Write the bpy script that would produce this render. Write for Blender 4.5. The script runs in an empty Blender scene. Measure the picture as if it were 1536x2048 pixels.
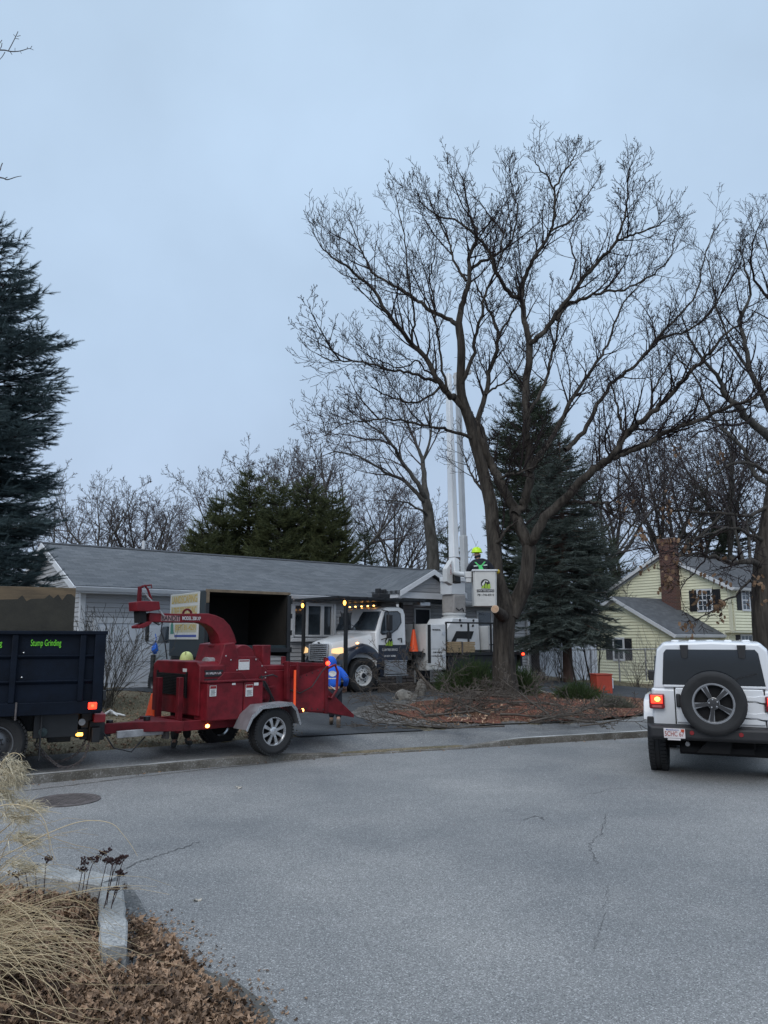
import bpy, bmesh, math, random
import numpy as np
from mathutils import Vector, Matrix
from mathutils.geometry import delaunay_2d_cdt
R=math.radians
random.seed(7); rng=np.random.default_rng(7)
SC=bpy.context.scene; COL=SC.collection
# ---------------------------------------------------------------- camera
FPX=1538.; HZ=1278.; CH=1.85
PIT=math.atan((HZ-1024)/FPX)
cd=bpy.data.cameras.new('camera'); cam=bpy.data.objects.new('camera',cd); COL.objects.link(cam)
cam.location=(0,0,CH); cam.rotation_euler=(R(90)+PIT,0,0)
cd.sensor_fit='VERTICAL'; cd.sensor_height=36; cd.lens=FPX/2048*36; cd.clip_start=.1; cd.clip_end=1500
SC.camera=cam
SC.render.resolution_x=768; SC.render.resolution_y=1024
# ---------------------------------------------------------------- sky, sun, exposure
SUN_EL,SUN_AZ=38,200
w=bpy.data.worlds.new('World'); SC.world=w; w.use_nodes=True
nt=w.node_tree; nt.nodes.clear(); N=nt.nodes.new; L=nt.links.new
out=N('ShaderNodeOutputWorld'); bg=N('ShaderNodeBackground'); sky=N('ShaderNodeTexSky')
sky.sky_type='NISHITA'; sky.sun_disc=False; sky.sun_elevation=R(SUN_EL); sky.sun_rotation=R(SUN_AZ); sky.dust_density=4; sky.ozone_density=2
tc=N('ShaderNodeTexCoord'); sx=N('ShaderNodeSeparateXYZ'); L(tc.outputs['Generated'],sx.inputs[0])
rp=N('ShaderNodeValToRGB'); L(sx.outputs['Z'],rp.inputs[0])
e=rp.color_ramp.elements; e[0].position=0; e[0].color=(3.9,5.0,6.7,1); e[1].position=1; e[1].color=(15,17,20,1)
for p,c in ((.12,(4.3,5.35,7.0,1)),(.35,(4.65,6.05,7.9,1)),(.70,(5.1,6.65,8.5,1)),(.86,(12,13.8,16,1))):
    k=e.new(p); k.color=c
ns=N('ShaderNodeTexNoise'); ns.inputs['Scale'].default_value=2.6; ns.inputs['Detail'].default_value=5
L(tc.outputs['Generated'],ns.inputs['Vector'])
mr=N('ShaderNodeMapRange'); L(ns.outputs[0],mr.inputs[0]); mr.inputs[1].default_value=.3; mr.inputs[2].default_value=.7; mr.inputs[3].default_value=.90; mr.inputs[4].default_value=1.09
vm=N('ShaderNodeVectorMath'); vm.operation='SCALE'; L(rp.outputs[0],vm.inputs[0]); L(mr.outputs[0],vm.inputs['Scale'])
mx=N('ShaderNodeMixRGB'); mx.inputs[0].default_value=.93; L(sky.outputs[0],mx.inputs[1]); L(vm.outputs[0],mx.inputs[2])
L(mx.outputs[0],bg.inputs[0]); bg.inputs[1].default_value=.110; L(bg.outputs[0],out.inputs[0])
sl=bpy.data.lights.new('sun','SUN'); sl.energy=1.15; sl.angle=R(40); sl.color=(1,.96,.9)
so=bpy.data.objects.new('sun',sl); COL.objects.link(so); so.rotation_euler=(R(90-SUN_EL),0,R(180-SUN_AZ))
vs=SC.view_settings; vs.view_transform='Standard'; vs.look='None'; vs.exposure=0; vs.gamma=1; vs.use_curve_mapping=False
# ---------------------------------------------------------------- pixel -> place (how the photo was measured)
cP,sP=math.cos(PIT),math.sin(PIT)
def ray(px,py):
    x=(px-768)/FPX;y=(1024-py)/FPX
    return (x,cP-y*sP,sP+y*cP)
def at(px,py,Y):
    d=ray(px,py);t=Y/d[1];return Vector((d[0]*t,Y,CH+d[2]*t))
def gr(px,py,z=0):
    d=ray(px,py);t=(z-CH)/d[2];return Vector((d[0]*t,d[1]*t,z))
class Frame:
    def __init__(s,loc,deg):
        s.loc=Vector(loc);s.rz=R(deg);s.u=(math.cos(s.rz),math.sin(s.rz));s.n=(-math.sin(s.rz),math.cos(s.rz))
    def _hit(s,px,py,v,c):
        d=ray(px,py);t=(c+s.loc.x*v[0]+s.loc.y*v[1])/(d[0]*v[0]+d[1]*v[1])
        X=d[0]*t-s.loc.x;Y=d[1]*t-s.loc.y
        return X*s.u[0]+Y*s.u[1],X*s.n[0]+Y*s.n[1],CH+d[2]*t-s.loc.z
    def sd(s,px,py,y):
        h=s._hit(px,py,s.n,y);return Vector((h[0],y,h[2]))
    def fr(s,px,py,x):
        h=s._hit(px,py,s.u,x);return Vector((x,h[1],h[2]))
# ---------------------------------------------------------------- materials
MAT={}
def mat(name,col,rough=.6,metal=0,var=.0,vs_=4,bump=0,bs=40,emit=0,spec=.5,stretch=None,col2=None,coat=0,trans=0,detail=4):
    if name in MAT: return MAT[name]
    m=bpy.data.materials.new(name); m.use_nodes=True; t=m.node_tree; b=t.nodes['Principled BSDF']; n=t.nodes.new; l=t.links.new
    b.inputs['Base Color'].default_value=(*col,1); b.inputs['Roughness'].default_value=rough; b.inputs['Metallic'].default_value=metal
    b.inputs['Specular IOR Level'].default_value=spec; b.inputs['Coat Weight'].default_value=coat; b.inputs['Transmission Weight'].default_value=trans
    if var or bump or col2:
        tc=n('ShaderNodeTexCoord'); mp=n('ShaderNodeMapping'); l(tc.outputs['Object'],mp.inputs[0])
        if stretch: mp.inputs['Scale'].default_value=stretch
    if var or col2:
        q=n('ShaderNodeTexNoise'); q.inputs['Scale'].default_value=vs_; q.inputs['Detail'].default_value=detail; q.inputs['Roughness'].default_value=.65; l(mp.outputs[0],q.inputs['Vector'])
        r=n('ShaderNodeValToRGB'); l(q.outputs[0],r.inputs[0]); e=r.color_ramp.elements
        c2=col2 if col2 else tuple(min(1,c*(1+var)) for c in col)
        c1=col if col2 else tuple(c*(1-var) for c in col)
        e[0].position=.32;e[1].position=.68;e[0].color=(*c1,1);e[1].color=(*c2,1); l(r.outputs[0],b.inputs['Base Color'])
        rr=n('ShaderNodeMapRange'); l(q.outputs[0],rr.inputs[0]); rr.inputs[3].default_value=max(0,rough-.12); rr.inputs[4].default_value=min(1,rough+.12); l(rr.outputs[0],b.inputs['Roughness'])
    if bump:
        q=n('ShaderNodeTexNoise'); q.inputs['Scale'].default_value=bs; q.inputs['Detail'].default_value=6; l(mp.outputs[0],q.inputs['Vector'])
        bp=n('ShaderNodeBump'); bp.inputs['Strength'].default_value=min(1,bump); bp.inputs['Distance'].default_value=.02*max(1,bump); l(q.outputs[0],bp.inputs['Height']); l(bp.outputs[0],b.inputs['Normal'])
    if emit:
        b.inputs['Emission Color'].default_value=(*col,1); b.inputs['Emission Strength'].default_value=emit
    MAT[name]=m; return m
def nodes(m): return m.node_tree,m.node_tree.nodes.new,m.node_tree.links.new,m.node_tree.nodes['Principled BSDF']
def speckle(name,base,dark,light,scale,rough=.9,patch=None,pscale=.6,bump=.6,crack=0,warp=0):
    "ground made of grains: voronoi cell colours over large patches"
    m=bpy.data.materials.new(name); m.use_nodes=True; t,n,l,b=nodes(m)
    tc=n('ShaderNodeTexCoord'); v=n('ShaderNodeTexVoronoi'); v.inputs['Scale'].default_value=scale; l(tc.outputs['Object'],v.inputs['Vector'])
    sp=n('ShaderNodeSeparateColor'); l(v.outputs['Color'],sp.inputs[0])
    r=n('ShaderNodeValToRGB'); l(sp.outputs[0],r.inputs[0]); e=r.color_ramp.elements
    e[0].color=(*dark,1); e[1].color=(*light,1); k=e.new(.35); k.color=(*base,1); k=e.new(.78); k.color=(*base,1)
    cur=r.outputs[0]
    q=n('ShaderNodeTexNoise'); q.inputs['Scale'].default_value=pscale; q.inputs['Detail'].default_value=7; q.inputs['Roughness'].default_value=.6; l(tc.outputs['Object'],q.inputs['Vector'])
    if patch:
        r2=n('ShaderNodeValToRGB'); l(q.outputs[0],r2.inputs[0]); e=r2.color_ramp.elements; e[0].position=.38;e[1].position=.64
        e[0].color=(*patch[0],1);e[1].color=(*patch[1],1)
        mm=n('ShaderNodeMixRGB'); mm.blend_type='MULTIPLY'; mm.inputs[0].default_value=1; l(cur,mm.inputs[1]); l(r2.outputs[0],mm.inputs[2]); cur=mm.outputs[0]
    q2=n('ShaderNodeTexNoise'); q2.inputs['Scale'].default_value=scale*.5; q2.inputs['Detail'].default_value=8; l(tc.outputs['Object'],q2.inputs['Vector'])
    if crack:
        wv=n('ShaderNodeTexNoise'); wv.inputs['Scale'].default_value=1.3; wv.inputs['Detail'].default_value=6; l(tc.outputs['Object'],wv.inputs['Vector'])
        ad=n('ShaderNodeVectorMath'); ad.operation='MULTIPLY_ADD'; l(wv.outputs['Color'],ad.inputs[0]); ad.inputs[1].default_value=(.9,.9,0); l(tc.outputs['Object'],ad.inputs[2])
        cv=n('ShaderNodeTexVoronoi'); cv.feature='DISTANCE_TO_EDGE'; cv.inputs['Scale'].default_value=crack; l(ad.outputs[0],cv.inputs['Vector'])
        lt=n('ShaderNodeMapRange'); l(cv.outputs[0],lt.inputs[0]); lt.inputs[1].default_value=.0; lt.inputs[2].default_value=.004; lt.inputs[3].default_value=1; lt.inputs[4].default_value=0
        ms=n('ShaderNodeMath'); ms.operation='MULTIPLY'; l(lt.outputs[0],ms.inputs[0])
        mk=n('ShaderNodeMapRange'); l(q.outputs[0],mk.inputs[0]); mk.inputs[1].default_value=.53; mk.inputs[2].default_value=.6; l(mk.outputs[0],ms.inputs[1])
        mm=n('ShaderNodeMixRGB'); l(ms.outputs[0],mm.inputs[0]); l(cur,mm.inputs[1]); mm.inputs[2].default_value=(.035,.035,.037,1); cur=mm.outputs[0]
    l(cur,b.inputs['Base Color']); b.inputs['Roughness'].default_value=rough; b.inputs['Specular IOR Level'].default_value=.25
    bp=n('ShaderNodeBump'); bp.inputs['Strength'].default_value=bump; bp.inputs['Distance'].default_value=.012; l(q2.outputs[0],bp.inputs['Height']); l(bp.outputs[0],b.inputs['Normal'])
    MAT[name]=m; return m
M_road=speckle('road_asphalt',(.215,.215,.214),(.105,.105,.107),(.44,.44,.435),150,patch=((.74,.76,.78),(1.16,1.15,1.13)),pscale=.28,crack=0)
M_walk=speckle('walk_asphalt',(.16,.163,.165),(.09,.092,.095),(.29,.29,.29),90,patch=((.75,.76,.78),(1.15,1.13,1.1)),pscale=1.1)
M_drive=speckle('drive_asphalt',(.055,.058,.064),(.035,.037,.04),(.10,.10,.105),80,patch=((.75,.78,.8),(1.25,1.25,1.22)),pscale=.9)
M_drive2=speckle('old_asphalt',(.12,.123,.125),(.06,.062,.065),(.26,.26,.25),80,patch=((.8,.8,.8),(1.1,1.1,1.1)),pscale=.9)
M_gravel=speckle('gravel',(.115,.108,.10),(.04,.037,.034),(.25,.24,.23),28,patch=((.7,.68,.66),(1.1,1.1,1.1)),pscale=1.5,bump=1)
M_mulch=speckle('mulch',(.155,.058,.036),(.06,.027,.018),(.25,.14,.095),34,patch=((.55,.6,.62),(1.2,1.05,1.0)),pscale=1.3,bump=1)
M_lawn=speckle('winter_lawn',(.15,.125,.085),(.07,.058,.04),(.26,.22,.155),45,patch=((.62,.66,.62),(1.15,1.1,1.05)),pscale=.8,bump=1)
M_soil=speckle('leaf_soil',(.07,.048,.033),(.03,.02,.015),(.13,.09,.06),30,bump=1)
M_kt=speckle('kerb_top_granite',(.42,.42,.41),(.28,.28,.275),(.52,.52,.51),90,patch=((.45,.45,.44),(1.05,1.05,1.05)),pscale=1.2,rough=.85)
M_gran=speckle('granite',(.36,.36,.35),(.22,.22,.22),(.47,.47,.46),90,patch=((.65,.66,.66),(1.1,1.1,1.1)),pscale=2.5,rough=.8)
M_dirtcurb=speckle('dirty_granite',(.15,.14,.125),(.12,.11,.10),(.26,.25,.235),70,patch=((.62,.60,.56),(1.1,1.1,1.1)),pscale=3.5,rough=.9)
M_red=mat('red_paint',(.138,.0075,.013),.5,0,.42,5,.12,120,spec=.3,detail=9)
M_red2=mat('dull_red_paint',(.115,.008,.013),.65,0,.35,5,.2,90,spec=.25)
M_navy=mat('navy_paint',(.010,.015,.030),.33,0,.2,2,coat=.3)
M_navyb=mat('navy_dump_paint',(.0035,.007,.015),.6,0,.35,3,.1,60,spec=.16)
M_white=mat('white_paint',(.66,.67,.68),.32,0,.06,1.5,coat=.3)
M_white2=mat('dusty_white_paint',(.58,.585,.58),.45,0,.10,2.5)
M_jeep=mat('car_white_paint',(.70,.71,.73),.22,0,.03,1,coat=.6)
M_blk=mat('black_plastic',(.014,.014,.016),.55,0,.2,8,.1,200)
M_blkm=mat('black_metal',(.010,.011,.013),.45,0,.25,6)
M_rub=mat('tyre_rubber',(.017,.017,.018),.8,0,.3,7,.3,70)
M_glass=mat('dark_glass',(.012,.016,.02),.06,0,0,spec=.8)
M_wglass=mat('window_glass',(.035,.045,.055),.05,0,.6,1.2,spec=.9)
M_chrome=mat('bright_metal',(.62,.62,.63),.28,.9,.1,6)
M_alu=mat('brushed_aluminium',(.42,.43,.45),.42,.8,.15,6)
M_galv=mat('galvanised_steel',(.36,.35,.35),.55,.5,.3,7,.2,60)
M_rimg=mat('wheel_grey',(.16,.16,.165),.35,.7,.1,5)
M_void=mat('dark_interior',(.006,.006,.007),.9)
M_orange=mat('orange_plastic',(.80,.085,.012),.5,0,.08,5)
M_ply=mat('plywood',(.12,.085,.05),.8,0,.3,2.5,.2,30,stretch=(1,1,6))
M_wood=mat('new_lumber',(.36,.26,.15),.75,0,.25,4,.2,30,stretch=(1,1,14))
M_bark=mat('tree_bark',(.020,.017,.015),.95,0,0,11,2.6,13,stretch=(1,1,.14),col2=(.085,.074,.063),detail=8,spec=.15)
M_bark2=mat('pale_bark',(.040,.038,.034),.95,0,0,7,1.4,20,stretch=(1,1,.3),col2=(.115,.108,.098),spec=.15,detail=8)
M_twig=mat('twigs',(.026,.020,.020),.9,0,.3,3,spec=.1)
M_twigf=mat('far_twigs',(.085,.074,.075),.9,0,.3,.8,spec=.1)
M_redbark=mat('spruce_bark',(.10,.062,.048),.95,0,.35,6,1,18,stretch=(1,1,.3))
M_brush=mat('cut_wood_bark',(.085,.070,.058),.9,0,.4,5)
M_cut=mat('fresh_cut_wood',(.42,.27,.17),.8,0,.2,20)
M_blue=mat('blue_fabric',(.012,.10,.52),.85,0,.2,6,.3,60)
M_dkf=mat('dark_fabric',(.012,.014,.022),.9,0,.25,6,.3,60)
M_skin=mat('skin',(.42,.24,.17),.55)
M_shoe=mat('shoe_sole',(.16,.12,.09),.8,0,.2,20)
M_boot=mat('grey_boot',(.075,.08,.075),.85,0,.2,15)
M_lime=mat('hi_vis_yellow',(.55,.85,.02),.4)
M_grn=mat('harness_green',(.08,.55,.16),.6)
M_sid=mat('grey_siding',(.40,.40,.41),.6,0,.06,1.2)
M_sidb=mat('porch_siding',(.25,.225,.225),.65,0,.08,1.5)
M_trim=mat('white_trim',(.62,.63,.65),.5,0,.05,2)
M_yel=mat('yellow_siding',(.76,.74,.54),.6,0,.06,1.2)
M_shut=mat('black_shutter',(.012,.012,.016),.6)
M_garage=mat('garage_door_white',(.62,.64,.68),.45,0,.04,2)
M_amber=mat('amber_lamp',(1.0,.42,.06),.3,emit=7)
M_amb2=mat('amber_marker',(1.0,.46,.12),.3,emit=7)
M_redl=mat('red_lamp',(1.0,.03,.012),.3,emit=4)
M_redh=mat('hot_red_lamp',(1.0,.045,.015),.3,emit=6)
M_redoff=mat('red_lens',(.22,.008,.010),.25,0,coat=.5)
M_hd=mat('headlamp_lit',(1.0,.62,.28),.2,emit=.8)
M_paper=mat('white_label',(.62,.62,.60),.6,0,.1,40)
M_ink=mat('black_ink',(.012,.012,.014),.6)
M_inkw=mat('white_ink',(.60,.60,.60),.6)
M_lgreen=mat('green_ink',(.16,.62,.03),.5)
M_lime2=mat('lime_ink',(.30,.46,.04),.5)
M_dgreen=mat('dark_green_ink',(.02,.075,.045),.5)
M_gold=mat('gold_ink',(.50,.33,.06),.6)
M_blueink=mat('blue_ink',(.05,.08,.30),.6)
M_rust=mat('rusty_iron',(.11,.095,.092),.8,.2,.35,9,.4,60)
M_rock=mat('field_stone',(.15,.14,.125),.9,0,.45,5,.9,9)
def brickmat():
    m=bpy.data.materials.new('chimney_brick'); m.use_nodes=True; t,n,l,b=nodes(m)
    tc=n('ShaderNodeTexCoord'); s=n('ShaderNodeSeparateXYZ'); l(tc.outputs['Object'],s.inputs[0]); a=n('ShaderNodeMath'); l(s.outputs[0],a.inputs[0]); l(s.outputs[1],a.inputs[1])
    c=n('ShaderNodeCombineXYZ'); l(a.outputs[0],c.inputs[0]); l(s.outputs[2],c.inputs[1])
    k=n('ShaderNodeTexBrick'); k.inputs['Scale'].default_value=1; k.inputs['Brick Width'].default_value=.21; k.inputs['Row Height'].default_value=.07; k.inputs['Mortar Size'].default_value=.007
    k.inputs['Color1'].default_value=(.125,.050,.036,1); k.inputs['Color2'].default_value=(.07,.032,.027,1); k.inputs['Mortar'].default_value=(.15,.13,.115,1); l(c.outputs[0],k.inputs['Vector'])
    l(k.outputs[0],b.inputs['Base Color']); b.inputs['Roughness'].default_value=.9
    bp=n('ShaderNodeBump'); bp.inputs['Strength'].default_value=.6; bp.inputs['Distance'].default_value=.01; bp.invert=True; l(k.outputs['Fac'],bp.inputs['Height']); l(bp.outputs[0],b.inputs['Normal']); return m
M_brick=brickmat()
def shingle(name,c1,c2):
    m=bpy.data.materials.new(name); m.use_nodes=True; t,n,l,b=nodes(m)
    tc=n('ShaderNodeTexCoord'); k=n('ShaderNodeTexBrick'); l(tc.outputs['Object'],k.inputs['Vector']); k.inputs['Scale'].default_value=1
    k.inputs['Brick Width'].default_value=.30; k.inputs['Row Height'].default_value=.125; k.inputs['Mortar Size'].default_value=.004; k.inputs['Color1'].default_value=(*c1,1); k.inputs['Color2'].default_value=(*c2,1); k.inputs['Mortar'].default_value=(*[c*.45 for c in c1],1)
    q=n('ShaderNodeTexNoise'); q.inputs['Scale'].default_value=.7; q.inputs['Detail'].default_value=8; l(tc.outputs['Object'],q.inputs['Vector'])
    r=n('ShaderNodeMapRange'); l(q.outputs[0],r.inputs[0]); r.inputs[3].default_value=.72; r.inputs[4].default_value=1.25
    v=n('ShaderNodeVectorMath'); v.operation='SCALE'; l(k.outputs[0],v.inputs[0]); l(r.outputs[0],v.inputs['Scale']); l(v.outputs[0],b.inputs['Base Color']); b.inputs['Roughness'].default_value=.85
    q2=n('ShaderNodeTexNoise'); q2.inputs['Scale'].default_value=60; l(tc.outputs['Object'],q2.inputs['Vector'])
    bp=n('ShaderNodeBump'); bp.inputs['Strength'].default_value=.5; bp.inputs['Distance'].default_value=.01; l(q2.outputs[0],bp.inputs['Height']); l(bp.outputs[0],b.inputs['Normal']); return m
M_roof=shingle('grey_shingles',(.074,.083,.094),(.118,.127,.138))
M_roof2=shingle('charcoal_shingles',(.055,.058,.064),(.085,.088,.094))
def foliage(name,c1,c2,sc=1.2):
    m=bpy.data.materials.new(name); m.use_nodes=True; t,n,l,b=nodes(m)
    tc=n('ShaderNodeTexCoord'); q=n('ShaderNodeTexNoise'); q.inputs['Scale'].default_value=sc; q.inputs['Detail'].default_value=6; l(tc.outputs['Object'],q.inputs['Vector'])
    g=n('ShaderNodeNewGeometry'); a=n('ShaderNodeMath'); a.operation='MULTIPLY_ADD'; l(g.outputs['Random Per Island'],a.inputs[0]); a.inputs[1].default_value=.55; l(q.outputs[0],a.inputs[2])
    r=n('ShaderNodeValToRGB'); l(a.outputs[0],r.inputs[0]); e=r.color_ramp.elements; e[0].position=.45; e[1].position=1.0; e[0].color=(*c1,1); e[1].color=(*c2,1); l(r.outputs[0],b.inputs['Base Color']); b.inputs['Roughness'].default_value=.75; b.inputs['Specular IOR Level'].default_value=.25
    return m
M_spr=foliage('blue_spruce_needles',(.024,.040,.042),(.085,.125,.132),1.1)
M_spr2=foliage('spruce_needles',(.036,.048,.040),(.13,.155,.135),.9)
M_hem=foliage('cedar_foliage',(.022,.034,.016),(.085,.095,.038),.35)
M_pine=foliage('pine_foliage',(.028,.042,.028),(.070,.085,.055),.4)
M_yew=foliage('juniper_foliage',(.018,.036,.014),(.060,.090,.032),3)
M_gsh=foliage('grey_shrub_foliage',(.06,.065,.05),(.14,.14,.11),4)
M_leaf=foliage('dry_leaves',(.038,.023,.016),(.35,.23,.15),2.5)
M_oak=foliage('hanging_dead_leaves',(.085,.048,.028),(.20,.125,.075),1.5)
M_straw=foliage('dry_grass',(.30,.22,.12),(.55,.44,.28),3)
M_plume=foliage('grass_plume',(.36,.31,.21),(.60,.53,.39),8)
M_deadg=foliage('lawn_blades',(.10,.088,.055),(.24,.21,.14),1)
M_sedum=mat('dried_seed_heads',(.030,.012,.011),.9,0,.4,30)
# ---------------------------------------------------------------- object helpers
def link(name,me,parent=None):
    o=bpy.data.objects.new(name,me); COL.objects.link(o)
    if parent is not None: o.parent=parent
    return o
def tag(o,label=None,cat=None,group=None,kind=None):
    if label: o['label']=label
    if cat: o['category']=cat
    if group: o['group']=group
    if kind: o['kind']=kind
    return o
def thing(name,label,cat,loc=(0,0,0),rz=0,group=None):
    o=bpy.data.objects.new(name,None); COL.objects.link(o); o.location=loc; o.rotation_euler=(0,0,rz); o.empty_display_size=.2
    return tag(o,label,cat,group)
def fthing(name,label,cat,F,group=None): return thing(name,label,cat,F.loc,F.rz,group)
def fast(name,V,F,m,parent=None,smooth=False):
    "V (n,3), F list of int arrays (k,3|4)"
    me=bpy.data.meshes.new(name); V=np.asarray(V,np.float32); me.vertices.add(len(V)); me.vertices.foreach_set('co',V.ravel())
    F=[np.asarray(f,np.int32) for f in F if len(f)]
    tot=sum(f.size for f in F); npol=sum(len(f) for f in F)
    me.loops.add(tot); me.polygons.add(npol)
    me.loops.foreach_set('vertex_index',np.concatenate([f.ravel() for f in F]))
    ls=[];s=0
    for f in F:
        ls.append(s+np.arange(len(f))*f.shape[1]); s+=f.size
    me.polygons.foreach_set('loop_start',np.concatenate(ls).astype(np.int32))
    me.polygons.foreach_set('use_smooth',np.full(npol,smooth))
    me.update(calc_edges=True); me.validate()
    if m: me.materials.append(m)
    return link(name,me,parent)
class MB:
    def __init__(s): s.v=[];s.f=[];s.mi=[];s.cur=0
    def add(s,vs,fs):
        o=len(s.v); s.v+=[tuple(p) for p in vs]; s.f+=[tuple(i+o for i in f) for f in fs]; s.mi+=[s.cur]*len(fs); return s
    def box(s,x0,x1,y0,y1,z0,z1,M=None):
        vs=[Vector((x,y,z)) for x in (x0,x1) for y in (y0,y1) for z in (z0,z1)]
        if M is not None: vs=[M@p for p in vs]
        return s.add(vs,[(0,1,3,2),(4,6,7,5),(0,4,5,1),(2,3,7,6),(0,2,6,4),(1,5,7,3)])
    def prism(s,pts,vec):
        pts=[Vector(p) for p in pts]; vec=Vector(vec); n=len(pts)
        return s.add(pts+[p+vec for p in pts],[tuple(range(n))[::-1],tuple(range(n,2*n))]+[(i,(i+1)%n,(i+1)%n+n,i+n) for i in range(n)])
    def loft(s,secs,cap=True,closed=True):
        n=len(secs[0]); vs=[p for q in secs for p in q]; fs=[]
        for k in range(len(secs)-1):
            for i in range(n if closed else n-1):
                j=(i+1)%n; fs.append((k*n+i,k*n+j,(k+1)*n+j,(k+1)*n+i))
        if cap: fs+= [tuple(range(n))[::-1],tuple(range((len(secs)-1)*n,len(secs)*n))]
        return s.add(vs,fs)
    def tube(s,pts,r,n=8,cap=True):
        pts=[Vector(p) for p in pts]
        if not isinstance(r,(list,tuple)): r=[r]*len(pts)
        secs=[]; ref=None
        for i,p in enumerate(pts):
            t=(pts[min(i+1,len(pts)-1)]-pts[max(i-1,0)]).normalized()
            if ref is None: ref=t.orthogonal()
            a=(ref-t*ref.dot(t)).normalized(); b=t.cross(a); ref=a
            secs.append([p+(a*math.cos(2*math.pi*k/n)+b*math.sin(2*math.pi*k/n))*r[i] for k in range(n)])
        return s.loft(secs,cap)
    def lathe(s,c,axis,prof,n=32,cap=False):
        "prof: (radius, along axis)"
        c=Vector(c); t=Vector(axis).normalized(); a=t.orthogonal().normalized(); b=t.cross(a)
        secs=[[c+t*h+(a*math.cos(2*math.pi*k/n)+b*math.sin(2*math.pi*k/n))*r for k in range(n)] for r,h in prof]
        return s.loft(secs,cap)
    def cyl(s,p0,p1,r,n=16,r2=None): return s.tube([p0,p1],[r,r if r2 is None else r2],n)
    def sph(s,c,r,n=12,sz=(1,1,1)):
        c=Vector(c); prof=[]
        secs=[[c+Vector((math.sin(math.pi*k/8)*math.cos(2*math.pi*i/n)*r*sz[0],math.sin(math.pi*k/8)*math.sin(2*math.pi*i/n)*r*sz[1],math.cos(math.pi*k/8)*r*sz[2])) for i in range(n)] for k in range(9)]
        secs[0]=[p+Vector((math.cos(i),math.sin(i),0))*1e-4 for i,p in enumerate(secs[0])]; secs[-1]=[p+Vector((math.cos(i),math.sin(i),0))*1e-4 for i,p in enumerate(secs[-1])]
        return s.loft(secs,True)
    def build(s,name,m,parent=None,smooth=False,bevel=0,seg=2,label=None):
        me=bpy.data.meshes.new(name); me.from_pydata(s.v,[],s.f); ms=m if isinstance(m,(list,tuple)) else [m]
        for k in ms: me.materials.append(k)
        bm=bmesh.new(); bm.from_mesh(me); bmesh.ops.recalc_face_normals(bm,faces=bm.faces); bm.to_mesh(me); bm.free()
        if len(ms)>1: me.polygons.foreach_set('material_index',s.mi)
        o=link(name,me,parent)
        if smooth:
            me.polygons.foreach_set('use_smooth',[True]*len(me.polygons)); me.set_sharp_from_angle(angle=R(38))
        if bevel:
            b=o.modifiers.new('bevel','BEVEL'); b.width=bevel; b.segments=seg; b.limit_method='ANGLE'; b.angle_limit=R(35)
            if smooth or seg>1: me.polygons.foreach_set('use_smooth',[True]*len(me.polygons)); me.set_sharp_from_angle(angle=R(38)); b.harden_normals=False
        if label: o['label']=label
        return o
def B(): return MB()
def text(parent,name,s,m,p0,xdir,updir,w,h,off=.004,thick=.002):
    "lettering fitted into a w x h box whose lower left corner is p0"
    cu=bpy.data.curves.new('t','FONT'); cu.body=s; cu.extrude=thick; cu.offset=.006
    o=bpy.data.objects.new('t',cu); COL.objects.link(o); dg=bpy.context.evaluated_depsgraph_get(); dg.update()
    me=bpy.data.meshes.new_from_object(o.evaluated_get(dg)); bpy.data.objects.remove(o); bpy.data.curves.remove(cu)
    n=len(me.vertices); a=np.zeros(n*3); me.vertices.foreach_get('co',a); a=a.reshape(-1,3)
    mn=a[:,:2].min(0); mxx=a[:,:2].max(0); a[:,0]=(a[:,0]-mn[0])/(mxx[0]-mn[0])*w; a[:,1]=(a[:,1]-mn[1])/(mxx[1]-mn[1])*h
    X=Vector(xdir).normalized(); U=Vector(updir).normalized(); Z=X.cross(U)
    P=np.array(p0)+np.outer(a[:,0],X)+np.outer(a[:,1],U)+np.outer(a[:,2]+off,Z)
    me.vertices.foreach_set('co',P.ravel()); me.materials.clear(); me.materials.append(m); me.update(); me.name=name
    return link(name,me,parent)
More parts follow.
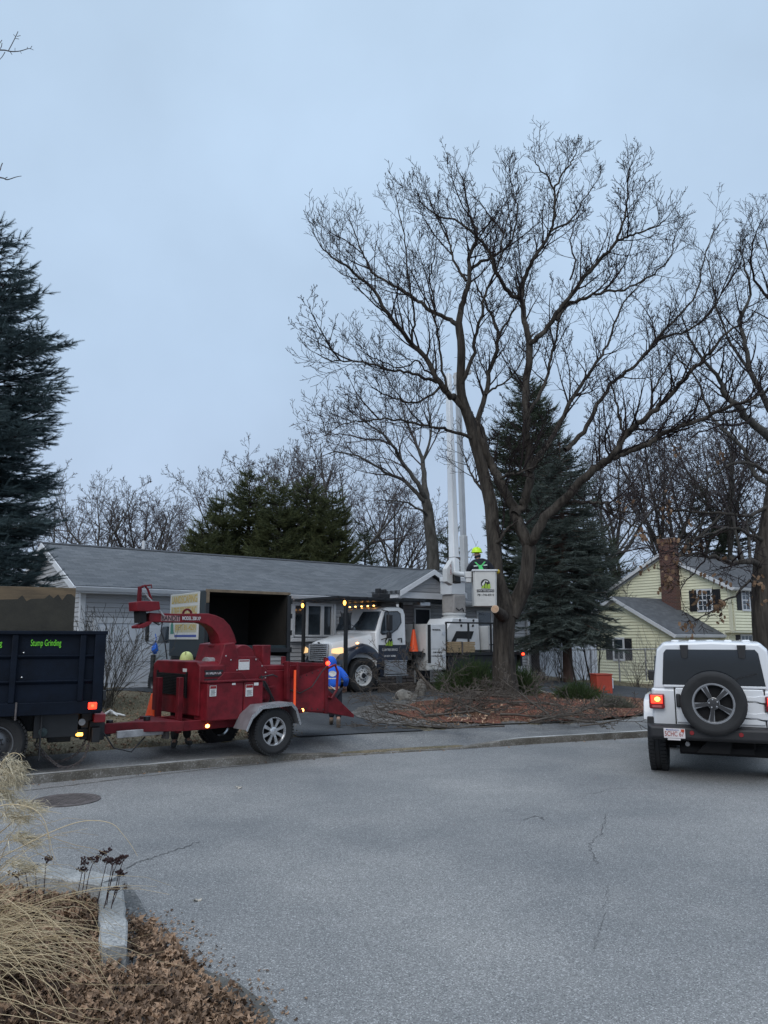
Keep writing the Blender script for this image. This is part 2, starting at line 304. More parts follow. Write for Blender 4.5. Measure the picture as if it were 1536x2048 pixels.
def wheel(parent,c,axis,r,wd,rimr,rimm,style='disc',n=40,spokes=8,tread=True,name='wheel',drop=0):
    "tyre as the part, rim as its child; axis points outward"
    ax=Vector(axis).normalized(); h=wd/2; k=rimr
    b=B().lathe(c,ax,[(k*.98,-h*.8),(k+.02,-h*.95),(r*.86,-h),(r*.95,-h*.9),(r,-h*.7),(r*1.0,-h*.28),(r*.985,-h*.26),(r*.985,-h*.2),(r,-h*.18),(r,h*.18),(r*.985,h*.2),(r*.985,h*.26),(r,h*.28),(r,h*.7),(r*.95,h*.9),(r*.86,h),(r*.84,h*.985),(k+.02,h*.93),(k*.98,h*.78)],n)
    if tread:
        a=ax.orthogonal().normalized(); q=ax.cross(a)
        for i in range(int(n*1.2)):
            th=2*math.pi*i/(int(n*1.2)); rad=a*math.cos(th)+q*math.sin(th); tan=ax.cross(rad)
            for s0 in (-.62,.62):
                cc=Vector(c)+rad*(r*1.0)+ax*h*s0
                v=[cc+tan*dx*r*.045+ax*dy*h*.3+rad*dz*.012 for dx in (-1,1) for dy in (-1,1) for dz in (-1,1)]
                b.add(v,[(0,1,3,2),(4,6,7,5),(0,4,5,1),(2,3,7,6),(0,2,6,4),(1,5,7,3)])
    t=b.build(name,M_rub,parent,smooth=True)
    g=B(); a=ax.orthogonal().normalized(); q=ax.cross(a); c=Vector(c)
    g.lathe(c,ax,[(k,-h*.6),(k,h*.70),(k*1.03,h*.86),(k*.97,h*.86),(k*.90,h*.6)],n)
    if style=='disc':
        g.lathe(c,ax,[(k*.92,h*.55),(k*.85,h*.30),(k*.55,h*.45),(k*.40,h*.5),(k*.34,h*.85),(k*.05,h*.9)],n)
        r1=g.build('rim',rimm,t,smooth=True)
        d=B()
        for i in range(10):
            th=2*math.pi*i/10; rad=a*math.cos(th)+q*math.sin(th); d.cyl(c+rad*k*.46+ax*h*.45,c+rad*k*.46+ax*h*.62,k*.05,6)
        for i in range(5):
            th=2*math.pi*(i+.3)/5; rad=a*math.cos(th)+q*math.sin(th); d.cyl(c+rad*k*.70+ax*h*.2,c+rad*k*.70+ax*h*.42,k*.085,10)
        d.lathe(c,ax,[(k*.26,h*.87),(k*.22,h*1.02),(k*.001,h*1.05)],12)
        d.build('wheel_nuts',M_blkm,r1)
    else:
        for i in range(spokes):
            th=2*math.pi*i/spokes+R(18)
            def P(rr,da,hh): 
                rad=a*math.cos(th+da)+q*math.sin(th+da); return c+rad*rr*k+ax*h*hh
            wi,wo=(.30,.24) if spokes==5 else (.30,.20)
            g.loft([[P(.2,-wi*1.6,.62),P(.2,wi*1.6,.62),P(.2,wi*1.6,.35),P(.2,-wi*1.6,.35)],[P(.55,-wi*.62,.72),P(.55,wi*.62,.72),P(.55,wi*.62,.4),P(.55,-wi*.62,.4)],[P(.96,-wo*.75,.66),P(.96,wo*.75,.66),P(.96,wo*.75,.4),P(.96,-wo*.75,.4)]])
        g.lathe(c,ax,[(k*.32,h*.5),(k*.30,h*.74),(k*.2,h*.8),(k*.001,h*.82)],20)
        r1=g.build('rim',rimm,t,smooth=True)
        d=B().lathe(c,ax,[(k*.93,h*.0),(k*.001,h*.02)],24)
        d.build('brake_backing',M_void,r1)
        d=B()
        for i in range(spokes if spokes==5 else 8):
            th=2*math.pi*i/(spokes if spokes==5 else 8); rad=a*math.cos(th)+q*math.sin(th); d.cyl(c+rad*k*.21+ax*h*.6,c+rad*k*.21+ax*h*.88,k*.04,6)
        d.build('wheel_nuts',M_chrome,r1)
    return t
def tubes(branches):
    "branches: list of (pts, radii, sides) -> V, F"
    groups={}
    for p,r,s in branches: groups.setdefault((len(p),s),[]).append((p,r))
    VV=[];FF=[];off=0
    for (n,s),g in groups.items():
        P=np.array([[tuple(x) for x in q[0]] for q in g]); Rr=np.array([q[1] for q in g])
        T=np.empty_like(P); T[:,1:-1]=P[:,2:]-P[:,:-2]; T[:,0]=P[:,1]-P[:,0]; T[:,-1]=P[:,-1]-P[:,-2]
        T/=np.linalg.norm(T,axis=2,keepdims=True)+1e-9
        m=T.mean(1); ref=np.where(np.abs(m[:,2:3])>.85*np.linalg.norm(m,axis=1,keepdims=True),np.array([[1.,0,0]]),np.array([[0,0,1.]]))
        A=np.cross(T,ref[:,None,:]); A/=np.linalg.norm(A,axis=2,keepdims=True)+1e-9; Bv=np.cross(T,A)
        th=2*np.pi*np.arange(s)/s
        V=P[:,:,None,:]+Rr[:,:,None,None]*(A[:,:,None,:]*np.cos(th)[None,None,:,None]+Bv[:,:,None,:]*np.sin(th)[None,None,:,None])
        nb=len(g); idx=np.arange(nb*n*s).reshape(nb,n,s)+off
        a=idx[:,:-1,:];b=np.roll(a,-1,2);d=idx[:,1:,:];c=np.roll(d,-1,2)
        FF.append(np.stack([a,b,c,d],-1).reshape(-1,4)); VV.append(V.reshape(-1,3)); off+=nb*n*s
    return np.concatenate(VV),FF
def scatter(name,tv,tf,P,RM,S,m,parent=None,smooth=False):
    "copies of one small shape merged into one mesh: P (n,3), RM (n,3,3), S (n,) or (n,3)"
    tv=np.asarray(tv,float); S=np.asarray(S); S=S[:,None,None] if S.ndim==1 else S[:,None,:]
    V=np.einsum('nij,nkj->nki',RM,tv[None]*S)+P[:,None,:]
    n=len(P); k=len(tv); F=[(np.asarray(f)[None]+(np.arange(n)*k)[:,None,None]).reshape(-1,len(f[0])) for f in tf]
    return fast(name,V.reshape(-1,3),F,m,parent,smooth)
def rotmats(n,dirs=None,roll=None):
    "random rotation matrices; with dirs the local z axis follows dirs"
    if dirs is None: dirs=rng.normal(size=(n,3))
    z=dirs/np.linalg.norm(dirs,axis=1,keepdims=True); r=rng.normal(size=(n,3)); x=np.cross(r,z); x/=np.linalg.norm(x,axis=1,keepdims=True); y=np.cross(z,x)
    return np.stack([x,y,z],-1)
# ================================================================ TERRAIN
CURB=[(-45,-24),(-25,-6.5),(-14,2.9),(-8,7.7),(-6,9.3),(-4.7,10.25),(-3.94,10.76),(-2.8,11.5),(-1.6,12.26),(-.54,12.82),(.5,13.25),(1.64,13.72),(2.4,14.07),(3.19,14.43),(4.97,15.14),(5.9,15.6),(6.9,16.5),(8.1,18.2),(10.5,21.3),(14.5,24.6),(20,27.5),(30,31),(60,37.5),(90,42)]
CP=np.array(CURB,float)
STREET=np.array(CURB+[(90,-60),(-45,-60)],float)
CTRL=[(-14,12,.2),(-8,14,.35),(-8,20,.58),(-6,20,.6),(-3,17,.28),(-1,14.5,.15),(-1,17,.22),(-.5,22,.35),(-2,24.5,.5),(3.2,20.8,.25),(2,17,.2),(5,18,.18),(0.5,16,.18),(6,26,.4),(5.6,30,.44),(8,24,.12),(10,30,-.1),(12,36,-.3),(17,38,-.3),(25,44,-.1),(20,60,0),(-10,40,.6),(10,60,.3),(-30,30,.6),(-30,60,.9),(40,60,.3),(0,90,1),(60,90,1),(-60,90,1),(-18,20,.5),(60,45,.1),(4,15.9,.14),(-3,12.6,.14),(-5,11.5,.14),(1,14.8,.14),(7.6,19.5,.12),(-11,8,.14),(-30,5,.3)]
CT=np.array(CTRL,float)
def segd(P,poly):
    d=np.full(len(P),1e9)
    for a,b in zip(poly[:-1],poly[1:]):
        ab=b-a; t=np.clip(((P-a)@ab)/(ab@ab),0,1); d=np.minimum(d,np.linalg.norm(P-(a+t[:,None]*ab),axis=1))
    return d
def inpoly(P,poly):
    x,y=P[:,0],P[:,1]; c=np.zeros(len(P),bool); j=len(poly)-1
    for i in range(len(poly)):
        xi,yi=poly[i];xj,yj=poly[j]
        with np.errstate(divide='ignore',invalid='ignore'):
            h=((yi>y)!=(yj>y))&(x<(xj-xi)*(y-yi)/(yj-yi+1e-12)+xi)
        c^=h; j=i
    return c
def TZ(P):
    P=np.asarray(P,float); d=np.linalg.norm(P[:,None,:]-CT[None,:,:2],axis=2); w_=1/(d**2.6+.6); return (w_*CT[None,:,2]).sum(1)/w_.sum(1)
def tz(x,y): return float(TZ([[x,y]])[0])
def gz(px,py,it=6):
    "ground point of a pixel on the uneven yard"
    z=.2
    for _ in range(it):
        p=gr(px,py,z); z=tz(p.x,p.y)
    return Vector((p.x,p.y,z))
def axis_vals(parts):
    o=[]
    for a,b,s in parts: o+=list(np.arange(a,b,s))
    return np.array(o)
gx=axis_vals([(-400,-60,40),(-60,-14,3),(-14,-7,.5),(-7,9,.14),(9,20,.6),(20,70,4),(70,500,40)])
gy=axis_vals([(-60,5,5),(5,9.5,.5),(9.5,22,.14),(22,32,.5),(32,70,3),(70,1000,60)])
X,Y=np.meshgrid(gx,gy); P=np.stack([X.ravel(),Y.ravel()],1)
ins=inpoly(P,STREET); dd=segd(P,CP); sd_=np.where(ins,-dd,dd)
Z=TZ(P); bump=(np.sin(P[:,0]*2.1+1.3*np.sin(P[:,1]*1.7))*.012+np.sin(P[:,0]*5.3+P[:,1]*3.1)*.008+rng.normal(size=len(P))*.006)
Z=Z+bump*(np.abs(P[:,0])<20)
Z=np.where(sd_<1.3,.03,Z); Z=np.where(sd_<.06,-.06,Z)
nx,ny=len(gx),len(gy); idx=np.arange(nx*ny).reshape(ny,nx)
F=np.stack([idx[:-1,:-1],idx[:-1,1:],idx[1:,1:],idx[1:,:-1]],-1).reshape(-1,4)
tag(fast('ground',np.column_stack([P,Z]),[F],M_lawn,smooth=True),kind='structure')
def cdt_sheet(name,poly,m,zf,sp=.4,kind='structure',jit=0):
    poly=[tuple(p) for p in poly]
    bp=[]
    for a,b in zip(poly,poly[1:]+poly[:1]):
        n=max(1,int(math.dist(a,b)/sp))
        for k in range(n): bp.append((a[0]+(b[0]-a[0])*k/n+random.uniform(-jit,jit),a[1]+(b[1]-a[1])*k/n+random.uniform(-jit,jit)))
    A=np.array(bp); xs=np.arange(A[:,0].min(),A[:,0].max(),sp); ys=np.arange(A[:,1].min(),A[:,1].max(),sp)
    G=np.array([(x,y) for x in xs for y in ys]); 
    if len(G): G=G[inpoly(G,A)]; G=G[segd(G,np.vstack([A,A[:1]]))>sp*.4]
    pts=[Vector(p) for p in bp]+[Vector(p) for p in G]
    vs_,es_,fs_,*_=delaunay_2d_cdt(pts,[],[list(range(len(bp)))],1,1e-5)
    V=np.array([(v.x,v.y) for v in vs_]); z=zf(V)
    o=fast(name,np.column_stack([V,z]),[np.array([f for f in fs_ if len(f)==3])],m,smooth=True); return tag(o,kind=kind)
# the street: one sheet
street=[tuple(p) for p in CURB]+[(90,-60),(-45,-60)]
me=bpy.data.meshes.new('road'); me.from_pydata([(x,y,0) for x,y in street],[],[tuple(range(len(street)))]); bm=bmesh.new(); bm.from_mesh(me); bmesh.ops.triangulate(bm,faces=bm.faces); bmesh.ops.recalc_face_normals(bm,faces=bm.faces); bm.to_mesh(me); bm.free(); me.materials.append(M_road); tag(link('road',me),kind='structure')
def resample(pts,step,x0,x1):
    o=[]
    for a,b in zip(pts[:-1],pts[1:]):
        if b[0]<x0 or a[0]>x1: continue
        n=max(1,int(math.dist(a,b)/step))
        for k in range(n): o.append((a[0]+(b[0]-a[0])*k/n,a[1]+(b[1]-a[1])*k/n))
    return np.array(o)
CL=resample(CURB,.35,-20,40)
for _ in range(3): CL[1:-1]=(CL[:-2]+2*CL[1:-1]+CL[2:])/4
T_=np.gradient(CL,axis=0); T_/=np.linalg.norm(T_,axis=1,keepdims=True); NN=np.column_stack([-T_[:,1],T_[:,0]])
def curbh(x): return np.interp(x,[-1.9,-1.0,-.5,1.2,1.7,2.3],[.125,.075,.02,.02,.06,.125])
hh=curbh(CL[:,0])*.9
secs=[(0,-.02*np.ones(len(CL))),(.008,hh-.012),(.02,hh),(.135,hh),(.138,hh-.05)]
def strip(name,offs,m,noise=0):
    n=len(CL); V=[];k=len(offs)
    for d,z in offs: V.append(np.column_stack([CL+NN*(np.asarray(d) if np.ndim(d)==0 else np.asarray(d)[:,None]),z+rng.normal(size=n)*noise]))
    V=np.stack(V,1).reshape(-1,3); i=np.arange(n-1)[:,None]*k+np.arange(k-1)[None,:]; i=i.ravel()
    return tag(fast(name,V,[np.stack([i,i+k,i+k+1,i+1],-1)],m),kind='structure')
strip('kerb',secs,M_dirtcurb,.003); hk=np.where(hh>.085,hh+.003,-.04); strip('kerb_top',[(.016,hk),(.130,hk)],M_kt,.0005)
wb=1.42+np.interp(CL[:,0],[-1.5,-.8,2.2,3],[0,.0,.0,0])
strip('pavement',[(.139,hh-.006),(.5,np.maximum(hh,.05)+.0),(1.0,np.full(len(CL),.135)),(wb,TZ(CL+NN*1.42)+.012),(wb+.03,np.full(len(CL),.02))],M_walk)
zt=lambda o:(lambda V:TZ(V)+o)
drive=[gr(548,1478,.14)[:2],gr(560,1462,.15)[:2],(-2.2,17),(-4.4,18.6),(-7.3,19.9),(-6.2,21.4),(-3,24),(2,27.6),(8.5,28.5),(12.5,25.8),(10.2,22.8),(8.0,21.2),(7.0,22.6),(6.0,23.6),(3.2,22.6),(.9,20.2),(.1,18.4),(-.3,16.9),(.4,15.3),(1.1,14.75)]
wbk=[tuple(p) for p in (CL+NN*1.3) if -1.5<p[0]<1.1]
cdt_sheet('driveway',wbk+drive[::-1][:-1]+[drive[0]] if False else [wbk[0]]+wbk[1:]+[tuple(p) for p in drive[::-1][1:-2]]+[(-2.0,15.0)],M_drive,zt(.022),.35)
island=[(p[0],p[1]) for p in (CL+NN*1.40) if .85<p[0]<8.2]
isl=island+[(8.5,20.3),(7.4,21.6),(6.2,23.0),(4.6,22.9),(3.2,22.1),(1.5,20.6),(.55,19.2),(-.1,17.6),(.35,16.0)]
cdt_sheet('gravel_strip',[(p[0],p[1]) for p in (CL+NN*1.38) if .75<p[0]<4]+[(3.5,17.5),(2,21.0),(.3,19.9),(-.6,18.6),(-.75,17.2),(-.2,15.7)],M_gravel,zt(.034),.3,jit=.05)
def bumpz(V): return TZ(V)+.045+np.sin(V[:,0]*3)*np.sin(V[:,1]*2.3)*.02+.05*np.exp(-((V[:,0]-3.2)**2+(V[:,1]-20.6)**2)/2)
cdt_sheet('mulch_bed',[(p[0],p[1]) for p in (CL+NN*1.47) if 1.9<p[0]<8.2]+isl[len(island):-2]+[(.1,17.5),(.45,16.6),(1.2,15.7)],M_mulch,bumpz,.22,jit=.06)
# cracks and patches in the road, sealed seams
def crack(name,pts,wd,m,z=.004):
    V=[];
    for i,p in enumerate(pts):
        q=pts[min(i+1,len(pts)-1)]-pts[max(i-1,0)]; n=Vector((-q.y,q.x)).normalized() if q.length else Vector((0,1)); ww=wd*random.uniform(.5,1.3)*(0.25 if i in(0,len(pts)-1) else 1)
        for s in(-1,1): V.append((p.x+n.x*s*ww,p.y+n.y*s*ww,z))
    k=len(pts); return tag(fast(name,V,[np.array([(2*i,2*i+1,2*i+3,2*i+2) for i in range(k-1)])],m),kind='structure')
def wander(pxs,n=26,j=.03):
    a=[gr(*p).xy for p in pxs]; o=[]
    for i in range(len(a)-1):
        for k in range(n//(len(a)-1)): o.append(a[i].lerp(a[i+1],k/(n//(len(a)-1)))+Vector((random.gauss(0,j),random.gauss(0,j))))
    return o+[a[-1]]
M_crack=mat('crack_dark',(.085,.085,.087),.95)
crack('road_crack',wander([(240,1742),(285,1722),(330,1708),(400,1683)],40,.015),.006,M_crack)
crack('road_crack',wander([(1214,1628),(1205,1660),(1180,1690),(1192,1730)],48,.014),.0035,M_crack)
crack('road_crack',wander([(1215,1770),(1208,1840),(1185,1900)],40,.010),.0016,M_crack)
crack('road_crack',wander([(1040,1640),(1075,1632),(1090,1640)],14,.02),.006,M_crack)
crack('road_crack',wander([(1170,1590),(1230,1578),(1310,1577)],24,.02),.004,M_crack)
crack('road_crack',wander([(700,1508),(900,1500),(960,1496)],36,.01),.009,M_crack,.006)
crack('road_crack',wander([(40,1583),(260,1556),(420,1538),(640,1517)],60,.012),.014,M_dirtcurb,.005)
# manhole
mc=gr(133,1601); t=thing('manhole_cover','round rusty iron manhole cover set in the road near the left kerb','manhole cover',(mc.x,mc.y,0))
b=B().lathe((0,0,0),(0,0,1),[(.375,.0),(.375,.012),(.335,.012),(.33,.006)],40); b.build('frame',M_rust,t)
b=B().lathe((0,0,0),(0,0,1),[(.325,.002),(.325,.011),(.001,.011)],40)
for i in range(-5,6):
    for j in range(-5,6):
        if math.hypot(i,j)<5.3: b.box(i*.055-.019,i*.055+.019,j*.055-.019,j*.055+.019,.011,.016)
b.build('lid',M_rust,t)
# ================================================================ TREE MAKERS
def grow(br,tips,p,d,ln,r,lv,maxlv,up=.12,wob=.16,nch=(5,4,4,3),ratio=.55,ang=(32,58),minr=.004,flat=1,segs=None,first=.25,grav=0):
    n=segs or (6 if lv==0 else 5 if lv==1 else 4 if lv==2 else 3)
    pts=[p.copy()]; rs=[r]; dd=d.normalized(); q=p.copy(); st=ln/(n-1)
    for i in range(n-1):
        dd=(dd+Vector((random.gauss(0,wob),random.gauss(0,wob),random.gauss(0,wob)*.7+up-grav))).normalized()
        if flat<1: dd.z*=flat; dd.normalize()
        q=q+dd*st; pts.append(q.copy()); rs.append(max(minr,r*(1-.82*(i+1)/(n-1))))
    br.append((pts,rs,7 if r>.06 else 5 if r>.025 else 3))
    if lv>=maxlv: tips.append(q.copy()); return
    k=nch[min(lv,len(nch)-1)]; k=max(1,int(round(k*random.uniform(.8,1.25))))
    sgn=random.choice((-1,1)); az0=random.uniform(0,6.28)
    for i in range(k):
        t=first+(1-first)*(i+random.uniform(.1,.9))/k; f=t*(n-1); a=min(int(f),n-2); pp=pts[a].lerp(pts[a+1],f-a); td=(pts[a+1]-pts[a]).normalized()
        o=td.orthogonal().normalized(); o=Matrix.Rotation(az0+i*2.4+random.uniform(-.5,.5),3,td)@o
        th=R(random.uniform(*ang)); nd=td*math.cos(th)+o*math.sin(th)
        rr=max(minr,(r*(1-.8*t))*random.uniform(.5,.75)); l2=ln*ratio*(1-.45*t)*random.uniform(.75,1.25)
        grow(br,tips,pp,nd,l2,rr,lv+1,maxlv,up,wob,nch,ratio,ang,minr,flat,None,.2,grav)
def smooth_poly(P,k=3):
    "Catmull-Rom"
    o=[]
    Q=[P[0]*2-P[1]]+P+[P[-1]*2-P[-2]]
    for i in range(1,len(Q)-2):
        for j in range(k):
            t=j/k; a,b,c,d=Q[i-1],Q[i],Q[i+1],Q[i+2]
            o.append(.5*((2*b)+(c-a)*t+(2*a-5*b+4*c-d)*t*t+(3*b-a-3*c+d)*t**3))
    return o+[P[-1]]
def traced(br,tips,px,y0,y1,r0,r1,ch,clen,lv=1,maxlv=3,up=.10,first=.25,sides=None,nch=(6,5,4,3),wob=.15,minr=.004,jit=.02,endlen=None):
    "a limb measured in the photo, with its own depth, and procedural side branches"
    n=len(px); P=[]
    dep=[y0+(y1-y0)*i/(n-1)+ (0 if i in (0,n-1) else math.sin(i*1.9+px[0][0])*.12) for i in range(n)]
    P=[at(px[i][0],px[i][1],dep[i]) for i in range(n)]
    P=smooth_poly(P,3); m=len(P); P=[p+Vector((random.gauss(0,jit),random.gauss(0,jit),random.gauss(0,jit))) if 0<i<m-1 else p for i,p in enumerate(P)]
    rs=[r0+(r1-r0)*(i/(m-1))**.8 for i in range(m)]
    br.append((P,rs,sides or (14 if r0>.12 else 8 if r0>.05 else 6)))
    az0=random.uniform(0,6.28)
    for i in range(ch):
        t=first+(1-first)*(i+random.uniform(.1,.9))/ch; f=t*(m-1); a=min(int(f),m-2); pp=P[a].lerp(P[a+1],f-a); td=(P[a+1]-P[a]).normalized()
        o=Matrix.Rotation(az0+i*2.4,3,td)@td.orthogonal().normalized(); th=R(random.uniform(28,58)); nd=td*math.cos(th)+o*math.sin(th); nd.z+=.15
        rr=max(minr,min(rs[a]*.5,.012+.012*clen)); grow(br,tips,pp,nd,clen*(1-.35*t)*random.uniform(.6,1.3),rr,lv,maxlv,up,wob,nch,.55,(32,58),minr)
    # the tip itself branches on
    el=endlen or clen*.8; grow(br,tips,P[-1],P[-1]-P[-2],el,r1,lv,maxlv,up,wob,nch,.55,(30,55),minr)
    return P
def split_tree(name,label,br,m_trunk,m_crown,loc,rthr=.05,group=None,cat='tree',twigname='crown'):
    lo=Vector(loc); t=thing(name,label,cat,loc,0,group)
    A=[([q-lo for q in p],r,s) for p,r,s in br if max(r)>rthr]; C=[([q-lo for q in p],r,s) for p,r,s in br if max(r)<=rthr]
    if A: V,F=tubes(A); fast('trunk',V,F,m_trunk,t,True)
    if C: V,F=tubes(C); fast(twigname,V,F,m_crown,t,True)
    return t
# ================================================================ THE BIG BARE TREE
br=[];tips=[]
YB=20.8
base=gz(1012,1402)
trunk=[((1014,1412),YB,.46),((1013,1395),YB,.36),((1008,1350),YB,.315),((1006,1300),YB,.30),((1007,1255),YB,.31),((1009,1220),YB,.335),((1000,1188),YB,.27),((991,1150),YB,.23),((989,1100),YB+.1,.215),((985,1050),YB+.2,.20),((982,1009),YB+.3,.195),((972,965),YB+.4,.185),((960,915),YB+.4,.18),((949,878),YB+.4,.175),((940,842),YB+.3,.17),((930,815),YB+.2,.15),((921,775),YB+.1,.135),((923,700),YB,.125),((917,648),YB,.115)]
P=[at(a[0][0],a[0][1],a[1]) for a in trunk]; rr=[a[2]*(.90 if i>2 else .97) for i,a in enumerate(trunk)]
P2=smooth_poly(P,3); r2=list(np.interp(np.arange(len(P2))/3,np.arange(len(rr)),rr))
# trunk with ridges and root flare as its own surface
def barky(P2,r2,n=44,flare=True):
    secs=[];ref=Vector((1,0,0))
    for i,p in enumerate(P2):
        t=(P2[min(i+1,len(P2)-1)]-P2[max(i-1,0)]).normalized(); a=(ref-t*ref.dot(t)).normalized(); b=t.cross(a); ref=a
        q=[]
        for k in range(n):
            th=2*math.pi*k/n; rad=r2[i]*(1+.05*math.sin(3*th+i*.15)+.03*math.sin(7*th+i*.35)+.035*math.sin(13*th+i*.5)*(1 if i%2 else .6)+random.gauss(0,.02))
            if flare and i<5: rad*=1+.18*(5-i)/5*max(0,math.sin(5*th+.6))
            q.append(p+(a*math.cos(th)+b*math.sin(th))*rad)
        secs.append(q)
    return secs
mb=B(); mb.loft(barky(P2,r2),True)
# second stem, forks from the trunk at 1.5 m above the bucket rim
stemB=[((1022,1232),YB,.25),((1036,1200),YB,.24),((1050,1165),YB-.1,.225),((1056,1125),YB-.1,.215),((1058,1092),YB-.1,.21)]
PB=smooth_poly([at(a[0][0],a[0][1],a[1]) for a in stemB],3); mb.loft(barky(PB,list(np.interp(np.arange(len(PB))/3,np.arange(len(stemB)),[a[2]*.88 for a in stemB])),24,False),True)
stub0=at(1008,1235,YB-.1); stub1=at(990,1218,YB-.95); mb.tube([stub0,stub1],[.18,.105],18)
big=thing('bare_tree','tall bare deciduous tree with forked ridged trunk standing beside the bucket in the mulch bed','tree',base)
for i,v in enumerate(mb.v): mb.v[i]=(v[0]-base.x,v[1]-base.y,v[2]-base.z)
tk=mb.build('trunk',M_bark,big,smooth=True); tk.data.set_sharp_from_angle(angle=R(70))
c=stub1-base; n=(stub1-stub0).normalized(); s=B().lathe(c+n*.003,n,[(.103,0),(.09,.003),(.001,.004)],24); s.cur=1; s.lathe(c+n*.004,n,[(.088,.003),(.087,.006),(.001,.006)],20); s.build('sawn_face',[mat('sapwood',(.50,.38,.28),.8,0,.1,20),M_cut],big,label='freshly sawn round face of a removed limb')
W=lambda w_: w_/2/75.
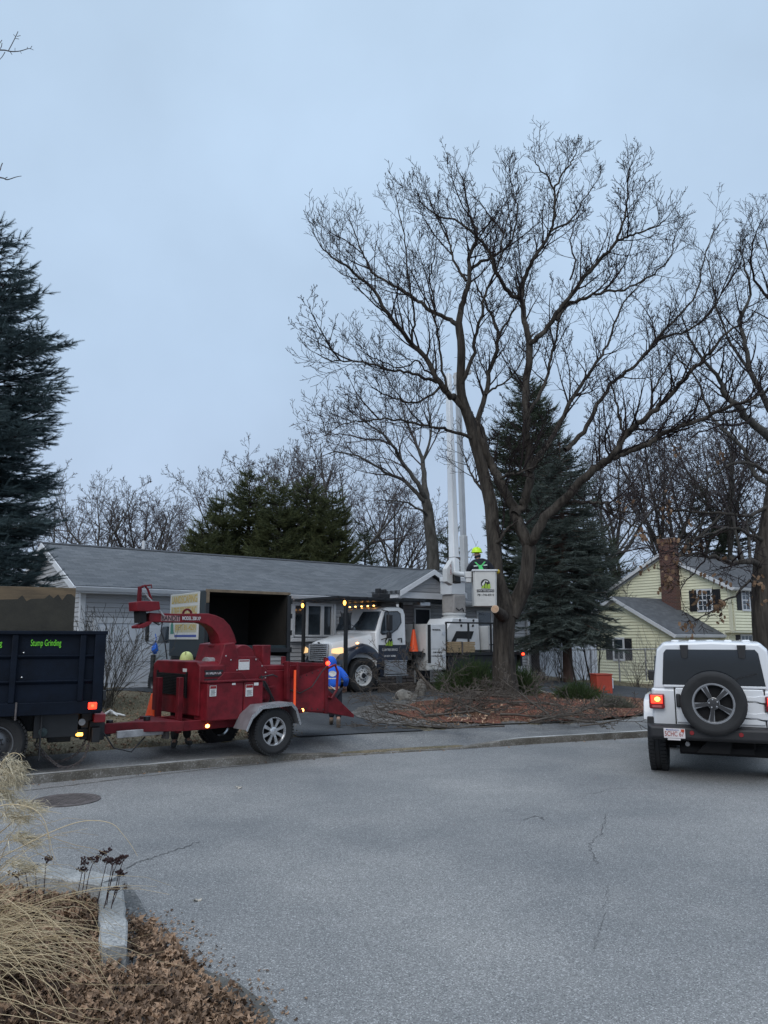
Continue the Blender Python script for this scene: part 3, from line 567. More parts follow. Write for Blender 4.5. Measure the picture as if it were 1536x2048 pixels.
LIMBS=[
 # (pixels, depth start, depth end, r0, r1, children, child length)
 ([(929,818),(912,797),(897,788),(874,755),(850,714),(817,680),(776,629),(749,585),(718,555),(691,531),(661,514),(640,490)],YB+.2,YB-1.6,.11,.018,15,1.5),
 ([(824,687),(828,650),(826,610),(817,562),(812,510),(808,470),(800,430),(792,395)],YB-.58,YB-.8,.04,.012,9,1.1),
 ([(884,768),(866,788),(840,803),(815,804),(793,798),(770,790),(745,775)],YB,YB-2.2,.04,.014,6,1.0),
 ([(941,876),(915,866),(895,860),(872,853),(848,850),(820,845),(799,840),(760,840),(728,842),(700,846),(672,856)],YB+.3,YB-2.6,.055,.012,14,1.4),
 ([(874,765),(850,757),(832,749),(808,742),(783,742),(750,729),(715,724),(680,722),(655,718),(635,708)],YB,YB-2.8,.05,.012,12,1.2),
 ([(917,648),(900,640),(871,626),(850,612),(830,599),(800,578),(779,568),(745,545),(732,521),(722,495),(712,470),(703,450)],YB,YB+1.6,.075,.013,15,1.4),
 ([(745,548),(733,520),(700,485),(672,470),(648,455)],YB+1,YB+1.8,.03,.01,6,1.0),
 ([(917,650),(925,612),(932,585),(938,562),(938,521),(945,498),(952,477),(948,450),(938,430),(932,392),(925,360),(918,345)],YB,YB+.8,.095,.014,14,1.3),
 ([(932,562),(915,535),(905,511),(897,480),(888,455),(872,430),(860,400)],YB+.2,YB+1.4,.045,.012,9,1.1),
 ([(938,545),(960,525),(982,515),(1000,505),(1020,488),(1030,455),(1035,420),(1028,385),(1020,350)],YB+.3,YB+1.2,.055,.012,11,1.2),
 ([(968,905),(965,870),(955,838),(972,790),(978,745),(994,700),(995,663),(985,635),(979,618),(966,595),(955,575)],YB+.4,YB+1.8,.10,.025,11,1.2),
 ([(994,680),(1010,650),(1025,625),(1038,600),(1045,570),(1062,530),(1075,490)],YB+1.2,YB+2.2,.045,.012,9,1.1),
 # stem B and what it carries
 ([(1058,1092),(1040,1060),(1033,1035),(1022,1005),(1010,985),(998,960),(985,935),(972,905),(962,870),(952,845)],YB-.1,YB+.5,.17,.10,3,.9),
 ([(1030,1030),(1042,1015),(1052,997),(1060,970),(1059,944),(1056,900),(1053,850),(1052,805),(1052,760),(1058,725),(1059,690)],YB-.1,YB-.3,.135,.095,6,1.2),
 ([(1059,690),(1050,655),(1045,625),(1042,596)],YB-.3,YB-.3,.09,.07,2,1.0),
 ([(1042,596),(1025,590),(1006,568),(995,545),(982,511),(965,485),(938,460),(915,443),(892,436),(871,430),(850,412),(838,395)],YB-.3,YB-1.6,.07,.012,14,1.3),
 ([(1042,596),(1045,568),(1056,540),(1070,512),(1085,490),(1101,463),(1107,430),(1108,380),(1094,355),(1080,340),(1070,322)],YB-.3,YB-.6,.075,.014,13,1.3),
 ([(1108,380),(1122,355),(1140,331),(1147,315),(1152,300)],YB-.6,YB-1.0,.035,.012,6,.8),
 ([(1059,690),(1075,675),(1091,662),(1112,630),(1140,592),(1170,555),(1195,526),(1215,503),(1234,484),(1250,476),(1265,470),(1290,460),(1314,453),(1330,440)],YB-.3,YB-2.2,.085,.014,16,1.4),
 ([(1234,484),(1243,455),(1251,425),(1253,395),(1255,362),(1262,330)],YB-1.6,YB-2.0,.04,.012,10,1.0),
 ([(1112,640),(1133,610),(1160,600),(1185,590),(1209,584),(1230,580),(1251,580),(1280,562),(1307,547),(1328,530),(1342,510),(1347,480)],YB-.5,YB-2.8,.055,.012,12,1.1),
 ([(1101,463),(1130,450),(1150,430),(1165,400),(1180,380),(1195,360)],YB-.5,YB+.6,.035,.01,8,1.0),
 ([(1140,560),(1150,520),(1140,480),(1155,440),(1170,420)],YB-1,YB-.2,.03,.01,7,1.0),
 ([(1058,1092),(1068,1072),(1092,1035),(1122,1007),(1150,975),(1181,944),(1200,930),(1216,920),(1235,895),(1251,871),(1270,853),(1293,836),(1320,808),(1349,780),(1366,760),(1384,742),(1405,722),(1426,700),(1450,672),(1480,650)],YB-.1,YB-3.5,.15,.022,22,1.5),
 ([(1216,920),(1232,915),(1244,909),(1270,898),(1297,888),(1315,875),(1331,864),(1362,853),(1394,843),(1425,828),(1454,815),(1480,806),(1506,798),(1536,782),(1570,770)],YB-1.2,YB-4.2,.085,.03,14,1.5),
 ([(1293,836),(1303,812),(1306,785),(1330,745),(1345,715),(1352,690)],YB-1.8,YB-1.0,.04,.012,8,1.2),
 ([(1251,871),(1243,848),(1235,815),(1228,790),(1222,768)],YB-1.2,YB-.6,.04,.02,6,1.1),
 ([(1059,944),(1080,910),(1100,882),(1122,845),(1140,805),(1160,775),(1174,752),(1192,725),(1209,700),(1225,665),(1240,620),(1262,585),(1290,560)],YB-.2,YB+1.8,.09,.016,15,1.4),
 ([(1130,900),(1150,885),(1175,850),(1195,810),(1215,780),(1235,757),(1262,738),(1290,710),(1310,680),(1345,645),(1375,612),(1395,580),(1402,540),(1412,500),(1430,460)],YB-.3,YB+.6,.075,.014,15,1.5),
 ([(1310,680),(1335,672),(1365,665),(1400,645),(1430,610),(1450,570),(1470,520)],YB,YB-1.4,.045,.012,11,1.3),
 ([(1122,1007),(1150,1003),(1172,1006),(1195,1004),(1215,1010),(1225,1030),(1245,1036),(1262,1050),(1285,1064),(1305,1074),(1322,1070)],YB-.3,YB-2.6,.05,.014,8,.9),
 ([(1212,1003),(1225,1018),(1240,1022),(1262,1026),(1270,1010)],YB-1.2,YB-1.6,.035,.015,3,.6),
 ([(989,1090),(1002,1075),(1012,1060),(1022,1052)],YB,YB-.2,.05,.04,1,.5),
 ([(982,1000),(960,975),(945,950),(935,930),(925,905)],YB+.3,YB+1.4,.05,.015,6,1.1),
 ([(1000,958),(1015,950),(1032,948),(1052,940),(1075,930),(1090,905),(1105,880)],YB-.3,YB-1.2,.05,.018,7,1.0),
 ([(972,790),(990,775),(1010,765),(1030,745),(1045,715),(1050,690)],YB+.6,YB+1.5,.04,.012,8,1.2),
 ([(921,775),(935,740),(948,705),(952,665),(965,630),(968,590),(985,555),(1000,520),(1008,470),(1015,420),(1012,380)],YB+.1,YB-1.8,.065,.012,14,1.3),
 ([(1052,830),(1075,800),(1092,760),(1100,715),(1112,680),(1118,640),(1135,600),(1150,560)],YB-.3,YB+1.2,.06,.015,11,1.3),
 ([(897,788),(885,740),(880,700),(872,655),(868,610),(860,570),(866,530),(872,490)],YB-.3,YB-1.6,.045,.012,11,1.3),
 ([(874,755),(850,740),(835,720),(820,730),(795,735),(770,725),(745,715),(720,700)],YB-.4,YB-1.8,.03,.01,8,1.1),
]
random.seed(202); LP=[]
for l in LIMBS: LP.append((l,traced(br,tips,l[0],l[1],l[2],l[3],l[4],int(l[5]*1.45+1),l[6]*1.1,maxlv=3,minr=.0056,nch=(5,5,3,3),wob=.13,up=.15,endlen=l[6]*.55)))
for l,Pq in LP:
    if l[3]<.045: continue
    for k in range(3 if l[3]>.08 else 2):
        t_=random.uniform(.3,.85); i=int(t_*(len(Pq)-2)); td=(Pq[i+1]-Pq[i]).normalized(); o=Matrix.Rotation(random.uniform(0,6.28),3,td)@td.orthogonal().normalized(); th=R(random.uniform(28,50)); nd=td*math.cos(th)+o*math.sin(th); nd.z=max(nd.z,.1)+.25
        grow(br,tips,Pq[i],nd,random.uniform(1.8,2.7)*(1.15-.5*t_),.026,0,3,.10,.13,(7,5,4,2),.42,(28,52),.0056,first=.2)
lo=base; A=[([q-lo for q in p],r,s) for p,r,s in br if max(r)>.034]; Cc=[([q-lo for q in p],r,s) for p,r,s in br if max(r)<=.034]
V,F=tubes(A); fast('limbs',V,F,M_bark,big,True)
V,F=tubes(Cc); fast('crown',V,F,M_twig,big,True); print('twigs',len(Cc))
# ================================================================ OTHER BARE TREES
# grey maple leaning behind the house
br=[];tips=[];Ym=33.
b0=Vector((at(868,1200,Ym).x,Ym,.4))
P=[b0]+[at(x,y,Ym) for x,y in ((866,1120),(861,1070),(856,1020),(851,1000))]
br.append((smooth_poly(P,3),list(np.linspace(.30,.20,13)),14))
for l in [([(851,1000),(840,975),(820,945),(800,915),(785,890),(765,868),(740,850),(720,835)],Ym,Ym-2,.13,.02,14,2.4),
 ([(853,1005),(849,960),(845,925),(838,900),(825,870),(812,840),(800,800)],Ym,Ym+2,.15,.02,13,2.4),
 ([(851,1010),(836,990),(812,965),(780,950),(750,930),(715,912),(680,905),(655,908)],Ym,Ym-1,.11,.02,14,2.4),
 ([(858,1035),(840,1020),(815,1005),(790,1002),(760,1000)],Ym,Ym-2,.07,.015,9,1.8),
 ([(845,925),(858,890),(862,850),(855,810),(860,780)],Ym,Ym,.07,.015,10,2.2),
 ([(785,890),(760,880),(735,880),(700,870),(670,868),(645,860)],Ym-1,Ym-2,.06,.015,10,2.0)]:
    traced(br,tips,l[0],l[1],l[2],l[3],l[4],l[5],l[6],maxlv=3,minr=.009,nch=(5,4,4,3))
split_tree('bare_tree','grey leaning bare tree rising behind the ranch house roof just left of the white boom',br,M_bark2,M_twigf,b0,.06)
# right-hand trees
br=[];tips=[];Yo=19.5
b0=Vector((at(1540,1400,Yo).x,Yo,tz(8,19.5)-.1))
P=[b0,at(1534,1330,Yo),at(1528,1250,Yo),at(1526,1180,Yo),at(1528,1120,Yo),at(1536,1060,Yo),at(1548,980,Yo),at(1556,900,Yo),at(1560,800,Yo)]
br.append((smooth_poly(P,3),[.36,.34,.32,.30,.29,.28,.28,.28,.27,.27,.26,.25,.25,.24,.23,.22,.21,.20,.19,.18,.17,.16,.15,.14,.13],18))
oaktips=[]
for l in [([(1528,1140),(1512,1125),(1490,1122),(1470,1128),(1450,1120),(1420,1112),(1395,1106),(1370,1112),(1345,1105)],Yo,Yo-2.4,.09,.016,12,1.3),
 ([(1545,1010),(1520,1022),(1495,1032),(1454,1028),(1400,1024),(1349,1017),(1320,1005),(1297,995)],Yo,Yo-1.8,.06,.014,11,1.3),
 ([(1530,1080),(1500,1070),(1470,1055),(1440,1060),(1405,1072),(1375,1080),(1350,1095)],Yo,Yo-3,.05,.014,10,1.2),
 ([(1526,1170),(1505,1160),(1490,1170),(1470,1190),(1440,1205),(1420,1225),(1400,1235)],Yo-.2,Yo-2.6,.04,.012,8,1.0),
 ([(1550,950),(1520,940),(1490,925),(1460,930),(1425,950),(1400,965)],Yo,Yo-2,.06,.014,9,1.4),
 ([(1420,1112),(1400,1130),(1385,1150),(1370,1165),(1362,1190)],Yo-1.5,Yo-2.4,.022,.01,5,.7)]:
    traced(br,oaktips,l[0],l[1],l[2],l[3],l[4],l[5],l[6],maxlv=3,minr=.006,up=.02,nch=(5,4,3,2))
oak=split_tree('oak_tree','oak with thick dark trunk at the right edge and brown leaves still hanging',br,M_bark,M_twig,b0,.034)
tp=np.array([tuple(t) for t in oaktips]); 
sel=tp[(tp[:,2]<6.5)]; k=rng.choice(len(sel),min(len(sel),520),replace=False); sel=sel[k]
# cluster the leaves: keep those near a few centres
cen=sel[rng.choice(len(sel),30,replace=False)]; dmin=np.linalg.norm(sel[:,None]-cen[None],axis=2).min(1); sel=sel[dmin<.22]
Pl=np.repeat(sel,3,0)+rng.normal(size=(len(sel)*3,3))*.06-np.array([0,0,.05]); Pl-=np.array(tuple(b0))
lv=[(0,0,0),(.35,.12,.25),(.25,.05,.6),(.38,.0,.8),(0,0,1.1),(-.38,.05,.8),(-.25,.0,.6),(-.35,.12,.25),(0,-.08,.55)]
lf=[[(8,0,1),(8,1,2),(8,2,3),(8,3,4),(8,4,5),(8,5,6),(8,6,7),(8,7,0)]]
dn=rng.normal(size=(len(Pl),3))*.5+np.array([0,0,-1]); scatter('dead_leaves',lv,lf,Pl,rotmats(len(Pl),dn),rng.uniform(.07,.125,len(Pl)),M_oak,oak)
# second tree leaning in from beyond the right edge
br=[];tips=[];Y2=25.
b0=Vector((at(1640,1340,Y2).x,Y2,-.1))
P=[b0,at(1632,1200,Y2),at(1622,1050,Y2),at(1600,950,Y2),at(1570,905,Y2)]
br.append((smooth_poly(P,3),list(np.linspace(.34,.2,13)),12))
for l in [([(1570,905),(1536,872),(1500,840),(1475,812),(1450,790),(1440,760),(1415,730),(1385,690),(1370,650)],Y2,Y2-2,.17,.02,18,1.7),
 ([(1600,950),(1545,965),(1510,950),(1490,900),(1455,868),(1425,835),(1410,800),(1395,760),(1370,730),(1340,700)],Y2,Y2+2,.10,.018,16,1.7),
 ([(1570,905),(1560,850),(1530,800),(1500,740),(1490,690),(1480,640),(1500,590),(1490,540),(1480,490)],Y2,Y2-1,.14,.018,20,1.7),
 ([(1560,850),(1570,760),(1560,680),(1540,600),(1545,540),(1530,480)],Y2,Y2+2,.14,.02,17,1.7),
 ([(1500,740),(1470,700),(1450,660),(1430,600),(1425,560),(1410,510)],Y2,Y2+1,.06,.014,14,1.5),
 ([(1500,840),(1480,850),(1450,850),(1420,858),(1390,870),(1370,890)],Y2-1,Y2-3,.05,.014,10,1.4),
 ([(1540,600),(1510,560),(1500,520),(1510,470),(1525,440)],Y2,Y2-1,.05,.014,12,1.3)]:
    traced(br,tips,l[0],l[1],l[2],l[3],l[4],l[5],l[6],maxlv=3,minr=.0065,nch=(5,4,4,3))
split_tree('bare_tree','bare tree leaning in from beyond the right edge of the photo above the yellow house',br,M_bark2,M_twig,b0,.05)
# twigs reaching in at the upper left corner from a tree beyond the left edge
br=[];tips=[];Yt=6.0
b0=Vector((-4.6,6.4,0)); P=[b0,Vector((-4.55,6.4,2)),Vector((-4.4,6.3,4)),Vector((-4.3,6.2,5.8)),Vector((-4.3,6.2,7))]
br.append((smooth_poly(P,3),list(np.linspace(.12,.05,13)),10))
def px_branch(pts,r0,r1,Y=Yt,):
    r0*=.62;r1*=.75
    br.append((smooth_poly([at(x,y,Y) for x,y in pts],3),list(np.linspace(r0,r1,(len(pts)-1)*3+1)),6))
a0=at(-200,140,Yt)
px_branch([(-330,160),(-150,130),(-60,108),(0,100),(22,103),(40,102),(58,97),(67,100)],.014,.0025)
px_branch([(17,101),(24,88),(31,74),(36,63)],.006,.004); px_branch([(31,77),(38,78)],.004,.003); px_branch([(32,74),(27,69)],.004,.003); px_branch([(34,73),(41,71)],.004,.003)
px_branch([(10,104),(4,114),(-6,124)],.005,.003); px_branch([(20,103),(24,109)],.006,.004); px_branch([(30,102),(30,96)],.003,.003); px_branch([(54,98),(55,94)],.003,.003); px_branch([(60,98),(64,92)],.003,.003); px_branch([(40,102),(43,107)],.003,.003)
px_branch([(-10,98),(-2,88),(4,80)],.006,.004); px_branch([(-6,102),(2,95),(4,86)],.005,.004)
px_branch([(-330,300),(-180,350),(-60,352),(0,355),(12,359),(20,358),(32,354),(43,352)],.014,.003)
px_branch([(8,358),(15,354)],.005,.004); px_branch([(-10,353),(0,340),(2,333),(5,326)],.008,.005)
split_tree('bare_tree','young bare tree beyond the left edge whose twig tips reach into the upper left sky',br,M_bark2,mat('grey_twigs',(.10,.10,.105),.9),b0,.034)
# far bare trees: three shapes, copied
def proto_tree(seed,h,maxlv=4,spread=1.):
    random.seed(seed); br=[];tips=[]
    r=.016*h
    P=[Vector((0,0,-.3))]; 
    for i in range(1,5): P.append(Vector((random.gauss(0,.05*h*i/4),random.gauss(0,.05*h*i/4),h*.42*i/4)))
    Q=smooth_poly(P,2); br.append((Q,list(np.linspace(r,r*.6,len(Q))),9))
    k=6
    for i in range(k):
        a=2*math.pi*i/k*1.3+random.uniform(-.4,.4); e=R(random.uniform(38,72)) if i<k-1 else R(85); st=Q[-1] if i>2 else Q[-3]
        grow(br,tips,st,Vector((math.cos(a)*math.cos(e)*spread,math.sin(a)*math.cos(e)*spread,math.sin(e))),h*random.uniform(.42,.56),r*.5,0,maxlv,.09,.13,(7,5,4,3),.52,(28,52),.0075)
    for i in range(3):
        a=random.uniform(0,6.28); grow(br,tips,Q[-5],Vector((math.cos(a),math.sin(a),.35)),h*.28,r*.3,1,maxlv,.05,.15,(6,5,4,3),.52,(30,55),.0075)
    return br
protos=[]
FARS=[ # px, top py, depth, shape, label
 (205,952,42,0,'bare tree behind the ranch roof, tallest one near the blue spruce'),
 (268,968,44,1,'bare wide-crowned tree behind the ranch roof above the garage'),
 (312,985,47,2,'bare tree behind the ranch roof left of the white vent pipe'),
 (140,985,50,1,'bare tree half hidden behind the blue spruce at left'),
 (355,1040,52,0,'low bare tree between the vent pipe and the dark cedars'),
 (480,905,50,2,'bare tree with thin top rising behind the left dark cedar'),
 (560,898,52,0,'bare tree top rising behind the middle of the dark cedars'),
 (640,870,50,1,'bare tree behind the right end of the dark cedars'),
 (705,900,46,2,'bare tree with slim stems right of the dark cedars'),
 (770,960,48,0,'bare tree behind the roof ridge below the grey leaning tree'),
 (820,1000,54,1,'bare far tree behind the porch gable'),
 (1180,930,44,2,'bare tree behind the blue-green spruce on its right'),
 (1232,860,46,0,'bare tree behind the yellow house left of its chimney'),
 (1290,830,50,1,'bare tree standing behind the brick chimney'),
 (1350,850,48,2,'bare tree right behind the yellow house ridge'),
 (1400,800,52,0,'bare tree behind the yellow house roof, second from the right edge'),
 (1455,820,47,1,'bare tree behind the front slope of the yellow house roof'),
 (1515,840,50,2,'bare tree behind the yellow house at the right edge')]
for i,(s,h) in enumerate(((11,10),(12,10),(13,10))):
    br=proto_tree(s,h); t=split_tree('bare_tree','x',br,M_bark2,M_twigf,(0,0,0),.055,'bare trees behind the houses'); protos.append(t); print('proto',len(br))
random.seed(5); used=set()
for px,py,Yd,k,lab in FARS:
    pr=protos[k]
    if k in used:
        t=pr.copy(); COL.objects.link(t)
        for ch in pr.children: c_=ch.copy(); COL.objects.link(c_); c_.parent=t
    else: t=pr; used.add(k)
    top=at(px,py,Yd); z0=tz(top.x,Yd); s=(top.z-z0)/9.6; t.location=(top.x,Yd,z0); t.scale=(s*random.uniform(.9,1.1),s,s); t.rotation_euler=(0,0,random.uniform(0,6.28)); t['label']=lab
# ================================================================ CONIFERS
def shoot_template(n=9,k=5):
    "a needle-covered twig, pointing along +z, length 1"
    v=[];f=[];random.seed(3)
    for i in range(n):
        z=i/(n-1)
        for j in range(k):
            a=2*math.pi*(j/k)+i*1.1; r=.16*(1-.45*z); o=len(v)
            v+= [(math.cos(a-.25)*.02,math.sin(a-.25)*.02,z*.9),(math.cos(a+.25)*.02,math.sin(a+.25)*.02,z*.9+.02),(math.cos(a)*r,math.sin(a)*r,z*.9+.14)]; f.append((o,o+1,o+2))
    o=len(v); v+=[(.035,0,0),(-.02,.03,0),(-.02,-.03,0),(0,0,1.08)]; f+=[(o,o+1,o+3),(o+1,o+2,o+3),(o+2,o,o+3)]
    return v,[f]
def conifer(name,label,loc,h,rad,m,cap=99,z0=.3,dz=.33,per=11,droop=.25,dens=1.,slen=.30,seed=1,barkm=None,group=None,shape=1.0,lean_up=.35,lop=0,tip=1.,tmpl=(9,5),fat=1):
    random.seed(seed); r_=np.random.default_rng(seed); t=thing(name,label,'tree',loc,0,group)
    PP=[];DD=[];SS=[];br=[([Vector((0,0,-.2)),Vector((0,0,h*.33)),Vector((0,0,h*.66)),Vector((0,0,h))],[h*.018+.03,h*.013+.02,h*.008+.01,.01],10)]
    z=z0
    while z<h-.15:
        t_=(z-z0)/(h-z0); L=min(cap,rad*(1-t_)**shape+.12)
        for k in range(per if t_<.85 else 6):
            a=random.uniform(0,6.28); l=L*random.uniform(.72,1.15)*(1+lop*math.cos(a)); zz=z+random.uniform(-dz*1.6,dz*1.6)
            el=-droop*(1-t_)+.25*t_; n=6; d=Vector((math.cos(a)*math.cos(el),math.sin(a)*math.cos(el),math.sin(el))); q=Vector((0,0,zz)); pts=[q.copy()]
            for i in range(n-1):
                d=(d+Vector((random.gauss(0,.05),random.gauss(0,.05),lean_up*.16*(i/(n-1))))).normalized(); q=q+d*l/(n-1); pts.append(q.copy())
            br.append((pts,list(np.linspace(.012+.012*l,.004,n)),4))
            ns=max(3,int(l/.12*dens))
            for i in range(ns):
                f=(.22+.78*(i+random.random())/ns); g=f*(n-1); b=min(int(g),n-2); pp=pts[b].lerp(pts[b+1],g-b); td=(pts[b+1]-pts[b]).normalized(); sd=td.cross(Vector((0,0,1))).normalized()*random.choice((-1,1))
                bl=min(l*.42,.75)*(1-.55*f)+.1
                dr=(td*.75+sd*.75+Vector((0,0,random.uniform(-.35,.12)))).normalized()
                m_=max(1,int(bl/(slen*.62)))
                for jx in range(m_):
                    p=pp+dr*(bl*jx/m_); 
                    PP.append(p); DD.append((dr+Vector((random.gauss(0,.12),random.gauss(0,.12),random.gauss(0,.1)+.05)))); SS.append(slen*random.uniform(.8,1.2))
                    if jx>0 or m_==1:
                        for sg in(-1,1):
                            PP.append(p); sx_=dr.cross(Vector((0,0,1)))*sg*.8+dr*.7+Vector((0,0,random.uniform(-.2,.15))); DD.append(sx_); SS.append(slen*random.uniform(.5,.85))
            # growing tip points up and out
            PP.append(pts[-1]); DD.append((pts[-1]-pts[-2]).normalized()+Vector((0,0,.55*tip))); SS.append(slen*1.15)
            for sg in(-1,1):
                o=(pts[-1]-pts[-2]).normalized(); PP.append(pts[-1]); DD.append(o+o.cross(Vector((0,0,1)))*sg*.8+Vector((0,0,.3*tip))); SS.append(slen*.7)
        z+=dz
    PP.append(Vector((0,0,h-.1))); DD.append(Vector((0,0,1))); SS.append(slen*1.4)
    P=np.array([tuple(p) for p in PP]); D=np.array([tuple(p) for p in DD]); S=np.array(SS)
    tv,tf=shoot_template(*tmpl); tv=np.array(tv)*np.array([fat,fat,1])
    V,F=tubes(br); fast('trunk',V,F,barkm or M_twig,t,True)
    scatter('foliage',tv,tf,P,rotmats(len(P),D),S,m,t); print(label[:30],len(P)); return t
p=at(-100,1400,14.5)
conifer('spruce_tree','large blue spruce at the left edge standing behind the dump truck',(p.x,14.5,tz(p.x,14.5)),9.9,2.75,M_spr,1.42,z0=1.0,dz=.20,per=11,dens=1.3,slen=.23,seed=4,droop=.18,shape=.66,tmpl=(9,6),fat=1.35,lean_up=1.1)
p=at(1137,1368,27)
conifer('spruce_tree','blue-green spruce with bare reddish lower trunk left of the yellow house',(p.x,27,tz(p.x,27)-.1),8.7,1.8,M_spr2,z0=1.9,dz=.17,per=12,dens=1.0,slen=.27,seed=9,droop=.45,shape=.55,barkm=M_redbark,tmpl=(6,4),fat=1.7,lean_up=.6)
p=at(1068,1340,33)
conifer('pine_tree','tall dark pine rising behind the bare trunk above the end of the ranch house',(p.x,33,.4),13.0,2.9,M_pine,1.75,z0=1.5,dz=.24,per=10,dens=.9,slen=.36,seed=10,droop=-.15,shape=.55,lean_up=1.2,tmpl=(5,4),fat=1.9)
CED=[(405,1045,37,1.3,'lowest dark cedar at the left end of the row behind the roof'),(447,1000,38,1.6,'dark cedar second from the left behind the ranch roof'),(500,950,39,1.9,'tallest dark cedar with a pointed top behind the ranch roof'),(560,968,38,2.0,'dark cedar in the middle of the row behind the ranch roof'),(615,960,39,2.0,'broad dark cedar right of the middle of the row behind the roof'),(665,985,38,1.6,'dark cedar at the right end of the row behind the ranch roof')]
for i,(px,py,Yd,rd,lab) in enumerate(CED):
    tp_=at(px,py,Yd); z0=tz(tp_.x,Yd); conifer('cedar_tree',lab,(tp_.x,Yd,z0),tp_.z-z0,rd,M_hem,z0=1.2,dz=.27,per=11,dens=.95,slen=.38,seed=20+i,droop=-.3,shape=.5,lean_up=.8,group='dark cedars behind the ranch house',tmpl=(5,4),fat=2.0)
EVR=[(895,1065,44,1.7,'small dark pine peeking over the roof left of the boom'),(730,1060,46,1.2,'small dark evergreen behind the roof right of the cedars'),(1395,985,50,2.6,'dark pine behind the yellow house left of the oak'),(1470,1000,52,2.6,'dark pine behind the yellow house near the right edge'),(1210,1090,44,2.2,'low dark evergreen beside the yellow gable'),(1165,1000,45,2.4,'dark evergreen behind the blue-green spruce')]
for i,(px,py,Yd,rd,lab) in enumerate(EVR):
    tp_=at(px,py,Yd); z0=tz(tp_.x,Yd); conifer('pine_tree',lab,(tp_.x,Yd,z0),tp_.z-z0,rd,M_pine,z0=1.2,dz=.5,per=8,dens=.6,slen=.55,seed=40+i,droop=.0,shape=.5,lean_up=.5,group='pines behind the houses',tmpl=(4,4),fat=1.4)
# the far wood: brown thicket along the horizon
random.seed(77); far=[]
for i in range(230):
    x=random.uniform(-60,75); y=random.uniform(58,75); h=random.uniform(4.5,8.5); r=.05
    grow(far,[],Vector((x,y,.4)),Vector((random.gauss(0,.12),0,1)),h,r,1,3,.1,.12,(7,5,3,2),.5,(25,50),.014)
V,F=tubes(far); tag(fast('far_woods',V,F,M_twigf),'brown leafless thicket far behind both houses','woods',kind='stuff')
# ================================================================ SHRUBS
def leafy(name,label,c,rx,ry,rz,m,n,size,group=None,seed=1,barkm=None,stems=22):
    random.seed(seed); r_=np.random.default_rng(seed); t=thing(name,label,'shrub',c,0,group)
    cl=r_.normal(size=(26,3)); cl/=np.linalg.norm(cl,axis=1,keepdims=True); cl[:,2]=np.abs(cl[:,2]); cl*=r_.uniform(.45,.85,(26,1))
    P=cl[r_.integers(0,26,n)]+r_.normal(size=(n,3))*.2; P[:,2]=np.abs(P[:,2]); D=P+r_.normal(size=(n,3))*.35+np.array([0,0,.3]); P=P*np.array([rx,ry,rz])
    tv,tf=shoot_template(4,4); tv=np.array(tv)*np.array([1.4,1.4,1])
    scatter('foliage',tv,tf,P,rotmats(n,D),r_.uniform(.7,1.3,n)*size,m,t)
    br=[]
    for i in range(stems):
        a=random.uniform(0,6.28); grow(br,[],Vector((0,0,-.05)),Vector((math.cos(a)*rx,math.sin(a)*ry,rz*.8)),max(rx,rz)*.9,.014,2,3,.02,.15)
    V,F=tubes(br); fast('stems',V,F,barkm or M_brush,t,True); return t
def gpt(px,py): return gz(px,py)
p=gpt(938,1392); leafy('juniper_shrub','dark green juniper in front of the boom truck chassis left of the big trunk',(p.x+.1,p.y+1.0,tz(p.x,p.y)),.95,.7,.85,M_yew,3600,.2,seed=1)
p=gpt(1050,1398); leafy('juniper_shrub','dark green juniper tucked right of the big bare trunk',(p.x,p.y+.6,tz(p.x,p.y)),.5,.5,.78,M_yew,2000,.2,seed=2)
p=gpt(1166,1402); leafy('juniper_shrub','low spreading green shrub in the mulch left of the orange box',(p.x,p.y+.3,tz(p.x,p.y)),.62,.5,.42,M_yew,2200,.15,seed=3)
p=gpt(1234,1420); leafy('juniper_shrub','low grey-green shrub in the mulch nearest the white car',(p.x,p.y+.2,tz(p.x,p.y)),.42,.35,.26,M_gsh,1500,.12,seed=4)
def bareshrub(label,c,h,n,spread,m,r=.011,seed=1,curve=.05,lv=(1,3),group=None,nch=(6,5,4,3)):
    random.seed(seed); br=[]
    for i in range(n):
        a=random.uniform(0,6.28); s=spread*random.random()**.6
        grow(br,[],Vector((random.gauss(0,.08),random.gauss(0,.08),-.05)),Vector((math.cos(a)*s,math.sin(a)*s,1)),h*random.uniform(.7,1.1),r,lv[0],lv[1],curve,.10,nch,.5,(22,45),.0045)
    t=thing('bare_shrub',label,'shrub',c,0,group); V,F=tubes(br); fast('stems',V,F,m,t,True); return t
p=at(212,1372,17.2); bareshrub('bare fan-shaped shrub with many upright stems in front of the garage wall',(p.x,17.2,tz(p.x,17.2)),2.0,46,1.0,mat('shrub_stems',(.085,.075,.062),.9,0,.3,3),.011,1,.04,nch=(3,3,2,2))
random.seed(8)
for px,py,Yd,h,lab in ((1312,1372,30,2.0,'bare brown shrub in front of the yellow wall beside the white car'),(1275,1378,29,1.3,'small bare shrub below the chain-link fence near the yellow wall'),(1120,1376,28,1.7,'bare shrub in front of the white fence left of the reddish trunk'),(1170,1372,30,1.5,'bare shrub between the reddish trunk and the thin saplings'),(1087,1384,27,1.6,'bare shrub at the corner of the ranch house')):
    p=at(px,py,Yd); bareshrub(lab,(p.x,Yd,tz(p.x,Yd)),h,14,.55,M_brush,.012,int(px),.03,(2,3),'bare shrubs along the side yard')
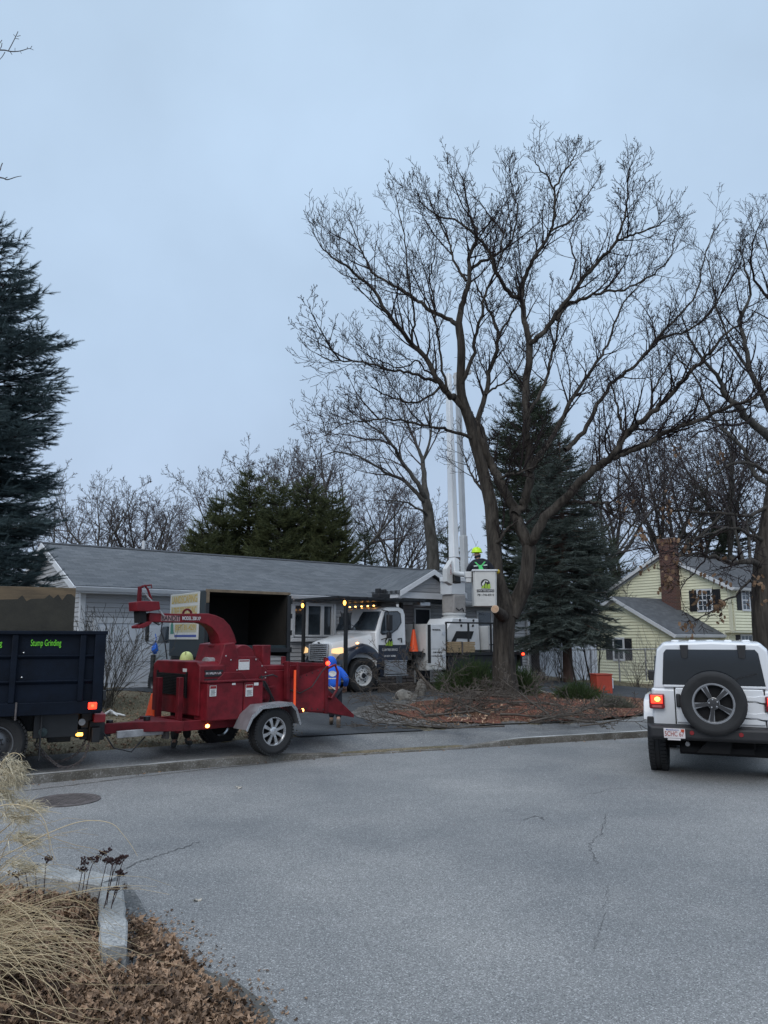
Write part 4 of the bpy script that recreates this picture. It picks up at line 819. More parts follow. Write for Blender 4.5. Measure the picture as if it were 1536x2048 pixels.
for i,(px,py,Yd,h,lab) in enumerate(((1153,1384,26,3.0,'thin leaning sapling just right of the reddish spruce trunk'),(1183,1380,27,3.2,'thin upright sapling beside the orange box'),(1198,1376,28,2.6,'slim sapling behind the orange box'))):
    random.seed(60+i); br=[]; p=at(px,py,Yd); b0=Vector((p.x,Yd,tz(p.x,Yd)))
    grow(br,[],b0,Vector((random.uniform(-.25,.05),0,1)),h,.035,1,3,.06,.06,(6,4,3),.35,(20,40),.006); split_tree('sapling',lab,br,M_bark,M_twig,b0,.03)
# ================================================================ HOUSES
def span(poly,z):
    xs=[]
    n=len(poly)
    for i in range(n):
        (u0,z0),(u1,z1)=poly[i],poly[(i+1)%n]
        if (z0<=z)!=(z1<=z): xs.append(u0+(u1-u0)*(z-z0)/(z1-z0))
    return (min(xs),max(xs)) if len(xs)>=2 else None
def siding(mb,O,U,Nn,poly,c=.125,d=.026):
    O=Vector(O);U=Vector(U);Nn=Vector(Nn);Zv=Vector((0,0,1)); z0=min(p[1] for p in poly)+1e-4; z1=max(p[1] for p in poly)-1e-4; z=z0
    while z<z1:
        zt_=min(z+c,z1); a=span(poly,z+1e-4); b=span(poly,zt_-1e-4)
        if a and b:
            P=lambda u,zz,o:O+U*u+Zv*zz+Nn*o
            zl=min(z+.024,zt_); m_=span(poly,zl-1e-4) or a; mb.add([P(m_[0],zl,d),P(m_[1],zl,d),P(b[1],zt_,.004),P(b[0],zt_,.004)],[(0,1,2,3)]); mb.add([P(a[0],z,.004),P(a[1],z,.004),P(m_[1],zl,d),P(m_[0],zl,d)],[(0,1,2,3)])
        z+=c
def pbox(mb,O,U,Nn,u0,u1,z0,z1,a,b):
    O=Vector(O);U=Vector(U);Nn=Vector(Nn);Zv=Vector((0,0,1))
    v=[O+U*u+Zv*z+Nn*k for u in(u0,u1) for k in(a,b) for z in(z0,z1)]
    mb.add(v,[(0,1,3,2),(4,6,7,5),(0,4,5,1),(2,3,7,6),(0,2,6,4),(1,5,7,3)])
def window(par,O,U,Nn,u0,u1,z0,z1,panes=(1,1),fr=.06,d=.05,glass=None,label=None,trim=None,rail=False):
    b=B(); tr=trim or M_trim
    for q in((u0-fr,u0,z0-fr,z1+fr),(u1,u1+fr,z0-fr,z1+fr),(u0,u1,z1,z1+fr),(u0,u1,z0-fr,z0)): pbox(b,O,U,Nn,*q,.0,d)
    for i in range(1,panes[0]): u=u0+(u1-u0)*i/panes[0]; pbox(b,O,U,Nn,u-fr*.3,u+fr*.3,z0,z1,.0,d*.8)
    for i in range(1,panes[1]):
        z=z0+(z1-z0)*i/panes[1]; k=fr*(.45 if rail and i==panes[1]//2 else .16); pbox(b,O,U,Nn,u0,u1,z-k,z+k,.0,d*.7)
    f=b.build('window',tr,par,bevel=.006,label=label); g=B(); pbox(g,O,U,Nn,u0,u1,z0,z1,.0,.034); g.build('pane',glass or M_wglass,f); return f
# ---- the ranch house
G=Frame((-8.02,20.5,.55),37.5); h=fthing('ranch_house','long single-storey ranch house with pale grey siding and grey shingle roof behind the trucks','house',G)
LEN=17.42; RZ=4.16; EZ=2.69; RY=3.3; DEP=6.6; WZ=2.62
X=(1,0,0);FN=(0,-1,0)
b=B(); b.box(0,LEN,.0,DEP,-.9,WZ); 
b.prism([(0,0,WZ),(0,DEP,WZ),(0,RY,RZ-.2)],(LEN,0,0))
pa=G.sd(860,1145,-1.3); pr=G.sd(918,1188,-1.3); hw=pr.x-pa.x; PX0,PX1=pa.x-hw,pa.x+hw
siding(b,(0,0,0),X,FN,[(0,-.5),(PX0+.2,-.5),(PX0+.2,WZ),(0,WZ)]); siding(b,(0,0,0),X,FN,[(PX1-.2,-.5),(LEN,-.5),(LEN,WZ),(PX1-.2,WZ)])
siding(b,(0,0,0),(0,1,0),(-1,0,0),[(0,-.5),(DEP,-.5),(DEP,WZ),(RY,RZ-.15),(0,WZ)])
siding(b,(LEN,0,0),(0,1,0),(1,0,0),[(0,-.5),(DEP,-.5),(DEP,WZ),(RY,RZ-.15),(0,WZ)])
b.build('wall',M_sid,h)
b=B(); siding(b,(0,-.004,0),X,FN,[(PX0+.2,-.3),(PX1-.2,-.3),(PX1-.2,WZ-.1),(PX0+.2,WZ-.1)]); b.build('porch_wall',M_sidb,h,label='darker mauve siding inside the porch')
# roof
ov=.35; sl=(RZ-EZ)/(RY+ov)
b=B()
for s in(0,1):
    y0=-ov if s==0 else DEP+ov
    b.prism([(-.3,y0,EZ),(-.3,RY,RZ),(-.3,RY,RZ-.13),(-.3,y0,EZ-.13)],(LEN+.6,0,0))
rf=b.build('roof',M_roof,h)
b=B(); b.prism([(-.31,RY-.14,RZ-.035),(-.31,RY,RZ+.025),(-.31,RY+.14,RZ-.035),(-.31,RY,RZ-.01)],(LEN+.62,0,0)); b.build('ridge_cap',mat('ridge_dark',(.035,.038,.045),.8),rf)
vp=G.sd(288,1100,RY+.2); b=B().cyl((vp.x,RY+.25,RZ-.3),(vp.x,RY+.25,RZ+.32),.055,12); b.build('vent_pipe',M_trim,rf,smooth=True)
vp=G.sd(310,1108,RY+.2); B().cyl((vp.x,RY+.2,RZ-.3),(vp.x,RY+.2,RZ+.07),.05,10).build('vent_pipe',M_galv,rf,smooth=True)
b=B()
for x in(-.335,LEN+.303):
    for s in(0,1):
        y0=-ov-.03 if s==0 else DEP+ov+.03
        b.prism([(x,y0,EZ-.03),(x,RY,RZ-.02),(x,RY,RZ-.22),(x,y0,EZ-.21)],(.035,0,0))
b.box(-.3,PX0-.1,-ov-.03,-ov-.002,EZ-.20,EZ-.03); b.box(PX1+.1,LEN+.3,-ov-.03,-ov-.002,EZ-.20,EZ-.03)
b.box(-.3,LEN+.3,-ov-.002,-.0,EZ-.20,EZ-.17)
b.build('fascia',M_trim,h,bevel=.004)
b=B()
for x0,x1 in((-.3,PX0-.12),(PX1+.12,LEN+.3)): b.prism([(x0,-ov-.03,EZ-.05),(x0,-ov-.03,EZ-.15),(x0,-ov-.10,EZ-.15),(x0,-ov-.14,EZ-.05),(x0,-ov-.125,EZ-.05),(x0,-ov-.09,EZ-.135),(x0,-ov-.04,EZ-.135),(x0,-ov-.04,EZ-.05)],(x1-x0,0,0))
b.build('gutter',M_trim,h)
b=B(); b.box(-.03,.10,-.034,0,-.5,EZ-.2); b.box(-.034,-.03,-.03,.09,-.5,EZ-.2); b.build('corner_board',M_trim,h); b=B(); b.box(LEN-.10,LEN+.03,-.034,0,-.5,EZ-.2); b.build('corner_board',M_trim,h)
b=B().tube([(LEN-.18,-ov-.08,EZ-.12),(LEN-.18,-.2,EZ-.35),(LEN-.18,-.08,EZ-.5),(LEN-.18,-.08,-.5)],.035,8); b.build('downspout',M_trim,h,smooth=True)
# garage door with raised panels
g=B(); pbox(g,(0,0,0),X,FN,.45,5.0,-.55,1.72,.0,.03)
for i in range(4):
    for j in range(8):
        u=.50+j*.565; z=-.50+i*.555; pbox(g,(0,0,0),X,FN,u+.05,u+.50,z+.08,z+.46,.03,.045)
gd=g.build('garage_door',M_garage,h,bevel=.01)
g=B(); pbox(g,(0,0,0),X,FN,.33,.45,-.55,1.86,.0,.05); pbox(g,(0,0,0),X,FN,5.0,5.12,-.55,1.86,0,.05); pbox(g,(0,0,0),X,FN,.45,5.0,1.72,1.86,0,.05); g.build('garage_trim',M_trim,h)
a=G.sd(587,1211,0);c=G.sd(661,1270,0); u0,u1,z1,z0=a.x,c.x,a.z,c.z; w3=(u1-u0)
window(h,(0,0,0),X,FN,u0+.02,u0+w3*.30,z0,z1,(1,1),.055,.09); window(h,(0,0,0),X,FN,u0+w3*.36,u0+w3*.70,z0,z1,(1,1),.055,.09); window(h,(0,0,0),X,FN,u0+w3*.78,u1-.02,z0,z1,(1,1),.055,.09)
b=B(); pbox(b,(0,0,0),X,FN,u0-.14,u1+.14,z0-.21,z0-.10,0,.16); pbox(b,(0,0,0),X,FN,u0-.13,u0-.045,z0-.09,z1+.12,.0,.12); pbox(b,(0,0,0),X,FN,u1+.045,u1+.13,z0-.09,z1+.12,.0,.12); pbox(b,(0,0,0),X,FN,u0-.045,u1+.045,z1+.06,z1+.12,0,.12); b.build('window_surround',M_trim,h,bevel=.008)
# other window and doors
a=G.sd(955,1222,0);c=G.sd(981,1262,0); window(h,(0,0,0),X,FN,a.x,c.x,a.z-1.05,a.z-.05,(1,2),.07,.05)
# porch with its gable
pz=pr.z
b=B(); YF=-1.3
b.prism([(PX0+.12,YF,pz-.02),(PX1-.12,YF,pz-.02),(pa.x,YF,pa.z-.10)],(0,RY+.2,0)); siding(b,(0,YF,0),X,FN,[(PX0+.2,pz),(PX1-.2,pz),(pa.x,pa.z-.14)],.13); b.build('porch_gable',M_sid,h)
b=B(); sp=(pa.z-pz)/hw; yb=1.9
for s in(-1,1):
    e=(pa.x+s*(hw+.16),pz-sp*.16)
    b.prism([(e[0],YF-.22,e[1]),(pa.x,YF-.22,pa.z),(pa.x,YF-.22,pa.z+.10),(e[0],YF-.22,e[1]+.10)],(0,yb-YF+.22,0))
prf=b.build('porch_roof',M_roof,h)
b=B()
for s in(-1,1):
    e=(pa.x+s*(hw+.16),pz-sp*.16)
    b.prism([(e[0],YF-.255,e[1]-.10),(pa.x,YF-.255,pa.z-.09),(pa.x,YF-.255,pa.z+.085),(e[0],YF-.255,e[1]+.085)],(0,.035,0))
b.box(PX0-.12,PX1+.12,YF-.06,YF-.0,pz-.22,pz-.022); b.box(PX0-.12,PX0-.06,YF,0,pz-.22,pz-.022); b.box(PX1+.06,PX1+.12,YF,0,pz-.22,pz-.022)
b.build('porch_trim',M_trim,h,bevel=.005)
b=B(); b.box(PX0-.06,PX1+.06,YF,0,pz-.10,pz-.05); b.build('porch_ceiling',M_trim,h)
for x in(PX0+.05,PX1-.05): B().box(x-.07,x+.07,YF+.02,YF+.16,-.4,pz-.1).build('porch_post',M_trim,h,bevel=.01)
B().box(PX0-.1,PX1+.1,YF-.1,-.02,-.55,-.25).build('porch_slab',M_gran,h,bevel=.02)
a=G.sd(829,1219,0);c=G.sd(857,1219,0); b=B(); pbox(b,(0,-.005,0),X,FN,a.x,c.x,-.25,a.z,.012,.05); dr=b.build('door',mat('dark_door',(.018,.02,.03),.35),h,bevel=.01)
b=B(); pbox(b,(0,-.005,0),X,FN,a.x-.05,a.x,-.25,a.z+.05,.0,.06); pbox(b,(0,-.005,0),X,FN,c.x,c.x+.05,-.25,a.z+.05,.0,.06); pbox(b,(0,-.005,0),X,FN,a.x,c.x,a.z,a.z+.05,.0,.06); b.build('door_frame',M_trim,dr)
# ---- the yellow house
Q=Frame((17,38,-.3),36); y=fthing('yellow_house','two-storey pale yellow clapboard house with brick chimney and black shutters beyond the mulch bed','house',Q)
MY=7.25; PK=6.62; EV=4.78; PY=MY/2; OH=2.56
b=B(); b.box(0.0,13,0.4,MY,-.8,EV); b.box(0,13,0,.4,OH,EV); b.prism([(0,0,EV),(0,MY,EV),(0,PY,PK-.1)],(13,0,0))
NX=(-1,0,0);UY=(0,1,0)
siding(b,(0,0,0),UY,NX,[(0,OH),(MY,OH),(MY,EV),(PY,PK-.08),(0,EV)],.15,.034); siding(b,(0,0,0),UY,NX,[(.4,-.2),(MY,-.2),(MY,OH),(.4,OH)],.15,.034)
siding(b,(0,0,0),X,FN,[(0,OH),(13,OH),(13,EV),(0,EV)],.15,.034); siding(b,(0,.4,0),X,FN,[(0,-.2),(13,-.2),(13,OH),(0,OH)],.15,.034)
b.build('wall',M_yel,y)
def roof2(par,x0,x1,y0,y1,ez,pz_,m,ovx=.25,ovy=.3,th=.12):
    pm=(y0+y1)/2; b=B(); k=(pz_-ez)/(pm-y0)
    for s in(0,1):
        ye=(y0-ovy) if s==0 else (y1+ovy); b.prism([(x0-ovx,ye,ez-k*ovy+.06),(x0-ovx,pm,pz_+.06),(x0-ovx,pm,pz_-.06),(x0-ovx,ye,ez-k*ovy-.06)],(x1-x0+ovx,0,0))
    r=b.build('roof',m,par); b=B()
    for s in(0,1):
        ye=(y0-ovy-.02) if s==0 else (y1+ovy+.02); b.prism([(x0-ovx-.035,ye,ez-k*ovy+.04),(x0-ovx-.035,pm,pz_+.05),(x0-ovx-.035,pm,pz_-.13),(x0-ovx-.035,ye,ez-k*ovy-.15)],(.033,0,0))
        b.prism([(x0-.1,(y0 if s==0 else y1),ez-.02),(x0-.1,pm,pz_-.05),(x0-.1,pm,pz_-.22),(x0-.1,(y0 if s==0 else y1),ez-.20)],(.08,0,0))
    b.box(x0-ovx,x1,y0-ovy-.03,y0-ovy-.002,ez-k*ovy-.13,ez-k*ovy+.03)
    b.prism([(x0-ovx,y0-ovy-.03,ez-k*ovy+.02),(x0-ovx,y0-ovy-.03,ez-k*ovy-.09),(x0-ovx,y0-ovy-.10,ez-k*ovy-.09),(x0-ovx,y0-ovy-.14,ez-k*ovy+.02)],(x1-x0+ovx,0,0))
    b.build('fascia',M_trim,par); return r
roof2(y,0,13,0,MY,EV,PK,M_roof2)
b=B(); b.box(-.035,.0,-.03,.09,OH-.05,EV-.05); b.box(-.03,.10,-.035,-.018,OH-.05,EV-.05); b.box(-.02,13,-.03,.4,OH-.10,OH-.005); b.box(-.03,.1,.36,.4,-.2,OH-.1); b.build('corner_board',mat('cream_trim',(.60,.585,.45),.55),y)
b=B().tube([(.16,-.36,EV-.3),(.16,-.12,EV-.5),(.16,-.08,EV-.7),(.16,-.08,OH+.05),(.16,.3,OH-.35),(.16,.33,-.2)],.04,8); b.build('downspout',mat('cream_trim',(.6,.585,.45),.55),y,smooth=True)
def shutter(par,O,U,Nn,u0,u1,z0,z1):
    b=B(); pbox(b,O,U,Nn,u0,u1,z0,z1,.02,.045)
    n=int((z1-z0)/.07)
    for i in range(1,n): z=z0+(z1-z0)*i/n; pbox(b,O,U,Nn,u0+.04,u1-.04,z-.02,z+.01,.045,.058)
    b.build('shutter',M_shut,par)
a=Q.fr(1397,1182,0);c=Q.fr(1424,1220,0); window(y,(-.015,0,0),UY,NX,c.y,a.y,c.z,a.z,(3,4),.09,.05,rail=True); shutter(y,(0,0,0),UY,NX,a.y+.10,a.y+.52,c.z-.05,a.z+.05); shutter(y,(0,0,0),UY,NX,c.y-.52,c.y-.10,c.z-.05,a.z+.05)
a=Q.sd(1482,1182,0);c=Q.sd(1498,1219,0); window(y,(0,-.015,0),X,FN,a.x,c.x,c.z,a.z,(2,4),.09,.05,rail=True); shutter(y,(0,0,0),X,FN,a.x-.52,a.x-.10,c.z-.05,a.z+.05); shutter(y,(0,0,0),X,FN,c.x+.10,c.x+.48,c.z-.05,a.z+.05)
a=Q.sd(1481,1272,.4);c=Q.sd(1502,1282,.4); window(y,(0,.385,0),X,FN,a.x,c.x,.9,a.z,(3,4),.09,.05); shutter(y,(0,.4,0),X,FN,a.x-.50,a.x-.10,.85,a.z+.05); shutter(y,(0,.4,0),X,FN,c.x+.10,c.x+.48,.85,a.z+.05)
for u in(5.5,8.5): window(y,(0,-.015,0),X,FN,u,u+.85,3.3,4.4,(2,4),.09,.05,rail=True)
# the addition
AX=-3.95; A0,A1=.7,6.9; AE,AP=2.5,4.2
b=B(); b.box(AX,-.02,A0,A1,-.8,AE); b.prism([(AX,A0,AE),(AX,A1,AE),(AX,(A0+A1)/2,AP-.1)],(-AX-.02,0,0)); siding(b,(AX,0,0),UY,NX,[(A0,-.2),(A1,-.2),(A1,AE),((A0+A1)/2,AP-.08),(A0,AE)],.15,.034); siding(b,(0,A0,0),X,FN,[(AX,-.2),(-.03,-.2),(-.03,AE),(AX,AE)],.15,.034); b.build('addition_wall',M_yel,y)
roof2(y,AX,-.03,A0,A1,AE,AP,M_roof2)
a=Q.fr(1229,1279,AX);c=Q.fr(1248,1318,AX); window(y,(AX-.015,0,0),UY,NX,c.y,a.y,c.z,a.z,(1,2),.10,.05,rail=True); shutter(y,(AX,0,0),UY,NX,a.y+.11,a.y+.52,c.z-.05,a.z+.05); shutter(y,(AX,0,0),UY,NX,c.y-.52,c.y-.11,c.z-.05,a.z+.05)
B().box(AX-.012,AX+.0,A0,A1,-.9,-.2).build('foundation',mat('grey_concrete',(.16,.16,.155),.9,0,.2,4),y)
a=Q.fr(1316,1075,-.42);c=Q.fr(1345,1075,-.42)
b=B(); b.box(-.42,.06,c.y,a.y,0,7.30); b.box(-.47,.11,c.y-.05,a.y+.05,7.13,7.26); b.box(-.43,.07,c.y-.02,a.y+.02,7.30,7.38); ch=b.build('chimney',M_brick,y)
B().box(-.32,-.02,c.y+.2,a.y-.2,7.38,7.44).build('chimney_cap',M_galv,ch)
# ---- fences and yard things
p0=at(1072,1367,33);p1=at(1193,1368,34.5); d=(p1-p0); L_=math.hypot(d.x,d.y); f=thing('white_fence','white solid panel fence closing the side yard left of the yellow house','fence',(p0.x,p0.y,tz(p0.x,p0.y)-.2),math.atan2(d.y,d.x))
for i in range(3): B().box(i*L_/3+.06,(i+1)*L_/3-.06,-.02,.02,.05,1.72).build('panel',M_garage,f,bevel=.005)
for i in range(4): B().box(i*L_/3-.06,i*L_/3+.06,-.06,.06,0,1.85).build('post',M_garage,f,bevel=.01)
p0=at(1062,1370,29);p1=at(1345,1372,33); d=p1-p0; L_=math.hypot(d.x,d.y); f=thing('chain_link_fence','galvanised chain-link fence running in front of the yellow wall behind the orange box','fence',(p0.x,p0.y,tz(p0.x,p0.y)-.05),math.atan2(d.y,d.x))
B().cyl((0,0,1.08),(L_,0,1.08),.024,8).build('top_rail',M_galv,f,smooth=True)
k=5
for i in range(k+1): B().cyl((i*L_/k,0,-.2),(i*L_/k,0,1.12),.03,8).build('post',M_galv,f,smooth=True)
wr=[]; sp_=.11
for s in(-1,1):
    u=-1.1
    while u<L_+1.1:
        a0,z0_,a1,z1_=u,.03,u+1.03*s,1.06
        pts=[]
        for t in(0,1): 
            uu=a0+(a1-a0)*t; pts.append(Vector((min(max(uu,0),L_),s*.004,(z0_+(z1_-z0_)*((min(max(uu,0),L_)-a0)/(a1-a0))))))
        if (pts[1]-pts[0]).length>.1: wr.append((pts,[.0035,.0035],3))
        u+=sp_
V,F=tubes(wr); fast('mesh',V,F,M_galv,f)
p=gz(1208,1384); bx=thing('orange_box','square orange-red box standing on the ground in front of the chain-link fence','box',(p.x,p.y+.25,p.z-.02),R(8)); sc=p.y/FPX
wbx=32*sc; hb=39*sc
b=B(); b.box(-wbx/2,wbx/2,-.25,.25,0,hb*.93); b.build('body',mat('orange_red_paint',(.42,.055,.028),.6,0,.15,3),bx,bevel=.015); b=B(); b.box(-wbx/2-.015,wbx/2+.015,-.27,.27,hb*.93,hb); b.build('lid',mat('orange_red_lid',(.36,.06,.035),.6,0,.15,3),bx,bevel=.01)
p=gz(1229,1384); bx=thing('utility_box','small pale grey utility box hidden behind the right side of the orange box','box',(p.x-.0,p.y+.8,p.z-.02),R(8)); b=B(); b.box(-.16,.16,-.15,.15,0,.38); b.prism([(-.17,-.16,.38),(.17,-.16,.38),(.17,.16,.46),(-.17,.16,.46)],(0,0,.02)); b.build('body',M_garage,bx,bevel=.01)
# ================================================================ THE BOOM TRUCK
T=Frame((-1.2045,23.064,.35),217.5); bt=fthing('boom_truck','white and navy bucket truck with amber lamps lit, parked facing left in the driveway','truck',T)
W2=1.08
for x in(0.02,-5.35):
    for s in(1,-1):
        if x>-1: wheel(bt,(x,s*.93,.48),(0,s,0),.49,.30,.285,M_white2,'disc')
        else:
            wheel(bt,(x,s*.90,.48),(0,s,0),.49,.30,.285,M_white2,'disc')
b=B(); b.box(-6.4,1.0,-.42,-.32,.62,.86); b.box(-6.4,1.0,.32,.42,.62,.86); b.box(-5.45,-5.25,-.9,.9,.42,.56); b.box(-.08,.12,-.8,.8,.42,.56); b.box(-6.4,-6.3,-.4,.4,.6,.86); b.build('chassis',M_blkm,bt)
# hood: white loft, narrow at grille
def ring(x,w,zb,zt,k=.16,top=.05):
    return [Vector(p) for p in((x,-w,zb),(x,w,zb),(x,w,zt-k),(x,w-k*.45,zt-k*.35),(x,w*.55,zt),(x,0,zt+top*.3),(x,-w*.55,zt),(x,-w+k*.45,zt-k*.35),(x,-w,zt-k))]
b=B().loft([ring(.83,.50,.88,1.36),ring(.77,.60,.82,1.43),ring(.52,.68,.8,1.50),ring(.12,.78,.8,1.60),ring(-.48,.95,.8,1.71)]); b.build('hood',M_white,bt,smooth=True,bevel=.01)
# fenders: navy arches
for s in(1,-1):
    secs=[]
    for i in range(15):
        th=math.pi*(i/14)*1.06-.05; cx,cz=.02,.52
        ro=.80 if th<1.5 else .86; ri=.60
        x_=cx+math.cos(th); 
        o=Vector((cx+math.cos(th)*ro*.98,0,cz+math.sin(th)*ro)); n_=Vector((cx+math.cos(th)*ri,0,cz+math.sin(th)*ri))
        yo,yi=s*1.06,s*.60
        o2=Vector((cx+math.cos(th)*(ro-.10)*.98,0,cz+math.sin(th)*(ro-.09)))
        secs.append([Vector((o.x,yi,o.z)),Vector((o.x,yo-s*.14,o.z)),Vector((o2.x*.5+o.x*.5,yo-s*.03,(o.z+o2.z)/2)),Vector((o2.x,yo,o2.z)),Vector((n_.x,yo,n_.z)),Vector((n_.x,yi,n_.z))])
    b=B().loft(secs); b.build('fender',M_navy,bt,smooth=True)
# headlamps
for s in(1,-1):
    hl=[(.82,s*.62,1.22),(.83,s*.62,1.10),(.78,s*.90,1.08),(.66,s*1.055,1.12),(.60,s*1.06,1.20),(.70,s*.95,1.27)]
    B().prism(hl,(.02,s*.02,.005)).build('headlamp',M_hd if s>0 else M_hd,bt,bevel=.01)
# grille
b=B(); b.prism([(.835,-.42,.92),(.835,.42,.92),(.855,.47,1.32),(.855,-.47,1.32)],(.02,0,0)); b.build('grille_backing',M_void,bt)
b=B()
for i in range(7): z=.94+i*.056; b.box(.85,.885,-.44-.004*i,.44+.004*i,z,z+.030)
for q in((-.50,-.44),(.44,.50)): b.box(.84,.89,q[0],q[1],.88,1.35)
b.box(.84,.89,-.5,.5,1.335,1.365); b.box(.84,.89,-.5,.5,.88,.915); b.build('grille',M_chrome,bt,bevel=.006)
B().sph((.86,0,1.39),.05,12,(.25,1.4,.5)).build('badge',M_blk,bt,smooth=True)
b=B().loft([[(.75,-1.05,.5),(.75,1.05,.5),(.75,1.05,.80),(.75,-1.05,.80)],[(.96,-.85,.5),(.96,.85,.5),(.96,.85,.80),(.96,-.85,.80)]]); b.build('bumper',M_navy,bt,bevel=.03)
b=B().box(.962,.968,.28,.60,.60,.76); pl=b.build('licence_plate',M_paper,bt); text(pl,'lettering','M 78 J98',M_redoff,(.968,.57,.635),(0,-1,0),(0,0,1),.28,.08)
# cab
prof=[(-.42,.62),(-.42,1.05),(-.40,1.68),(-.45,1.74),(-.56,2.05),(-.70,2.36),(-.86,2.44),(-1.35,2.46),(-1.50,2.40),(-1.56,2.25),(-1.58,.62)]
def cabring(x_z,w): return w
b=B()
secs=[]
for yy,ins in((-1.05,.045),(-1.02,.015),(-.9,0),(0,-.03),(.9,0),(1.02,.015),(1.05,.045)):
    q=[]
    for i,(x,z) in enumerate(prof):
        xx=x+(-ins*1.5 if i<6 else ins); zz=z-(ins*1.6 if z>2.2 else 0); yk=yy*(1-.045*max(0,(z-1.6)/.86)); q.append(Vector((xx+(.14*(1-(yy/1.05)**2) if 1<i<6 else 0),yk,zz)))
    secs.append(q)
b.loft(secs); cab=b.build('cab',M_white,bt,smooth=True,bevel=.01)
# windscreen
ws=[]
for yy in(-.985,-.9,-.45,0,.45,.9,.985):
    f=.14*(1-(yy/1.05)**2); ws.append([Vector((-.425+f+.018,yy*1.0,1.76)),Vector((-.66+f*.95+.018,yy*.97,2.30)),Vector((-.70+f*.95,yy*.97,2.30)),Vector((-.46+f,yy,1.76))])
g=B().loft(ws); wsc=g.build('windscreen',M_wglass,bt,smooth=True)
g=B(); 
for a_,c_ in(((-.25,.5),(-.3,-.1)),((-.25,-.1),(-.3,-.6))): g.tube([(-.27,a_[1],1.78),(-.33,c_[1],1.93)],.010,5)
g.build('wiper',M_blk,wsc)
# side windows, doors, mirrors (both sides)
for s in(1,-1):
    yy=s*1.045
    def sp(pts,t=.012,off=0): 
        return [(x,s*(1.05*(1-.045*max(0,(z-1.6)/.86))+off),z) for x,z in pts]
    wp=[(-.60,1.70),(-.66,1.95),(-.78,2.27),(-1.22,2.29),(-1.32,2.22),(-1.34,1.98),(-1.20,1.80),(-.98,1.68),(-.66,1.65)]
    d=B().prism(sp([(-.50,.86),(-.50,1.72),(-.74,2.34),(-1.28,2.36),(-1.40,2.28),(-1.42,.86)],off=-.012),(0,s*.022,0)).build('door',M_white,bt,bevel=.008)
    B().prism(sp([(-.502,.86),(-.502,1.33),(-1.418,1.33),(-1.418,.86)],off=.010),(0,s*.004,0)).build('door_stripe',M_navy,d)
    fw=[(x*1.04+.04 if False else x+(x+.95)*.09,z+(z-1.97)*.10) for x,z in wp]
    fr_=B().prism(sp(fw,off=.009),(0,s*.005,0)).build('window_seal',M_blk,d)
    B().prism(sp(wp,off=.0145),(0,s*.004,0)).build('pane',M_wglass,d)
    B().tube([(-1.22,s*1.065,1.50),(-1.34,s*1.085,1.52),(-1.36,s*1.065,1.40)],.018,6).build('handle',M_blk,d)
    m=B(); m.box(-.86,-.70,s*1.22-.06,s*1.22+.06,1.74,2.20); m.box(-.84,-.70,s*1.22-.05,s*1.22+.05,1.52,1.70); mo=m.build('mirror',M_blk,bt,bevel=.025)
    m=B(); m.tube([(-.62,s*1.06,2.34),(-.74,s*1.2,2.30),(-.78,s*1.22,2.0),(-.76,s*1.22,1.55),(-.60,s*1.06,1.48)],.016,6); m.build('mirror_arm',M_blkm,mo)
B().box(-1.60,-.43,-1.062,-1.052,.62,1.31).build('lower_stripe',M_navy,bt); B().box(-1.57,-.44,1.052,1.060,.62,.855).build('lower_stripe',M_navy,bt)
B().box(-1.59,-1.42,1.054,1.064,.855,1.33).build('lower_stripe',M_navy,bt)
# door logo and writing
def side_text(par,F,s,m,px0,py0,px1,py1,yy,name='lettering',off=.004):
    "writing on a left side, fitted between two photo points: lower left, upper right"
    a=F.sd(px0,py0,yy);c=F.sd(px1,py1,yy); return text(par,name,s,m,a,(-1,0,0),(0,0,1),abs(a.x-c.x),abs(c.z-a.z),off)
def logo(par,c,X_,U_,r):
    "round emblem: dark disc with pale swoosh and lime leaves"
    X_=Vector(X_);U_=Vector(U_);Z_=X_.cross(U_);c=Vector(c); P=lambda x,y,o:c+X_*x*r+U_*y*r+Z_*o
    b=B(); b.prism([P(math.cos(a)*.95,math.sin(a)*.95+.1,.004) for a in [2*math.pi*i/24 for i in range(24)]],Z_*.003); o=b.build('emblem',M_ink,par)
    b=B(); b.prism([P(x,y,.008) for x,y in((-.75,.0),(-.45,.45),(-.15,.75),(.1,.85),(-.1,.45),(-.2,.1),(-.35,-.35),(-.5,-.5))],Z_*.002); b.prism([P(x,y,.008) for x,y in((.05,.7),(.35,.75),(.6,.5),(.3,.4))],Z_*.002); b.build('emblem_swoosh',M_paper,o)
    b=B(); b.prism([P(x,y,.011) for x,y in((-.95,-.85),(-.55,-.35),(-.35,-.05),(-.2,-.3),(-.25,-.8))],Z_*.002); b.prism([P(x,y,.011) for x,y in((-.1,-.9),(-.05,-.1),(.1,.25),(.3,-.05),(.25,-.85))],Z_*.002); b.prism([P(x,y,.011) for x,y in((.35,-.9),(.4,-.15),(.75,.1),(1.05,-.05),(.95,-.4),(1.1,-.6),(.8,-.95))],Z_*.002); b.build('emblem_leaves',M_lime2,o)
lc=T.sd(777,1283,1.06); logo(bt,(lc.x,1.068,lc.z),(-1,0,0),(0,0,1),.14)
side_text(bt,T,'CALM TREE SERVICE',M_inkw,764,1302,795,1297,1.068); side_text(bt,T,'US DOT 362880',M_inkw,768,1314,791,1310,1.068)
